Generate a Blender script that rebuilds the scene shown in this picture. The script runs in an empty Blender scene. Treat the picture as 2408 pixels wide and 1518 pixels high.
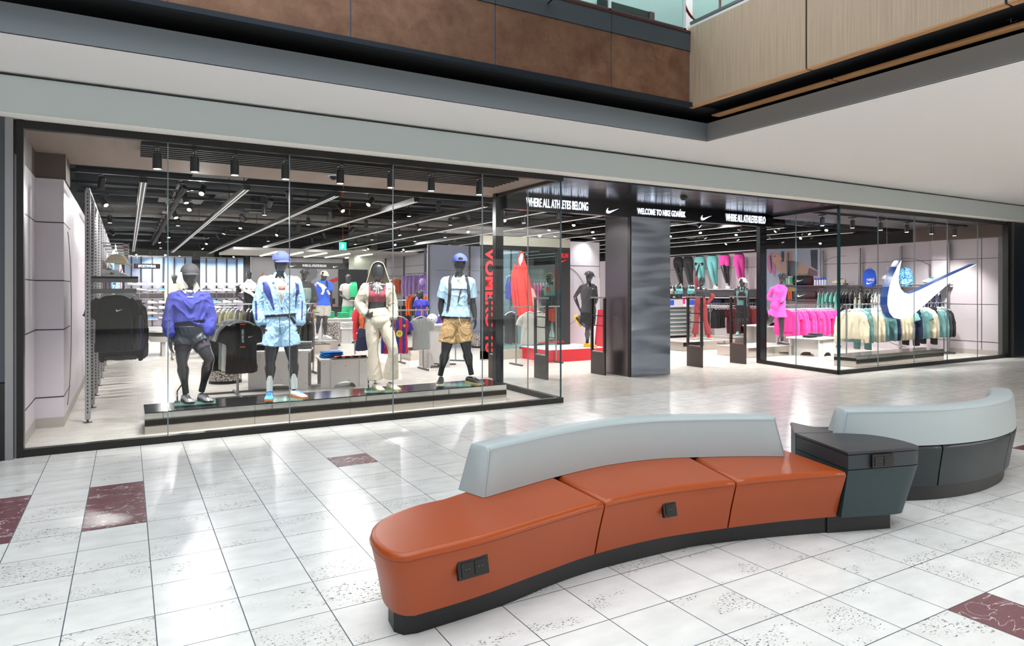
import bpy, bmesh, math, random
import numpy as np
from mathutils import Vector, Matrix
from mathutils.bvhtree import BVHTree
random.seed(7); np.random.seed(7)
SC = bpy.context.scene
COL = SC.collection
R = math.radians
ORD = ['first', 'second', 'third', 'fourth', 'fifth', 'sixth', 'seventh', 'eighth', 'ninth', 'tenth', 'eleventh', 'twelfth', 'thirteenth', 'fourteenth', 'fifteenth', 'sixteenth', 'seventeenth', 'eighteenth', 'nineteenth', 'twentieth', 'twenty-first', 'twenty-second']
# ------------------------------------------------------------------ camera
F_PX, CX, HV, CAMH, YAW = 1569.0, 1204.0, 682.0, 1.65, R(29.95)
cam = bpy.data.objects.new('camera', bpy.data.cameras.new('camera'))
COL.objects.link(cam); SC.camera = cam
cam.location = (0, 0, CAMH); cam.rotation_euler = (R(90), 0, -YAW)
cam.data.sensor_width = 36; cam.data.lens = 36*F_PX/2408
cam.data.shift_y = -(759-HV)/2408
cam.data.clip_end = 200; cam.data.clip_start = .05
# ------------------------------------------------------------------ colour management
SC.view_settings.view_transform = 'Standard'; SC.view_settings.look = 'None'
SC.view_settings.gamma = 1; SC.view_settings.use_curve_mapping = False
SC.view_settings.exposure = 0.30
SC.cycles.use_adaptive_sampling = True; SC.cycles.adaptive_threshold = .025; SC.cycles.max_bounces = 6; SC.cycles.diffuse_bounces = 3; SC.cycles.glossy_bounces = 3
SC.cycles.transparent_max_bounces = 24; SC.cycles.transmission_bounces = 4
SC.cycles.sample_clamp_indirect = 4; SC.cycles.caustics_reflective = False; SC.cycles.caustics_refractive = False
SC.cycles.use_denoising = True; SC.cycles.blur_glossy = .5
# ------------------------------------------------------------------ world (sky over the glazed atrium)
W = bpy.data.worlds.new('sky'); SC.world = W; W.use_nodes = True
bg = W.node_tree.nodes['Background']; bg.inputs[0].default_value = (.80, .90, 1, 1); bg.inputs[1].default_value = .8
def lamp(name, kind, loc, rot=(0, 0, 0), power=100, col=(1, 1, 1), parent=None, **kw):
    d = bpy.data.lights.new(name, kind); d.energy = power; d.color = col
    for k, v in kw.items(): setattr(d, k, v)
    o = bpy.data.objects.new(name, d); COL.objects.link(o)
    o.location = loc; o.rotation_euler = rot; o.parent = parent
    return o
# daylight of the skylight over the atrium void, and unseen lights added to brighten the mall
lamp('skylight_daylight', 'AREA', (0.5, -1.0, 11.5), (0, 0, 0), 1150, (.90, .96, 1), shape='RECTANGLE', size=12, size_y=12)
lamp('mall_fill_light', 'AREA', (14, -4, 3.68), (0, 0, 0), 650, (1, .95, .9), shape='RECTANGLE', size=9, size_y=3)
lamp('mall_fill_light', 'AREA', (-9, 3, 3.6), (0, 0, 0), 160, (1, .97, .93), shape='RECTANGLE', size=3, size_y=6)

lamp('upper_floor_fill', 'AREA', (4, 7.9, 8.2), (0, 0, 0), 420, (1, .98, .95), shape='RECTANGLE', size=14, size_y=2)  # unseen fill light, added to brighten the wall upstairs

# ------------------------------------------------------------------ picture point -> place in the world
sA, cA = math.sin(YAW), math.cos(YAW)
def ray(u, v):
    L = u-CX
    return Vector((sA*F_PX+cA*L, cA*F_PX-sA*L, HV-v))
def Zp(u, v, z=0):
    r = ray(u, v); k = (z-CAMH)/r.z; return Vector((r.x*k, r.y*k, z))
def Yp(u, v, y):
    r = ray(u, v); k = y/r.y; return Vector((r.x*k, y, CAMH+r.z*k))
def Xp(u, v, x):
    r = ray(u, v); k = x/r.x; return Vector((x, r.y*k, CAMH+r.z*k))
# ------------------------------------------------------------------ materials
def lin(c):
    o = []
    for x in c[:3]:
        x = x/255.; o.append(x/12.92 if x <= .04045 else ((x+.055)/1.055)**2.4)
    return (*o, 1)
MC = {}
def M(name, col=(200, 200, 200), rough=.5, metal=0, emit=None, es=0, bump=None, spec=.5, var=None, coat=0, alpha=1, stretch=None):
    """plain procedural material: colour with optional noise variation (scale, amount) and bump (scale, strength)"""
    if name in MC: return MC[name]
    m = bpy.data.materials.new(name); m.use_nodes = True; MC[name] = m
    nt = m.node_tree; b = nt.nodes['Principled BSDF']; c = lin(col)
    b.inputs['Base Color'].default_value = c; b.inputs['Roughness'].default_value = rough
    b.inputs['Metallic'].default_value = metal; b.inputs['Specular IOR Level'].default_value = spec
    b.inputs['Coat Weight'].default_value = coat; b.inputs['Alpha'].default_value = alpha
    if emit: b.inputs['Emission Color'].default_value = lin(emit); b.inputs['Emission Strength'].default_value = es
    if bump or var:
        tc = nt.nodes.new('ShaderNodeTexCoord'); mp = nt.nodes.new('ShaderNodeMapping')
        nt.links.new(tc.outputs['Object'], mp.inputs[0])
        if stretch: mp.inputs['Scale'].default_value = stretch
        if var:
            n = nt.nodes.new('ShaderNodeTexNoise'); n.inputs['Scale'].default_value = var[0]; n.inputs['Detail'].default_value = 5
            nt.links.new(mp.outputs[0], n.inputs[0])
            mx = nt.nodes.new('ShaderNodeMix'); mx.data_type = 'RGBA'
            mx.inputs[6].default_value = tuple(x*(1-var[1]) for x in c[:3])+(1,); mx.inputs[7].default_value = tuple(min(1, x*(1+var[1])) for x in c[:3])+(1,)
            nt.links.new(n.outputs[0], mx.inputs[0]); nt.links.new(mx.outputs[2], b.inputs['Base Color'])
        if bump:
            n = nt.nodes.new('ShaderNodeTexNoise'); n.inputs['Scale'].default_value = bump[0]; n.inputs['Detail'].default_value = 4
            nt.links.new(mp.outputs[0], n.inputs[0])
            bp = nt.nodes.new('ShaderNodeBump'); bp.inputs['Strength'].default_value = bump[1]; bp.inputs['Distance'].default_value = .02
            nt.links.new(n.outputs[0], bp.inputs['Height']); nt.links.new(bp.outputs[0], b.inputs['Normal'])
    return m
def nd(nt, t, **kw):
    n = nt.nodes.new(t)
    for k, v in kw.items(): setattr(n, k, v)
    return n
def mth(nt, op, a, b=None, c=None):
    n = nd(nt, 'ShaderNodeMath', operation=op)
    for i, x in enumerate((a, b, c)):
        if x is None: continue
        if isinstance(x, (int, float)): n.inputs[i].default_value = x
        else: nt.links.new(x, n.inputs[i])
    return n.outputs[0]
def mixc(nt, f, a, b):
    n = nd(nt, 'ShaderNodeMix', data_type='RGBA')
    for i, x in ((0, f), (6, a), (7, b)):
        if isinstance(x, (int, float, tuple)): n.inputs[i].default_value = x
        else: nt.links.new(x, n.inputs[i])
    return n.outputs[2]
def glass_mat(name, tint=(255, 255, 255), refl=1.0, ior=1.45):
    m = bpy.data.materials.new(name); m.use_nodes = True; nt = m.node_tree; nt.nodes.clear(); MC[name] = m
    out = nd(nt, 'ShaderNodeOutputMaterial'); mx = nd(nt, 'ShaderNodeMixShader'); fr = nd(nt, 'ShaderNodeFresnel'); gb = nd(nt, 'ShaderNodeNewGeometry'); nt.links.new(mth(nt, 'MULTIPLY_ADD', gb.outputs['Backfacing'], 1/ior-ior, ior), fr.inputs[0])
    t = nd(nt, 'ShaderNodeBsdfTransparent'); t.inputs[0].default_value = lin(tint)
    g = nd(nt, 'ShaderNodeBsdfGlossy'); g.inputs['Roughness'].default_value = 0.0
    nt.links.new(mth(nt, 'MULTIPLY', fr.outputs[0], refl), mx.inputs[0]); nt.links.new(t.outputs[0], mx.inputs[1]); nt.links.new(g.outputs[0], mx.inputs[2])
    nt.links.new(mx.outputs[0], out.inputs[0]); return m
GLASS = glass_mat('shop_glass', (252, 254, 254), .40)
GLASSB = glass_mat('rail_glass', (215, 235, 232))
GLASSG = glass_mat('green_glass', (190, 235, 220), 1)

def tile_mat(name, s, ox, oy, base, dirt, mortar, rough, joint=.004, pit=1.0, sx=None):
    """square stone slabs on world x/y with joints, slab to slab tone change and travertine pits"""
    m = bpy.data.materials.new(name); m.use_nodes = True; nt = m.node_tree; b = nt.nodes['Principled BSDF']; MC[name] = m
    geo = nd(nt, 'ShaderNodeNewGeometry'); sep = nd(nt, 'ShaderNodeSeparateXYZ'); nt.links.new(geo.outputs['Position'], sep.inputs[0])
    fx = mth(nt, 'DIVIDE', mth(nt, 'SUBTRACT', sep.outputs[0], ox), sx or s); fy = mth(nt, 'DIVIDE', mth(nt, 'SUBTRACT', sep.outputs[1], oy), s)
    def edge(f, ss):
        fr = mth(nt, 'FRACT', f); d = mth(nt, 'MINIMUM', fr, mth(nt, 'SUBTRACT', 1, fr)); return mth(nt, 'MULTIPLY', d, ss)
    e = mth(nt, 'MINIMUM', edge(fx, sx or s), edge(fy, s)); mort = mth(nt, 'LESS_THAN', e, joint/2)
    cb = nd(nt, 'ShaderNodeCombineXYZ'); nt.links.new(mth(nt, 'FLOOR', fx), cb.inputs[0]); nt.links.new(mth(nt, 'FLOOR', fy), cb.inputs[1])
    wn = nd(nt, 'ShaderNodeTexWhiteNoise'); nt.links.new(cb.outputs[0], wn.inputs[0])
    # shifted coordinates so that the veins break at the joints
    vm = nd(nt, 'ShaderNodeVectorMath', operation='MULTIPLY_ADD'); nt.links.new(wn.outputs['Color'], vm.inputs[0]); vm.inputs[1].default_value = (7, 7, 7); nt.links.new(geo.outputs['Position'], vm.inputs[2])
    mp = nd(nt, 'ShaderNodeMapping'); mp.inputs['Scale'].default_value = (1, 1.9, 1); nt.links.new(vm.outputs[0], mp.inputs[0])
    n1 = nd(nt, 'ShaderNodeTexNoise'); n1.inputs['Scale'].default_value = 5; n1.inputs['Detail'].default_value = 6; nt.links.new(mp.outputs[0], n1.inputs[0])
    n2 = nd(nt, 'ShaderNodeTexNoise'); n2.inputs['Scale'].default_value = 55; n2.inputs['Detail'].default_value = 4; n2.inputs['Roughness'].default_value = .65; nt.links.new(mp.outputs[0], n2.inputs[0])
    n3 = nd(nt, 'ShaderNodeTexNoise'); n3.inputs['Scale'].default_value = 2.6; n3.inputs['Detail'].default_value = 2; nt.links.new(mp.outputs[0], n3.inputs[0])
    msk = mth(nt, 'SMOOTH_MIN', 1, mth(nt, 'MAXIMUM', 0, mth(nt, 'MULTIPLY', mth(nt, 'SUBTRACT', mth(nt, 'ADD', n3.outputs[0], mth(nt, 'MULTIPLY', wn.outputs['Value'], .16)), .54), 7)), .0)
    thr = mth(nt, 'SUBTRACT', .725, mth(nt, 'MULTIPLY', msk, .165))
    pits = mth(nt, 'MULTIPLY', mth(nt, 'MINIMUM', 1, mth(nt, 'MAXIMUM', 0, mth(nt, 'MULTIPLY', mth(nt, 'SUBTRACT', n2.outputs[0], thr), 14))), pit)
    lo = tuple(x*.86 for x in lin(base)[:3])+(1,)
    c1 = mixc(nt, mth(nt, 'MINIMUM', 1, mth(nt, 'MAXIMUM', 0, mth(nt, 'MULTIPLY_ADD', n1.outputs[0], 2.2, -.6))), lo, lin(base))
    c2 = mixc(nt, mth(nt, 'MULTIPLY', wn.outputs['Value'], .10), c1, lin((150, 140, 128)))
    c3 = mixc(nt, pits, c2, lin(dirt)); c4 = mixc(nt, mort, c3, lin(mortar))
    nt.links.new(c4, b.inputs['Base Color'])
    rr = mth(nt, 'MULTIPLY_ADD', n1.outputs[0], .10, rough); nt.links.new(mth(nt, 'ADD', rr, mth(nt, 'MULTIPLY', mth(nt, 'MAXIMUM', pits, mort), .4)), b.inputs['Roughness'])
    bp = nd(nt, 'ShaderNodeBump'); bp.inputs['Strength'].default_value = .25; bp.inputs['Distance'].default_value = .002
    nt.links.new(mth(nt, 'SUBTRACT', 1, mth(nt, 'MAXIMUM', pits, mort)), bp.inputs['Height']); nt.links.new(bp.outputs[0], b.inputs['Normal'])
    return m
def grain_mat(name, c1, c2, scale, stretch, rough=.4, metal=0, bump=0, coords='Object'):
    m = bpy.data.materials.new(name); m.use_nodes = True; nt = m.node_tree; b = nt.nodes['Principled BSDF']; MC[name] = m
    tc = nd(nt, 'ShaderNodeTexCoord'); mp = nd(nt, 'ShaderNodeMapping'); mp.inputs['Scale'].default_value = stretch; nt.links.new(tc.outputs[coords], mp.inputs[0])
    n = nd(nt, 'ShaderNodeTexNoise'); n.inputs['Scale'].default_value = scale; n.inputs['Detail'].default_value = 8; nt.links.new(mp.outputs[0], n.inputs[0])
    rmp = mth(nt, 'MINIMUM', 1, mth(nt, 'MAXIMUM', 0, mth(nt, 'MULTIPLY_ADD', n.outputs[0], 2.6, -.8)))
    nt.links.new(mixc(nt, rmp, lin(c1), lin(c2)), b.inputs['Base Color']); b.inputs['Roughness'].default_value = rough; b.inputs['Metallic'].default_value = metal
    if bump:
        bp = nd(nt, 'ShaderNodeBump'); bp.inputs['Strength'].default_value = bump; bp.inputs['Distance'].default_value = .05; nt.links.new(n.outputs[0], bp.inputs['Height']); nt.links.new(bp.outputs[0], b.inputs['Normal'])
    return m
def speck_mat(name, base, dots, scale, size, rough=.5):
    m = bpy.data.materials.new(name); m.use_nodes = True; nt = m.node_tree; b = nt.nodes['Principled BSDF']; MC[name] = m
    tc = nd(nt, 'ShaderNodeTexCoord'); v = nd(nt, 'ShaderNodeTexVoronoi'); v.inputs['Scale'].default_value = scale; nt.links.new(tc.outputs['Object'], v.inputs[0])
    f = mth(nt, 'LESS_THAN', v.outputs['Distance'], size)
    if isinstance(dots, tuple): cc = lin(dots)
    else:
        cr = nd(nt, 'ShaderNodeValToRGB'); cr.color_ramp.interpolation = 'CONSTANT'; els = cr.color_ramp.elements
        els[0].position = 0; els[0].color = lin(dots[0]); els[1].position = .25; els[1].color = lin(dots[1])
        for i, d in enumerate(dots[2:]): e = els.new(.5+.22*i); e.color = lin(d)
        nt.links.new(v.outputs['Color'], cr.inputs[0]); cc = cr.outputs[0]
    nt.links.new(mixc(nt, f, lin(base), cc), b.inputs['Base Color']); b.inputs['Roughness'].default_value = rough
    return m
BLACK = M('black_metal', (26, 26, 28), .4, .3)
BLACKM = M('black_matte', (16, 16, 18), .8)
FRAME = M('frame_black', (20, 19, 18), .35, .2)
STEEL = M('grey_steel', (150, 150, 152), .35, .8)
GUN = M('gunmetal', (95, 94, 95), .4, .6)
CHROME = M('chrome', (200, 200, 205), .15, 1)
WHITE = M('white_paint', (225, 222, 222), .55)
TABLE = speck_mat('speckled_board', (222, 218, 216), (190, 60, 80), 14, .10)
TERR = speck_mat('terrazzo', (120, 116, 114), [(60, 58, 58), (225, 220, 215), (150, 140, 132), (30, 30, 32)], 60, .62, .4)
MAUVE = M('mauve_panel', (216, 206, 214), .35)
MQ = M('mannequin_gloss', (54, 54, 58), .26, .3, coat=.4)
# ------------------------------------------------------------------ object helpers
def tag(o, label=None, cat=None, group=None, kind=None):
    if label: o['label'] = label
    if cat: o['category'] = cat
    if group: o['group'] = group
    if kind: o['kind'] = kind
    return o
def empty(name, loc=(0, 0, 0), rz=0, label=None, cat=None, group=None, kind=None):
    o = bpy.data.objects.new(name, None); COL.objects.link(o); o.location = loc; o.rotation_euler = (0, 0, rz)
    return tag(o, label, cat, group, kind)
class B:
    """collects shapes into one mesh"""
    def __init__(s): s.bm = bmesh.new()
    def box(s, x0, y0, z0, x1, y1, z1):
        vs = [s.bm.verts.new((x, y, z)) for x in (x0, x1) for y in (y0, y1) for z in (z0, z1)]
        for f in ((0, 1, 3, 2), (4, 6, 7, 5), (0, 4, 5, 1), (2, 3, 7, 6), (0, 2, 6, 4), (1, 5, 7, 3)): s.bm.faces.new([vs[i] for i in f])
        return s
    def cyl(s, p0, p1, r0, r1=None, n=16, cap=True):
        r1 = r0 if r1 is None else r1
        return s.sweep([p0, p1], [r0, r1], n, cap)
    def sweep(s, pts, rad, n=14, cap=True, closed=False, ref=None, yaw=0):
        """tube through pts; each radius a number or (side, depth)"""
        P = [Vector(p) for p in pts]; rings = []
        N = len(P)
        for i, p in enumerate(P):
            if closed: t = P[(i+1) % N]-P[i-1]
            else: t = P[min(i+1, N-1)]-P[max(i-1, 0)]
            if t.length < 1e-9: t = Vector((0, 0, 1))
            t.normalize()
            a = Vector(ref) if ref else Vector((math.cos(yaw), math.sin(yaw), 0))
            if abs(a.dot(t)) > .92: a = Vector((0, 1, 0)) if abs(t.y) < .9 else Vector((0, 0, 1))
            a = (a-t*a.dot(t)).normalized(); b = t.cross(a)
            r = rad[i] if not isinstance(rad, (int, float)) else rad
            ra, rb = (r, r) if isinstance(r, (int, float)) else r
            rings.append([s.bm.verts.new(p+a*(ra*math.cos(2*math.pi*k/n))+b*(rb*math.sin(2*math.pi*k/n))) for k in range(n)])
        rng = range(N) if closed else range(N-1)
        for i in rng:
            A, C = rings[i], rings[(i+1) % N]
            for k in range(n): s.bm.faces.new((A[k], A[(k+1) % n], C[(k+1) % n], C[k]))
        if cap and not closed:
            s.bm.faces.new(rings[0][::-1]); s.bm.faces.new(rings[-1])
        return s
    def ell(s, c, r, nu=16, nv=10, rot=None):
        m = Matrix.Translation(c) @ (rot or Matrix.Identity(4)) @ Matrix.Diagonal((*r, 1))
        bmesh.ops.create_uvsphere(s.bm, u_segments=nu, v_segments=nv, radius=1, matrix=m); return s
    def prism(s, poly, z0, z1, axis='z', poly2=None):
        """polygon extruded along an axis; poly2 = outline at the far end"""
        def P(q, z): return {'z': (q[0], q[1], z), 'y': (q[0], z, q[1]), 'x': (z, q[0], q[1])}[axis]
        a = [s.bm.verts.new(P(q, z0)) for q in poly]; b = [s.bm.verts.new(P(q, z1)) for q in (poly2 or poly)]
        n = len(a); s.bm.faces.new(a); s.bm.faces.new(b[::-1])
        for i in range(n): s.bm.faces.new((a[i], b[i], b[(i+1) % n], a[(i+1) % n]))
        return s
    def quad(s, *pts):
        s.bm.faces.new([s.bm.verts.new(p) for p in pts]); return s
    def lathe(s, prof, c=(0, 0, 0), n=24):
        rings = [[s.bm.verts.new((c[0]+r*math.cos(2*math.pi*k/n), c[1]+r*math.sin(2*math.pi*k/n), c[2]+z)) for k in range(n)] for r, z in prof]
        for A, C in zip(rings, rings[1:]):
            for k in range(n): s.bm.faces.new((A[k], A[(k+1) % n], C[(k+1) % n], C[k]))
        s.bm.faces.new(rings[0][::-1]); s.bm.faces.new(rings[-1]); return s
    def xf(s, m): bmesh.ops.transform(s.bm, matrix=m, verts=s.bm.verts); return s
    def obj(s, name, mat, parent=None, loc=(0, 0, 0), rz=0, smooth=False, bevel=0, seg=3, kind=None, remesh=0, sm=4, wr=None, cut=None, solid=0, sub=0, ang=35, label=None):
        bmesh.ops.recalc_face_normals(s.bm, faces=s.bm.faces)
        me = bpy.data.meshes.new(name); s.bm.to_mesh(me); s.bm.free()
        o = bpy.data.objects.new(name, me); COL.objects.link(o)
        if remesh:
            md = o.modifiers.new('r', 'REMESH'); md.mode = 'VOXEL'; md.voxel_size = remesh; md.use_smooth_shade = True
            if sm: m2 = o.modifiers.new('s', 'SMOOTH'); m2.factor = .5; m2.iterations = sm
            dg = bpy.context.evaluated_depsgraph_get(); nm = bpy.data.meshes.new_from_object(o.evaluated_get(dg))
            o.modifiers.clear(); o.data = nm; bpy.data.meshes.remove(me); me = nm; me.name = name
            if wr: wrinkle(me, *wr)
            if cut:
                bm = bmesh.new(); bm.from_mesh(me)
                bmesh.ops.delete(bm, geom=[f for f in bm.faces if cut(f.calc_center_median(), f.normal)], context='FACES'); bm.to_mesh(me); bm.free()
            smooth = True
        if isinstance(mat, (list, tuple)):
            for x in mat: me.materials.append(x)
        elif mat: me.materials.append(mat)
        if smooth and not remesh:
            me.shade_smooth()
            if ang < 180 and not bevel: me.set_sharp_from_angle(angle=R(ang))
        elif smooth: me.shade_smooth()
        if solid: md = o.modifiers.new('thickness', 'SOLIDIFY'); md.thickness = solid; md.offset = 0
        if bevel:
            md = o.modifiers.new('bevel', 'BEVEL'); md.width = bevel; md.segments = seg; md.limit_method = 'ANGLE'; md.angle_limit = R(40); md.harden_normals = True; me.shade_smooth()
        if sub: md = o.modifiers.new('sub', 'SUBSURF'); md.levels = sub; md.render_levels = sub
        o.parent = parent; o.location = loc; o.rotation_euler = (0, 0, rz)
        if kind: o['kind'] = kind
        if label: o['label'] = label
        return o
def wrinkle(me, amp, scale, axis=(1, 1, .45), seed=0, ridge=.6):
    n = len(me.vertices); co = np.empty(n*3, 'f'); me.vertices.foreach_get('co', co); co = co.reshape(-1, 3).astype('d')
    no = np.empty(n*3, 'f'); me.vertices.foreach_get('normal', no); no = no.reshape(-1, 3)
    rg = np.random.RandomState(seed); p = co*np.array(axis)*scale; w = np.zeros(n)
    q = p + .6*np.sin(p[:, [1, 2, 0]]*1.7+rg.rand(3)*6)
    for o in range(3):
        for _ in range(3):
            k = rg.normal(size=3); k /= np.linalg.norm(k); w += np.sin((q@k)*(2**o)*2.2+rg.rand()*6)/(1.7**o)/3
    w = (1-ridge)*w + ridge*(1-2*np.sqrt(np.abs(np.clip(w, -1, 1))))
    co += no*(w*amp)[:, None]; me.vertices.foreach_set('co', co.astype('f').ravel()); me.update()
def copy_tree(o, parent=None):
    c = o.copy(); COL.objects.link(c); c.parent = parent
    for ch in list(o.children): copy_tree(ch, c)
    return c
def cr(pts, n=6):
    """Catmull-Rom through points of any dimension"""
    P = np.array(pts, float); out = []
    for i in range(len(P)-1):
        p0 = P[max(i-1, 0)]; p1 = P[i]; p2 = P[i+1]; p3 = P[min(i+2, len(P)-1)]
        for k in range(n):
            t = k/n; out.append(.5*((2*p1)+(-p0+p2)*t+(2*p0-5*p1+4*p2-p3)*t*t+(-p0+3*p1-3*p2+p3)*t**3))
    out.append(P[-1]); return [tuple(x) for x in out]
TEXT_MESH = {}
def text_mesh(s, xs=.62, off=.02, ext=.02):
    k = (s, xs, off, ext)
    if k in TEXT_MESH: return TEXT_MESH[k]
    cu = bpy.data.curves.new('t', 'FONT'); cu.body = s; cu.size = 1; cu.offset = off; cu.extrude = ext; cu.align_x = 'CENTER'; cu.align_y = 'CENTER'; cu.resolution_u = 4
    o = bpy.data.objects.new('t', cu); COL.objects.link(o); dg = bpy.context.evaluated_depsgraph_get()
    me = bpy.data.meshes.new_from_object(o.evaluated_get(dg)); bpy.data.objects.remove(o)
    me.transform(Matrix.Diagonal((xs, 1, 1, 1))); TEXT_MESH[k] = me; return me
def text(s, width, height, mat, parent, loc, rot=(R(90), 0, 0), name='lettering', off=.02, depth=.006):
    """lettering fitted to a width and a cap height; stands in the x/z plane facing -y by default"""
    me = text_mesh(s, 1, off, .5).copy(); xs = [v.co.x for v in me.vertices]; ys = [v.co.y for v in me.vertices]
    w = max(xs)-min(xs); h = max(ys)-min(ys); cx = (max(xs)+min(xs))/2; cy = (max(ys)+min(ys))/2
    me.transform(Matrix.Diagonal((width/w, height/h, depth, 1)) @ Matrix.Translation((-cx, -cy, 0)))
    me.materials.append(mat); o = bpy.data.objects.new(name, me); COL.objects.link(o); o.parent = parent; o.location = loc; o.rotation_euler = rot
    return o
# curved tick outline, width 1, measured from the big window sign
SW_PX = [(1278,455),(1160,525),(1040,620),(900,740),(780,850),(700,915),(640,940),(585,947),(535,935),(500,890),(482,820),(483,750),(500,660),(530,570),(570,480),(605,425),(590,500),(580,570),(583,630),(600,680),(630,712),(665,724),(700,718),(760,693),(870,640),(1000,580),(1140,515)]
SWW = [Yp(1960+a/3.795, 500+b/3.795, 8.42) for a, b in SW_PX]
_x0 = min(p.x for p in SWW); _x1 = max(p.x for p in SWW); _z0 = min(p.z for p in SWW)
TICK = [((p.x-_x0)/(_x1-_x0)-.5, (p.z-_z0)/(_x1-_x0)-.28) for p in SWW]
def tick(w, mat, parent, loc, rot=(0, 0, 0), depth=.006, name='tick_emblem', tilt=0, hs=1):
    c, s = math.cos(tilt), math.sin(tilt)
    b = B().prism([((x*c-z*s)*w, (x*s+z*c)*w*hs) for x, z in TICK], -depth/2, depth/2, 'y'); o = b.obj(name, mat, parent, loc); o.rotation_euler = rot
    return o
# ================================================================== THE SETTING
YF, ZF = 8.12, 3.335            # shop front plane and head height
FLOOR = tile_mat('travertine_floor', .3945, .12, 6.60, (232, 230, 226), (62, 55, 48), (70, 74, 84), .19, .0052, 1.0)
SFLOOR = tile_mat('shop_floor_tile', .79, .12, 8.12, (222, 216, 208), (165, 158, 150), (165, 158, 150), .16, .004, .25, 1.185)
RED = None
fl = B().box(-14, -13, -.2, 42, YF, 0).obj('floor', FLOOR, kind='structure')
def veined(name, c1, c2):
    m = bpy.data.materials.new(name); m.use_nodes = True; nt = m.node_tree; b = nt.nodes['Principled BSDF']
    g = nd(nt, 'ShaderNodeNewGeometry'); mp = nd(nt, 'ShaderNodeMapping'); mp.inputs['Rotation'].default_value = (0, 0, .5); mp.inputs['Scale'].default_value = (1, 2.2, 1); nt.links.new(g.outputs['Position'], mp.inputs[0])
    n = nd(nt, 'ShaderNodeTexNoise'); n.inputs['Scale'].default_value = 3.2; n.inputs['Detail'].default_value = 7; n.inputs['Distortion'].default_value = .8; nt.links.new(mp.outputs[0], n.inputs[0])
    d = mth(nt, 'ABSOLUTE', mth(nt, 'SUBTRACT', n.outputs[0], .52)); vein = mth(nt, 'LESS_THAN', d, .006)
    n2 = nd(nt, 'ShaderNodeTexNoise'); n2.inputs['Scale'].default_value = 30; n2.inputs['Detail'].default_value = 5; nt.links.new(mp.outputs[0], n2.inputs[0])
    nt.links.new(mixc(nt, vein, mixc(nt, n2.outputs[0], lin(c1), lin(c2)), lin((205, 190, 190))), b.inputs['Base Color']); b.inputs['Roughness'].default_value = .26
    return m
RED = veined('red_marble', (96, 58, 64), (126, 82, 86))
gx = lambda i: .12+.3945*i
gy = lambda j: 6.60-.3945*j
for i, j, nx, ny in ((-1, 0, 1, 3), (-3, 0, 1, 3), (4, 0, 1, 1), (9, 12, 1, 3), (20, 8, 2, 1), (14, 6, 1, 1)):
    B().box(gx(i)+.003, gy(j+ny)+.003, -.01, gx(i+nx)-.003, gy(j)-.003, .0012).obj('marble_inlay', RED, fl)
sf = B().box(-3, YF, -.2, 26, 33, 0).obj('floor_shop', SFLOOR, kind='structure')

PLAS = M('plaster_fascia', (196, 205, 204), .7)
SOFF = M('plaster_soffit', (240, 236, 234), .75)
GREYF = M('plaster_grey', (120, 128, 134), .6)
# fascia over the shops, soffit and its raised edge round the atrium void
B().box(-14, 7.87, ZF, 42, 7.90, 3.69).box(-14, 7.90, ZF, 42, YF+.1, ZF+.02).obj('trim_1', [PLAS], kind='structure')
B().box(-14, 7.868, ZF-.004, 42, YF+.05, ZF).obj('trim_2', M('ledge_cream_lit', (255, 250, 242), .9), kind='structure')  # cream made extra pale to stand for floor light on the underside
b = B().box(-14, 6.68, 3.72, 42, 8.6, 3.76); b.box(6.98, -13, 3.72, 42, 6.68, 3.76); b.obj('ceiling', SOFF, kind='structure')
b = B().box(-14, 6.66, 3.72, 7.0, 6.70, 3.96); b.obj('trim_3', GREYF, kind='structure')
b = B().box(6.96, -13, 3.72, 7.0, 6.70, 3.96); b.obj('trim_4', M('plaster_grey_right', (150, 148, 146), .6), kind='structure')
B().box(-14, 8.15, ZF+.02, 42, 8.25, 3.74).obj('wall_above_shop', BLACKM, kind='structure')
# thin cable lying along the top of the fascia
tag(B().sweep([(x, 7.862+.004*math.sin(x*3), 3.695+.004*math.sin(x*1.3)) for x in np.linspace(-3, 14, 60)], .004, 6).obj('cable', BLACK), 'thin black cable lying along the top edge of the grey fascia', 'cable')
# balcony of the floor above: black recess, metal-look panels, oak cladding
B().box(-14, 6.45, 4.10, 7.4, 12, 4.2).obj('ceiling_recess', BLACKM, kind='structure')
B().box(6.44, -13, 4.14, 42, 12, 4.22).obj('ceiling_recess_right', BLACKM, kind='structure')
B().box(-14, 6.36, 4.045, 6.40, 6.44, 4.095).obj('trim_5', M('blue_black_trim', (22, 30, 40), .35, .3), kind='structure')
def patina():
    m = bpy.data.materials.new('patina_metal'); m.use_nodes = True; nt = m.node_tree; b = nt.nodes['Principled BSDF']
    g = nd(nt, 'ShaderNodeNewGeometry'); n = nd(nt, 'ShaderNodeTexNoise'); n.inputs['Scale'].default_value = 2.2; n.inputs['Detail'].default_value = 10; n.inputs['Roughness'].default_value = .7; nt.links.new(g.outputs['Position'], n.inputs[0])
    v = nd(nt, 'ShaderNodeTexVoronoi'); v.distance = 'CHEBYCHEV'; v.inputs['Scale'].default_value = 9; nt.links.new(g.outputs['Position'], v.inputs[0])
    f = mth(nt, 'MINIMUM', 1, mth(nt, 'MAXIMUM', 0, mth(nt, 'MULTIPLY_ADD', n.outputs[0], 3.2, -1.15)))
    f2 = mth(nt, 'MULTIPLY_ADD', v.outputs['Color'], .22, mth(nt, 'MULTIPLY', f, .8))
    nt.links.new(mixc(nt, f2, lin((92, 62, 46)), lin((138, 104, 82))), b.inputs['Base Color'])
    nt.links.new(mth(nt, 'MULTIPLY_ADD', f, -.12, .42), b.inputs['Roughness']); b.inputs['Metallic'].default_value = .55
    return m
PAT = patina()
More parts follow.
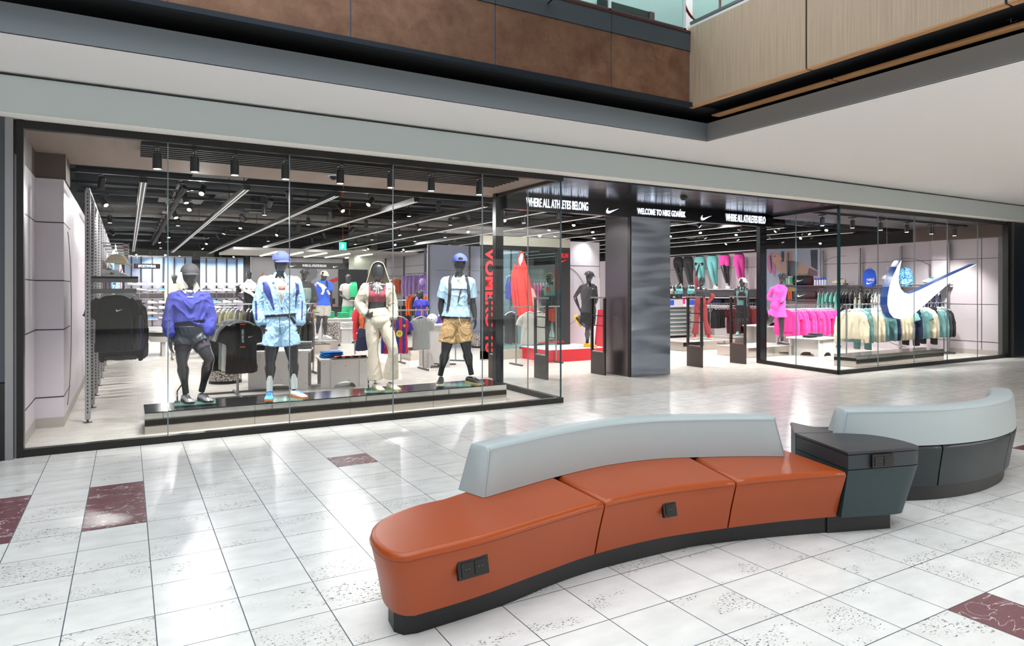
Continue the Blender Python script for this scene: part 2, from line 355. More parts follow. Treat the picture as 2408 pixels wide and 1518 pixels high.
jx = [-14, -4.6, -3.2, -1.75, -.35] + [Yp(u, 100, 6.4).x for u in (394, 824, 1164, 1437)] + [6.36]
bp_ = empty('wall_balcony_front', (0, 6.4, 4.1), kind='structure')
for a, c in zip(jx, jx[1:]): B().box(a+.006, 0, 0, c-.006, .03, .665).obj('metal_panel', PAT, bp_)
B().box(-14, .01, 0, 6.37, .05, .66).obj('backing', M('joint_blue', (60, 90, 120), .4), bp_)
B().box(-14, -.01, .67, 6.37, .05, .9).obj('grey_band', M('grey_band', (62, 68, 72), .4, .3), bp_)
for u in (1164, 1437): x = Yp(u, 60, 6.4).x; B().box(x-.004, -.013, .67, x+.004, -.01, .9).obj('joint', M('joint_dark', (15, 18, 22)), bp_)
B().box(-14, -.02, .9, 6.37, .10, .93).obj('coping', M('red_brown_coping', (60, 30, 24), .4), bp_)
OAK = grain_mat('oak_veneer', (146, 126, 106), (170, 149, 127), 3, (30, 30, .5), .5)
OAKL = grain_mat('oak_edge', (165, 118, 76), (196, 148, 102), 4, (3, .5, 3), .45)
ok = empty('wall_balcony_side', (6.38, 0, 4.06), kind='structure')
ys = [6.45, 4.68, 2.78, .88, -1.02, -2.92, -4.8, -8, -13]
for a, c in zip(ys, ys[1:]): B().box(0, c+.012, 0, .03, a-.012 if a < 6 else a, 1.02).obj('oak_panel', OAK, ok)
for a, c in zip(ys, ys[1:]): B().box(0.002, c+.012, -.012, .10, a-.012 if a < 6 else a, 0).obj('oak_soffit_edge', OAKL, ok)
B().box(.02, -13, .0, .05, 6.44, 1.0).obj('backing', BLACKM, ok)
for a, c in zip(ys, ys[1:]): B().box(.44, c+.012, -.06, .585, a-.012 if a < 6 else a+.0, -.045).obj('oak_strip', OAKL, ok)
B().box(0, -13, 1.02, .10, 6.45, 1.05).obj('coping', M('white_coping', (190, 195, 195), .4), ok)
# balustrades above the two balcony edges
RG = M('rail_grey', (150, 156, 158), .3, .6)
w = empty('window_balustrade_front', (0, 6.42, 5.03), kind='structure')
px = [-6, -4, -2, 0, 2] + [Yp(u, 20, 6.4).x for u in (1166, 1437)] + [6.30]
for a, c in zip(px, px[1:]):
    B().box(a+.02, 0, .02, c-.02, .012, .9).obj('pane', GLASSB, w)
    B().box(c-.012, -.01, 0, c+.012, .03, 1.0).obj('post', M('post_white', (200, 205, 208), .4), w)
B().box(-6, -.01, .0, 6.32, .03, .035).obj('bottom_rail', GUN, w)
w = empty('window_balustrade_side', (6.40, 0, 5.13), kind='structure')
for a, c in ((6.40, 4.7), (4.68, 2.8), (2.78, .9)):
    B().box(0, c+.02, .02, .012, a-.02, .9).obj('pane', GLASSB, w)
B().box(-.01, -5, 0.0, .03, 6.42, .035).obj('bottom_rail', GUN, w)
hr = empty('handrail', (0, 6.16, 5.05), 0, 'brushed steel handrail end in front of the brown balcony panels', 'handrail')
xe = Yp(1333, 36, 6.16).x
B().cyl((xe-2.2, 0, -.02), (xe, 0, -.02), .022, n=16).obj('tube', CHROME, hr, smooth=True)
B().sweep([(xe-.10, 0, -.03), (xe-.10, .02, -.10), (xe-.10, .24, -.13)], .009, 8).obj('bracket', BLACK, hr, smooth=True)
# upper floor behind the balustrade
B().box(-14, 9.2, 4.2, 30, 9.3, 9).obj('wall_upper_back', M('upper_wall', (196, 202, 204), .6), kind='structure')
B().box(-14, 6.5, 8.3, 30, 12.2, 8.5).obj('ceiling_upper', M('upper_ceiling', (150, 150, 150), .8), kind='structure')
dr = empty('door_1', (Yp(1470, 10, 9.1).x, 9.1, 4.22), kind='structure')
B().box(-.55, 0, 0, .55, .08, 2.4).obj('door_leaf', M('dark_door', (24, 22, 24), .3), dr)
B().box(.55, -.02, 0, .66, .08, 2.4).obj('door_frame', M('red_frame', (90, 36, 30), .4), dr)
c = Yp(1650, -5, 8.6)
tag(B().sweep([(c.x+.46*math.cos(t), 8.6, c.z+.46*math.sin(t)) for t in np.linspace(0, 2*math.pi, 40)[:-1]], .022, 8, closed=True).obj('ring_sculpture', M('ring_red', (120, 40, 34), .35), smooth=True),
    'thin red ring standing behind the upper glass balustrade', 'ring')
c = Yp(1345, -2, 8.0)
t_ = empty('hanging_banner', (c.x, 8.0, c.z-.3), 0, 'orange banner hanging beyond the upper balustrade', 'banner')
B().box(-.14, 0, 0, .14, .02, 1.2).obj('cloth', M('banner_orange', (205, 110, 40), .7, var=(14, .5)), t_)
B().cyl((-.16, .01, 1.2), (.16, .01, 1.2), .012).obj('rod', GUN, t_)
# round sprinkler plate at the right of the black recess
c = Zp(2377, 47, 4.13); t_ = empty('sprinkler', c, 0, 'chrome ceiling sprinkler in the black recess beside the oak cladding', 'sprinkler')
B().lathe([(.05, 0), (.05, -.008), (.02, -.02)]).obj('plate', CHROME, t_, smooth=True)
B().cyl((0, 0, -.02), (0, 0, -.07), .008).box(-.03, -.004, -.07, .03, .004, -.066).obj('nozzle', CHROME, t_)

# rest of the mall, behind and beside the viewer
B().box(-14, -13.2, 0, 42, -13, 12).obj('wall_far_side', M('mall_wall', (170, 168, 164), .6), kind='structure')
B().box(-14.2, -13, 0, -14, 9, 12).obj('wall_left', M('mall_wall_l', (140, 138, 136), .6), kind='structure')
B().box(42, -13, 0, 42.2, 9, 4).obj('wall_right', M('mall_wall_r', (150, 150, 150), .6), kind='structure')
B().box(-14, -13, 4.0, 6.3, -7.5, 4.6).obj('ceiling_far_side', SOFF, kind='structure')
B().box(30, 6.3, 4.2, 42, 12.2, 12).box(6.5, -13, 8.3, 42, 6.5, 8.5).obj('wall_upper_right', M('mall_wall_u', (150, 148, 146), .6), kind='structure')
for k, (x0, col, tx) in enumerate(((-9, (34, 36, 40), None), (-2, (60, 40, 36), None), (5, (210, 205, 196), None), (13, (40, 60, 82), None), (21, (190, 186, 180), None))):
    s_ = empty('shop_front', (x0, -12.95, 0), 0, ['dark shop front at the far left of the opposite mall side', 'brown shop front of the opposite mall side', 'pale shop front of the opposite mall side', 'blue shop front of the opposite mall side', 'pale shop front at the far right of the opposite mall side'][k], 'shop front')
    B().box(0, 0, 0, 6.2, .12, 3.4).obj('front_wall', M('shopfront%d' % k, col, .4), s_)
    B().box(.4, .12, .2, 5.8, .16, 2.7).obj('show_window_glow', M('shopwin_fill', (190, 186, 178), .3, emit=(235, 232, 226), es=1.25), s_)  # unseen glow, raised to light the fascia and soffits across the mall
    B().box(1.2, .12, 2.85, 5.0, .2, 3.2).obj('fascia_sign', M('shopsign', (235, 235, 225), .4, emit=(255, 250, 235), es=1.2), s_)

# piers at both ends of the shop front
SLATE = M('slate_panel', (66, 70, 76), .35, .1, var=(6, .15), bump=(30, .1)); NAVY = M('navy_panel', (22, 34, 46), .3)
p_ = empty('wall_pier_left', (-.96, YF-.06, 0), kind='structure')
B().box(-14, 0, .76, -.07, .3, ZF).obj('slate_panel', SLATE, p_); B().box(-14, -.004, 0, -.07, .3, .75).obj('base_panel', M('base_black', (8, 10, 14), .25), p_)
B().box(-.07, -.01, 0, -.005, .3, ZF).obj('edge_profile', STEEL, p_)
p_ = empty('wall_pier_right', (18.78, YF-.06, 0), kind='structure')
B().box(.10, 0, 0, 24, .3, ZF).obj('navy_panel', NAVY, p_); B().box(0.02, -.01, 0, .10, .3, ZF).obj('edge_profile', GUN, p_)
# shop window 1: long front and return; window 2: right of the entrance
def window(idx, pts, seams, left_post, right_post):
    w = empty('window_%d' % idx, (pts[0][0], pts[0][1], 0), kind='structure')
    o = Vector((pts[0][0], pts[0][1], 0))
    for (a, c) in zip(pts, pts[1:]):
        a3 = Vector((*a, 0))-o; c3 = Vector((*c, 0))-o; d = (c3-a3); L = d.length; d.normalize(); rz = math.atan2(d.y, d.x)
        B().box(-.02, -.04, 0, L+.02, .05, .075).obj('bottom_rail', FRAME, w, a3, rz)
        B().box(-.02, -.04, ZF-.085, L+.02, .05, ZF-.005).obj('top_rail', FRAME, w, a3, rz)
    for (a, c, ts) in seams:
        a3 = Vector((*a, 0))-o; c3 = Vector((*c, 0))-o; d = (c3-a3); L = d.length; rz = math.atan2(d.y, d.x)
        for t0, t1 in zip(ts, ts[1:]):
            B().box(t0*L+.004, -.006, .07, t1*L-.004, .006, ZF-.08).obj('pane', GLASS, w, a3, rz)
        for t in ts[1:-1]:
            B().box(t*L-.005, -.008, .07, t*L+.005, .008, ZF-.08).obj('joint', M('silicone', (120, 135, 142), .3), w, a3, rz)
    return w
x0 = -.90
w1 = window(1, [(x0, YF+.03), (5.52, YF+.03), (5.52, 10.0)], [((x0, YF+.03), (5.52, YF+.03), [0]+[(x-x0)/(5.52-x0) for x in (.38, 1.66, 2.94, 4.225)]+[1]), ((5.52, YF+.03), (5.52, 10.0), [0, .5, 1])], 1, 0)
B().box(-.045, -.05, 0, .012, .06, ZF).obj('jamb', FRAME, w1)
B().box(5.52-x0-.006, -.012, .07, 5.52-x0+.010, .008, ZF-.08).obj('corner_joint', M('glass_edge', (20, 66, 72), .15), w1)
w2 = window(2, [(12.41, 10.3), (12.08, YF+.03), (18.70, YF+.03)], [((12.41, 10.3), (12.08, YF+.03), [0, .5, 1]), ((12.08, YF+.03), (18.70, YF+.03), [0]+[1.32*i/6.62 for i in (1, 2, 3, 4, 5)]+[1])], 0, 1)
B().box(18.66-12.41, -2.22, 0, 18.78-12.41, -2.10, ZF).obj('jamb', FRAME, w2)
B().box(12.07-12.41, -2.19, .07, 12.095-12.41, -2.135, ZF-.08).obj('corner_joint', M('glass_edge', (20, 66, 72), .15), w2)
# posts of the entrance, sign beam and dark gloss canopy
B().box(5.43, 9.98, 0, 5.58, 10.09, ZF).obj('trim_6', M('post_dark', (30, 33, 38), .25, .5), kind='structure')
B().box(12.40, 10.28, 0, 12.62, 10.38, ZF).obj('trim_7', M('post_dark', (30, 33, 38), .25, .5), kind='structure')
def wavy_metal(name, c, rough, metal, scale, strength, st=(1, 1, 1), dist=.05):
    m = bpy.data.materials.new(name); m.use_nodes = True; nt = m.node_tree; b = nt.nodes['Principled BSDF']; MC[name] = m
    b.inputs['Base Color'].default_value = lin(c); b.inputs['Roughness'].default_value = rough; b.inputs['Metallic'].default_value = metal
    g = nd(nt, 'ShaderNodeNewGeometry'); mp = nd(nt, 'ShaderNodeMapping'); mp.inputs['Scale'].default_value = st; nt.links.new(g.outputs['Position'], mp.inputs[0])
    n = nd(nt, 'ShaderNodeTexNoise'); n.inputs['Scale'].default_value = scale; n.inputs['Detail'].default_value = 1; nt.links.new(mp.outputs[0], n.inputs[0])
    bp = nd(nt, 'ShaderNodeBump'); bp.inputs['Strength'].default_value = strength; bp.inputs['Distance'].default_value = dist; nt.links.new(n.outputs[0], bp.inputs['Height']); nt.links.new(bp.outputs[0], b.inputs['Normal'])
    return m
CAN = wavy_metal('canopy_gloss', (44, 48, 60), .22, .7, 2, .15)
B().prism([(5.50, YF), (12.08, YF), (12.41, 10.3), (5.50, 10.3)], ZF-.03, ZF).obj('ceiling_entrance', CAN, kind='structure')
sg = empty('entrance_sign_beam', (5.58, 9.86, 3.04), 0, 'black light beam sign with white glowing lettering above the shop entrance', 'sign')
B().box(0, 0, 0, 6.74, .14, .27).obj('housing', M('sign_black', (8, 9, 14), .2), sg)
LED = M('led_white', (240, 245, 255), .4, emit=(225, 235, 255), es=2.2)
def sgt(s, u0, u1, zc=.135):
    a = Yp(u0, 470, 9.86).x-5.58; c = Yp(u1, 470, 9.86).x-5.58
    text(s, c-a, .155, LED, sg, ((a+c)/2, -.012, zc), off=.016)
sgt('WHERE ALL ATHLETES BELONG', 1237, 1382); sgt('WELCOME TO NIKE GDA\u0143SK', 1498, 1611, .145); sgt('WHERE ALL ATHLETES BELO', 1706, 1799)
for u in (1440, 1660): a = Yp(u, 480, 9.86).x-5.58; tick(.30, LED, sg, (a, -.012, .12))
# entrance column in rippled brushed steel
BRUSH = wavy_metal('rippled_steel', (142, 152, 166), .24, 1, 1.2, .34, (.5, .5, 2.6), .16)
BRUSH2 = wavy_metal('rippled_steel_side', (120, 118, 120), .28, 1, 1.2, .2, (.5, .5, 2.0))
col = empty('column', (8.27, 9.82, 0), kind='structure')
B().box(0, 0, 0, .98, .05, 3.05).obj('front_cladding', BRUSH, col); B().box(-.0, .055, 0, .03, .80, 3.05).obj('side_cladding', BRUSH2, col)
B().box(-.012, .02, 0, .0, .10, 3.05).obj('edge_strip', M('dark_slot', (16, 16, 16)), col); B().box(.03, .05, 0, .95, .8, 3.3).obj('core', GUN, col); B().box(.95, .05, 0, .98, .8, 3.05).obj('side_cladding', BRUSH2, col)
# side walls of the shop
LINE = M('panel_joint', (14, 13, 14), .5)
def wall_lines(parent, mk, hs, x0, x1):
    for z in hs: mk(z)
pw = empty('wall_shop_left', (-.95, YF, 0), kind='structure')
B().box(-.3, 0.03, 0, 0, 1.63, 2.99).obj('panel', MAUVE, pw); B().box(-.3, 1.60, 0, .28, 1.66, 2.99).obj('panel', MAUVE, pw); B().box(-.3, 1.66, 0, .28, 24.6, 2.99).obj('panel', MAUVE, pw)
BASEB = M('baseboard_beige', (176, 170, 164), .5)
B().box(0, .03, 0, .006, 1.6, .12).obj('skirting', BASEB, pw); B().box(0, 1.594, 0, .286, 1.6, .12).obj('skirting', BASEB, pw); B().box(.28, 1.6, 0, .286, 24, .12).obj('skirting', BASEB, pw)
for z in (.36, 1.17, 1.76, 2.46):
    B().box(0, .03, z, .004, 1.6, z+.012).obj('groove', LINE, pw); B().box(0, 1.596, z, .284, 1.6, z+.012).obj('groove', LINE, pw); B().box(.28, 1.6, z, .284, 2.6, z+.012).obj('groove', LINE, pw)
B().box(0, .5, .12, .003, .506, 2.99).obj('groove', LINE, pw)
B().sweep([(.283, 1.9+.9*math.sin(t), 1.3+1.15*math.cos(t)) for t in np.linspace(.3, 2.9, 24)], .004, 6).obj('groove', LINE, pw)
BRN = M('brown_bulkhead', (92, 76, 68), .6, var=(3, .2))
B().box(-.3, .03, 2.99, -.0, 1.63, ZF).box(-.3, 1.62, 2.99, .30, 2.3, ZF).obj('bulkhead', BRN, pw)
pw = empty('wall_shop_right', (19.05, YF, 0), kind='structure')
MAUVE2 = M('mauve_panel_right', (218, 206, 212), .4)
B().box(0, 0.03, 0, .3, 24, 2.99).obj('panel', MAUVE2, pw); B().box(-.12, 1.5, 0, 0, 1.9, 2.99).obj('pilaster', MAUVE2, pw)
B().box(-.006, .03, 0, 0, 1.5, .12).obj('skirting', BASEB, pw)
for z in (.32, 1.28, 2.46):
    B().box(-.004, .03, z, 0, 1.5, z+.012).obj('groove', LINE, pw); B().box(-.124, 1.5, z, -.12, 1.9, z+.012).obj('groove', LINE, pw); B().box(-.004, 1.9, z, 0, 14, z+.012).obj('groove', LINE, pw)
B().box(-.004, .72, .12, 0, .734, 2.99).obj('groove', LINE, pw)
for yc, r, t0, t1 in ((4.6, 1.35, -.1, 1.5), (2.7, 1.2, -1.2, .3), (2.6, 1.3, 2.2, 3.1)):
    B().sweep([(-.003, yc+r*math.sin(t), 1.35+r*math.cos(t)) for t in np.linspace(t0, t1, 24)], .005, 6).obj('groove', LINE, pw)
B().box(-.3, .03, 2.99, 0.3, 2.3, ZF).obj('bulkhead', BRN, pw); B().box(-.02, 2.3, 2.99, 0.3, 24, ZF).obj('bulkhead', BLACKM, pw)
B().box(18.5, YF+.03, ZF, 19.4, 10.4, ZF+.02).obj('trim_8', BRN, kind='structure')
# display zone ceilings (grey-brown concrete), slatted grille left
CONC = M('concrete_ceiling', (150, 132, 122), .7, var=(1.6, .22), bump=(5, .2), stretch=(2.5, .5, 1))
B().box(-.95, YF+.03, 3.30, 5.6, 10.44, 3.33).obj('ceiling_display_left', CONC, kind='structure')
B().box(12.2, YF+.03, 3.30, 19.0, 10.3, 3.33).obj('ceiling_display_right', M('dark_ceiling_right', (62, 62, 66), .3), kind='structure')
gr = empty('ceiling_grille', (.13, 8.24, 3.27), kind='structure')
for k in range(7): B().box(0, .12*k, -.05, 4.73, .12*k+.045, .02).obj('slat', M('slat_black', (14, 14, 15), .5), gr)
B().box(0, 0, .018, 4.73, .80, .025).obj('backing', BLACKM, gr)
# main shop ceiling, structure and back walls
B().box(-1.2, 10.4, 4.3, 26, 33, 4.4).obj('ceiling_shop', M('ceiling_black', (20, 21, 24), .8), kind='structure')
B().box(-1.2, 10.44, 3.3, 5.6, 10.5, 4.3).obj('wall_bulkhead_left', BLACKM, kind='structure')
B().box(12.3, 10.3, 3.3, 26, 10.36, 4.3).obj('wall_bulkhead_right', BLACKM, kind='structure')
B().box(5.4, 10.3, 3.30, 12.5, 10.36, 4.3).obj('wall_bulkhead_entrance', BLACKM, kind='structure')
for nm, x in (('wall_upper_left', -1.2), ('wall_upper_right', 19.35)): B().box(x, 10.5, 2.995, x+.25, 31.9, 4.3).obj(nm, M('wall_navy', (14, 18, 24), .7), kind='structure')
B().box(-1, 31.95, 0, 26, 32.1, 4.3).obj('wall_shop_back', M('back_dark', (40, 42, 46), .7), kind='structure')
# ================================================================== THE BENCHES IN THE MALL
ORANGE = M('orange_leather', (156, 64, 12), .34, bump=(220, .05), var=(1.8, .07)); WLEA = M('white_leather', (166, 175, 176), .42, bump=(200, .04), var=(1.5, .03))
DLEA = M('dark_green_leather', (15, 30, 35), .4, bump=(200, .05)); KICK = M('kick_black', (18, 19, 22), .45)
TEAL = M('teal_laminate', (28, 50, 54), .5, var=(12, .12)); TTOP = M('table_top_black', (40, 40, 46), .38, bump=(300, .05))
SEAM = M('seam_thread', (120, 60, 34), .6); SEAMW = M('seam_grey', (140, 146, 146), .6)
class Curve:
    def __init__(s, pts): s.p = cr(pts, 10)
    def at(s, x):
        P = s.p
        for a, c in zip(P, P[1:]):
            if a[0] <= x <= c[0]: t = (x-a[0])/(c[0]-a[0]+1e-9); return (x, a[1]+(c[1]-a[1])*t)
        return (x, P[0][1] if x < P[0][0] else P[-1][1])
    def seg(s, x0, x1, n=14): return [s.at(x0+(x1-x0)*i/n) for i in range(n+1)]
    def nrm(s, x):
        a, c = s.at(x-.02), s.at(x+.02); d = Vector((c[0]-a[0], c[1]-a[1])).normalized(); return Vector((d.y, -d.x)), math.atan2(d.y, d.x)
    def off(s, pts, d): return [(p[0]+s.nrm(p[0])[0].x*d, p[1]+s.nrm(p[0])[0].y*d) for p in pts]
fr = Curve([(1.10, 2.862), (1.51, 2.887), (1.95, 2.965), (2.354, 3.028), (2.85, 3.028), (3.331, 2.945), (3.75, 2.85), (4.135, 2.731)])
ft = Curve([(1.79, 3.42), (2.1, 3.502), (2.39, 3.572), (2.834, 3.635), (3.257, 3.595), (3.57, 3.475), (3.85, 3.34), (4.105, 3.19)])
bk = Curve([(1.574, 3.54), (2.05, 3.70), (2.45, 3.81), (2.834, 3.88), (3.35, 3.83), (3.75, 3.66), (4.05, 3.52), (4.32, 3.40)])
bench = empty('curved_bench', (1.1, 3.0, 0), 0, 'curved bench with orange seat cushions and a pale grey backrest in the foreground', 'bench')
O = Vector((1.1, 3.0))
def loc(pts): return [(p[0]-O.x, p[1]-O.y) for p in pts]
def inset(pts, d):
    """move a closed outline inwards, mitred"""
    n = len(pts); A = sum(pts[i][0]*pts[(i+1) % n][1]-pts[(i+1) % n][0]*pts[i][1] for i in range(n)); sg_ = 1 if A > 0 else -1; out = []
    for i in range(n):
        a, p, c = Vector(pts[i-1]), Vector(pts[i]), Vector(pts[(i+1) % n]); t0 = (p-a).normalized(); t1 = (c-p).normalized(); n0 = Vector((-t0.y, t0.x)); n1 = Vector((-t1.y, t1.x)); m_ = (n0+n1)/max(.35, 1+n0.dot(n1)); q = p+m_*d*sg_; out.append((q.x, q.y))
    return out
def cushion(name, outline, bottom, parent, mat, z0=.12, z1=.45, bev=.022, split=True):
    b = B(); n = len(outline); rows = [(bottom, z0), ([(o[0]*.42+q[0]*.58, o[1]*.42+q[1]*.58) for o, q in zip(outline, bottom)], z0+.14), (outline, z1-.03), (inset(outline, .006), z1-.008), (inset(outline, .022), z1), (inset(outline, .034), z1), (inset(outline, .044), z1)]
    vs = [[b.bm.verts.new((*p, z)) for p in ring] for ring, z in rows]
    for A_, C_ in zip(vs, vs[1:]):
        for i in range(n): b.bm.faces.new((A_[i], A_[(i+1) % n], C_[(i+1) % n], C_[i]))
    b.bm.faces.new(vs[0][::-1]); b.bm.faces.new(vs[-1])
    o = b.obj(name, mat, parent, smooth=True, ang=50); bm = bmesh.new(); bm.from_mesh(o.data); f = max(bm.faces, key=lambda q: q.calc_area() if q.normal.z > .9 else 0)
    for e in f.edges: e.smooth = False
    f.smooth = False; bm.to_mesh(o.data); bm.free(); return o
g = .006
# left module with its rounded nose
nose = [(1.574, 3.54), (1.42, 3.52), (1.28, 3.47), (1.17, 3.40), (1.085, 3.31), (1.035, 3.20), (1.018, 3.08), (1.022, 2.98), (1.04, 2.915), (1.065, 2.88)]
nose = [tuple(x) for x in cr(nose, 3)]
o1 = fr.seg(1.10, 2.354-g, 16)+[(2.385-g, 3.572)]+bk.seg(1.574, 2.42, 8)[::-1][:-1]+nose
def taper(pts):   # the front face leans in towards the floor
    out = []
    for x, y in pts:
        f = fr.at(max(1.1, min(x, 4.13)))
        if abs(y-f[1]) < .03 and x >= 1.1: n_, _ = fr.nrm(x); out.append((x-n_.x*.085+.07*max(0, 1-(x-1.1)/.35), y-n_.y*.085))
        elif x < 1.40 and y < 3.50: out.append((x+.07*min(1, (1.45-x)/.3), y+.085*min(1, max(0, (3.35-y)/.45))))
        else: out.append((x, y))
    return out
def module(o): return cushion('seat_cushion', loc(o), loc(taper(o)), bench, ORANGE)
module(o1)
o2 = fr.seg(2.354+g, 3.331-g, 14)+[(3.515-g, 3.50)]+bk.seg(2.44, 3.60, 10)[::-1]; module(o2)
o3 = fr.seg(3.331+g, 4.135, 10)+bk.seg(3.62, 4.32, 8)[::-1]; module(o3)
# stitched seam under the top edge
for a, c in ((1.10, 2.34), (2.37, 3.32), (3.345, 4.12)):
    pts = fr.seg(a, c, 24); n2 = fr.off(pts, .0015); B().sweep([(p[0]-O.x, p[1]-O.y, .414) for p in n2], .0013, 5).obj('seam', SEAM, bench)
B().sweep([(p[0]-O.x-.002, p[1]-O.y-.001, .414) for p in nose+[(1.10, 2.862)]], .0013, 5).obj('seam', SEAM, bench)
# plinth
kf = Curve([(1.21, 3.01), (1.69, 3.05), (2.08, 3.13), (2.46, 3.165), (3.05, 3.15), (3.25, 3.125), (3.69, 3.01), (4.15, 2.86), (4.583, 2.70)])
ko = kf.seg(1.21, 4.583, 30)+[(4.66, 2.95), (4.30, 3.30)]+bk.seg(1.62, 4.2, 10)[::-1]+[(1.4, 3.45), (1.2, 3.35), (1.13, 3.2), (1.115, 3.08), (1.145, 3.025)]
B().prism(loc([(p[0], p[1]-(.06 if False else 0)) for p in ko]), 0, .125).obj('plinth', KICK, bench, smooth=True, ang=30)
# backrest: slightly narrower at the top
def backrest(parent, ftc, bkp, x0, x1, mat, seam, zb=.452, zt=.735, flip=1, O=O, nend=18, tk=.17):
    fb = ftc.seg(x0, x1, nend); bb = bkp
    ftop = [(x0+.0+ (x-x0)*1.0, y) for x, y in ftc.off(fb, 0)]
    lean = .018
    prof = []   # rings along the length
    b = B(); rings = []
    L = len(fb)
    for i, p in enumerate(fb):
        n_, _ = ftc.nrm(min(max(p[0], x0+.05), x1-.05)); n_ = -n_*flip      # points to the back
        e = 0
        if i == 0: e = .06
        if i == L-1: e = -.06
        tdir = Vector((n_.y, -n_.x))*flip
        if tdir.x < 0: tdir = -tdir
        P = Vector(p)
        ring = []
        for s_, z, k in ((0, zb, 0), (.03*.6, zt-.035, 1), (.028, zt-.010, 1), (.05, zt, 1), (.16, zt, 1), (.185, zt-.012, 1), (.20, zt-.045, 1), (.235, zb, 0)):
            q = P+n_*s_+tdir*(e*k if z > zb else 0); ring.append((q.x-O.x, q.y-O.y, z))
        rings.append(ring)
    # rounded ends
    def shrink(r, f, d):
        c = Vector((sum(q[0] for q in r)/8, sum(q[1] for q in r)/8)); return [(c.x+(q[0]-c.x)*f+d[0], c.y+(q[1]-c.y)*f+d[1], q[2]-(.012*(1-f)*8 if q[2] > zb+.1 else 0)) for q in r]
    d0 = Vector((rings[0][0][0]-rings[1][0][0], rings[0][0][1]-rings[1][0][1])).normalized()*.012
    d1 = Vector((rings[-1][0][0]-rings[-2][0][0], rings[-1][0][1]-rings[-2][0][1])).normalized()*.012
    rings = [shrink(rings[0], .93, d0)]+rings+[shrink(rings[-1], .93, d1)]
    vr = [[b.bm.verts.new(q) for q in r] for r in rings]
    for A_, C_ in zip(vr, vr[1:]):
        for i in range(8): b.bm.faces.new((A_[i], A_[(i+1) % 8], C_[(i+1) % 8], C_[i]))
    b.bm.faces.new(vr[0][::-1]); b.bm.faces.new(vr[-1])
    o = b.obj('backrest', mat, parent, smooth=True, ang=60)
    B().sweep([(r[1][0], r[1][1]-.002*flip, r[1][2]+.012) for r in rings[1:-1]], .0013, 5).obj('seam', seam, o)
    B().sweep([(r[5][0], r[5][1]+.002*flip, r[5][2]) for r in rings[1:-1]], .0013, 5).obj('seam', seam, o)
    for rr in (rings[1], rings[-2]): B().sweep([(q[0], q[1]-.001*flip, q[2]) for q in (rr[0], rr[1], rr[2])], .0013, 5).obj('seam', seam, o)
    return o
backrest(bench, ft, bk, 1.79, 4.105, WLEA, SEAMW)
SOCK = M('socket_black', (14, 14, 16), .3); SOCK2 = M('socket_dark', (5, 5, 6), .5)
def socket(parent, x, y, z, rz, n, tilt=0, name='power_socket'):
    w = .075*n
    e = empty(name, (x, y, z), rz); e.parent = parent; e.rotation_euler = (tilt, 0, rz)
    B().box(-w/2-.012, -.012, -.045, w/2+.012, .01, .045).obj('socket_frame', SOCK, e, bevel=.003)
    for i in range(n):
        cx = (-(n-1)/2+i)*.075
        B().box(cx-.032, -.016, -.032, cx+.032, -.010, .032).obj('socket_plate', SOCK, e, bevel=.002)
        B().cyl((cx, -.0165, 0), (cx, -.0155, 0), .020, n=20).obj('socket_well', SOCK2, e)
        B().cyl((cx-.009, -.0175, 0), (cx-.009, -.0165, 0), .0022, n=8).cyl((cx+.009, -.0175, 0), (cx+.009, -.0165, 0), .0022, n=8).obj('socket_contact', STEEL, e)
for x, z, n in ((1.455, .305, 2), (2.86, .315, 1)):
    n_, a = fr.nrm(x); p = fr.at(x); k = .085*(1-(z-.12)/.30)**1.2*1.0
    socket(bench, p[0]-n_.x*k*.93-O.x, p[1]-n_.y*k*.93-O.y, z, a, n, tilt=-R(12))
# black side table between the benches
tb = empty('bench_side_table', (4.4, 2.9, 0), 0, 'dark teal side table with black top and two power sockets between the two benches', 'side table')
def L2(pts): return [(p[0]-4.4, p[1]-2.9) for p in pts]
topo = [(4.144, 2.724), (4.64, 2.585), (4.70, 2.578), (4.745, 2.60), (4.78, 2.66), (4.815, 2.77), (4.82, 2.90), (4.77, 3.02), (4.60, 3.164), (4.36, 3.293)]
topo = topo[:1]+[tuple(x) for x in cr(topo[1:9], 3)]+topo[9:]
B().prism(L2(topo), .556, .574).obj('table_top', TTOP, tb, bevel=.003)
B().prism(L2(inset(topo, .004)), .455, .552).obj('apron', M('apron_dark', (34, 44, 50), .45), tb, bevel=.003)
bot = [(p[0]-(.11 if p[0] > 4.5 else 0)*(1), p[1]+(.05 if p[1] < 2.75 else 0)) for p in topo]
B().prism(L2(bot), .125, .451, poly2=L2(inset(topo, .004))).obj('table_body', TEAL, tb, smooth=True, ang=30)
B().prism(L2([(4.12, 2.86), (4.583, 2.70), (4.62, 2.90), (4.40, 3.2)]), 0, .125).obj('plinth', KICK, tb)
socket(tb, 4.40+.0-4.4, 2.648-2.9-.0, .505, math.atan2(2.585-2.724, 4.64-4.144), 2)
t2 = [(4.365, 3.30), (4.605, 3.172), (4.68, 3.20), (4.69, 3.42), (4.70, 3.58), (4.66, 3.565)]
O4 = (4.4, 2.9)
tb2 = empty('bench_side_table', (4.7, 3.3, 0), 0, 'second black table top half hidden behind the grey backrest end', 'side table')
L3 = lambda pts: [(p[0]-4.7, p[1]-3.3) for p in pts]
B().prism(L3(t2), .556, .574).obj('table_top', TTOP, tb2, bevel=.003)
B().prism(L3(inset(t2, .006)), .125, .552).obj('table_body', TEAL, tb2); B().prism(L3(inset(t2, .06)), 0, .125).obj('plinth', KICK, tb2)
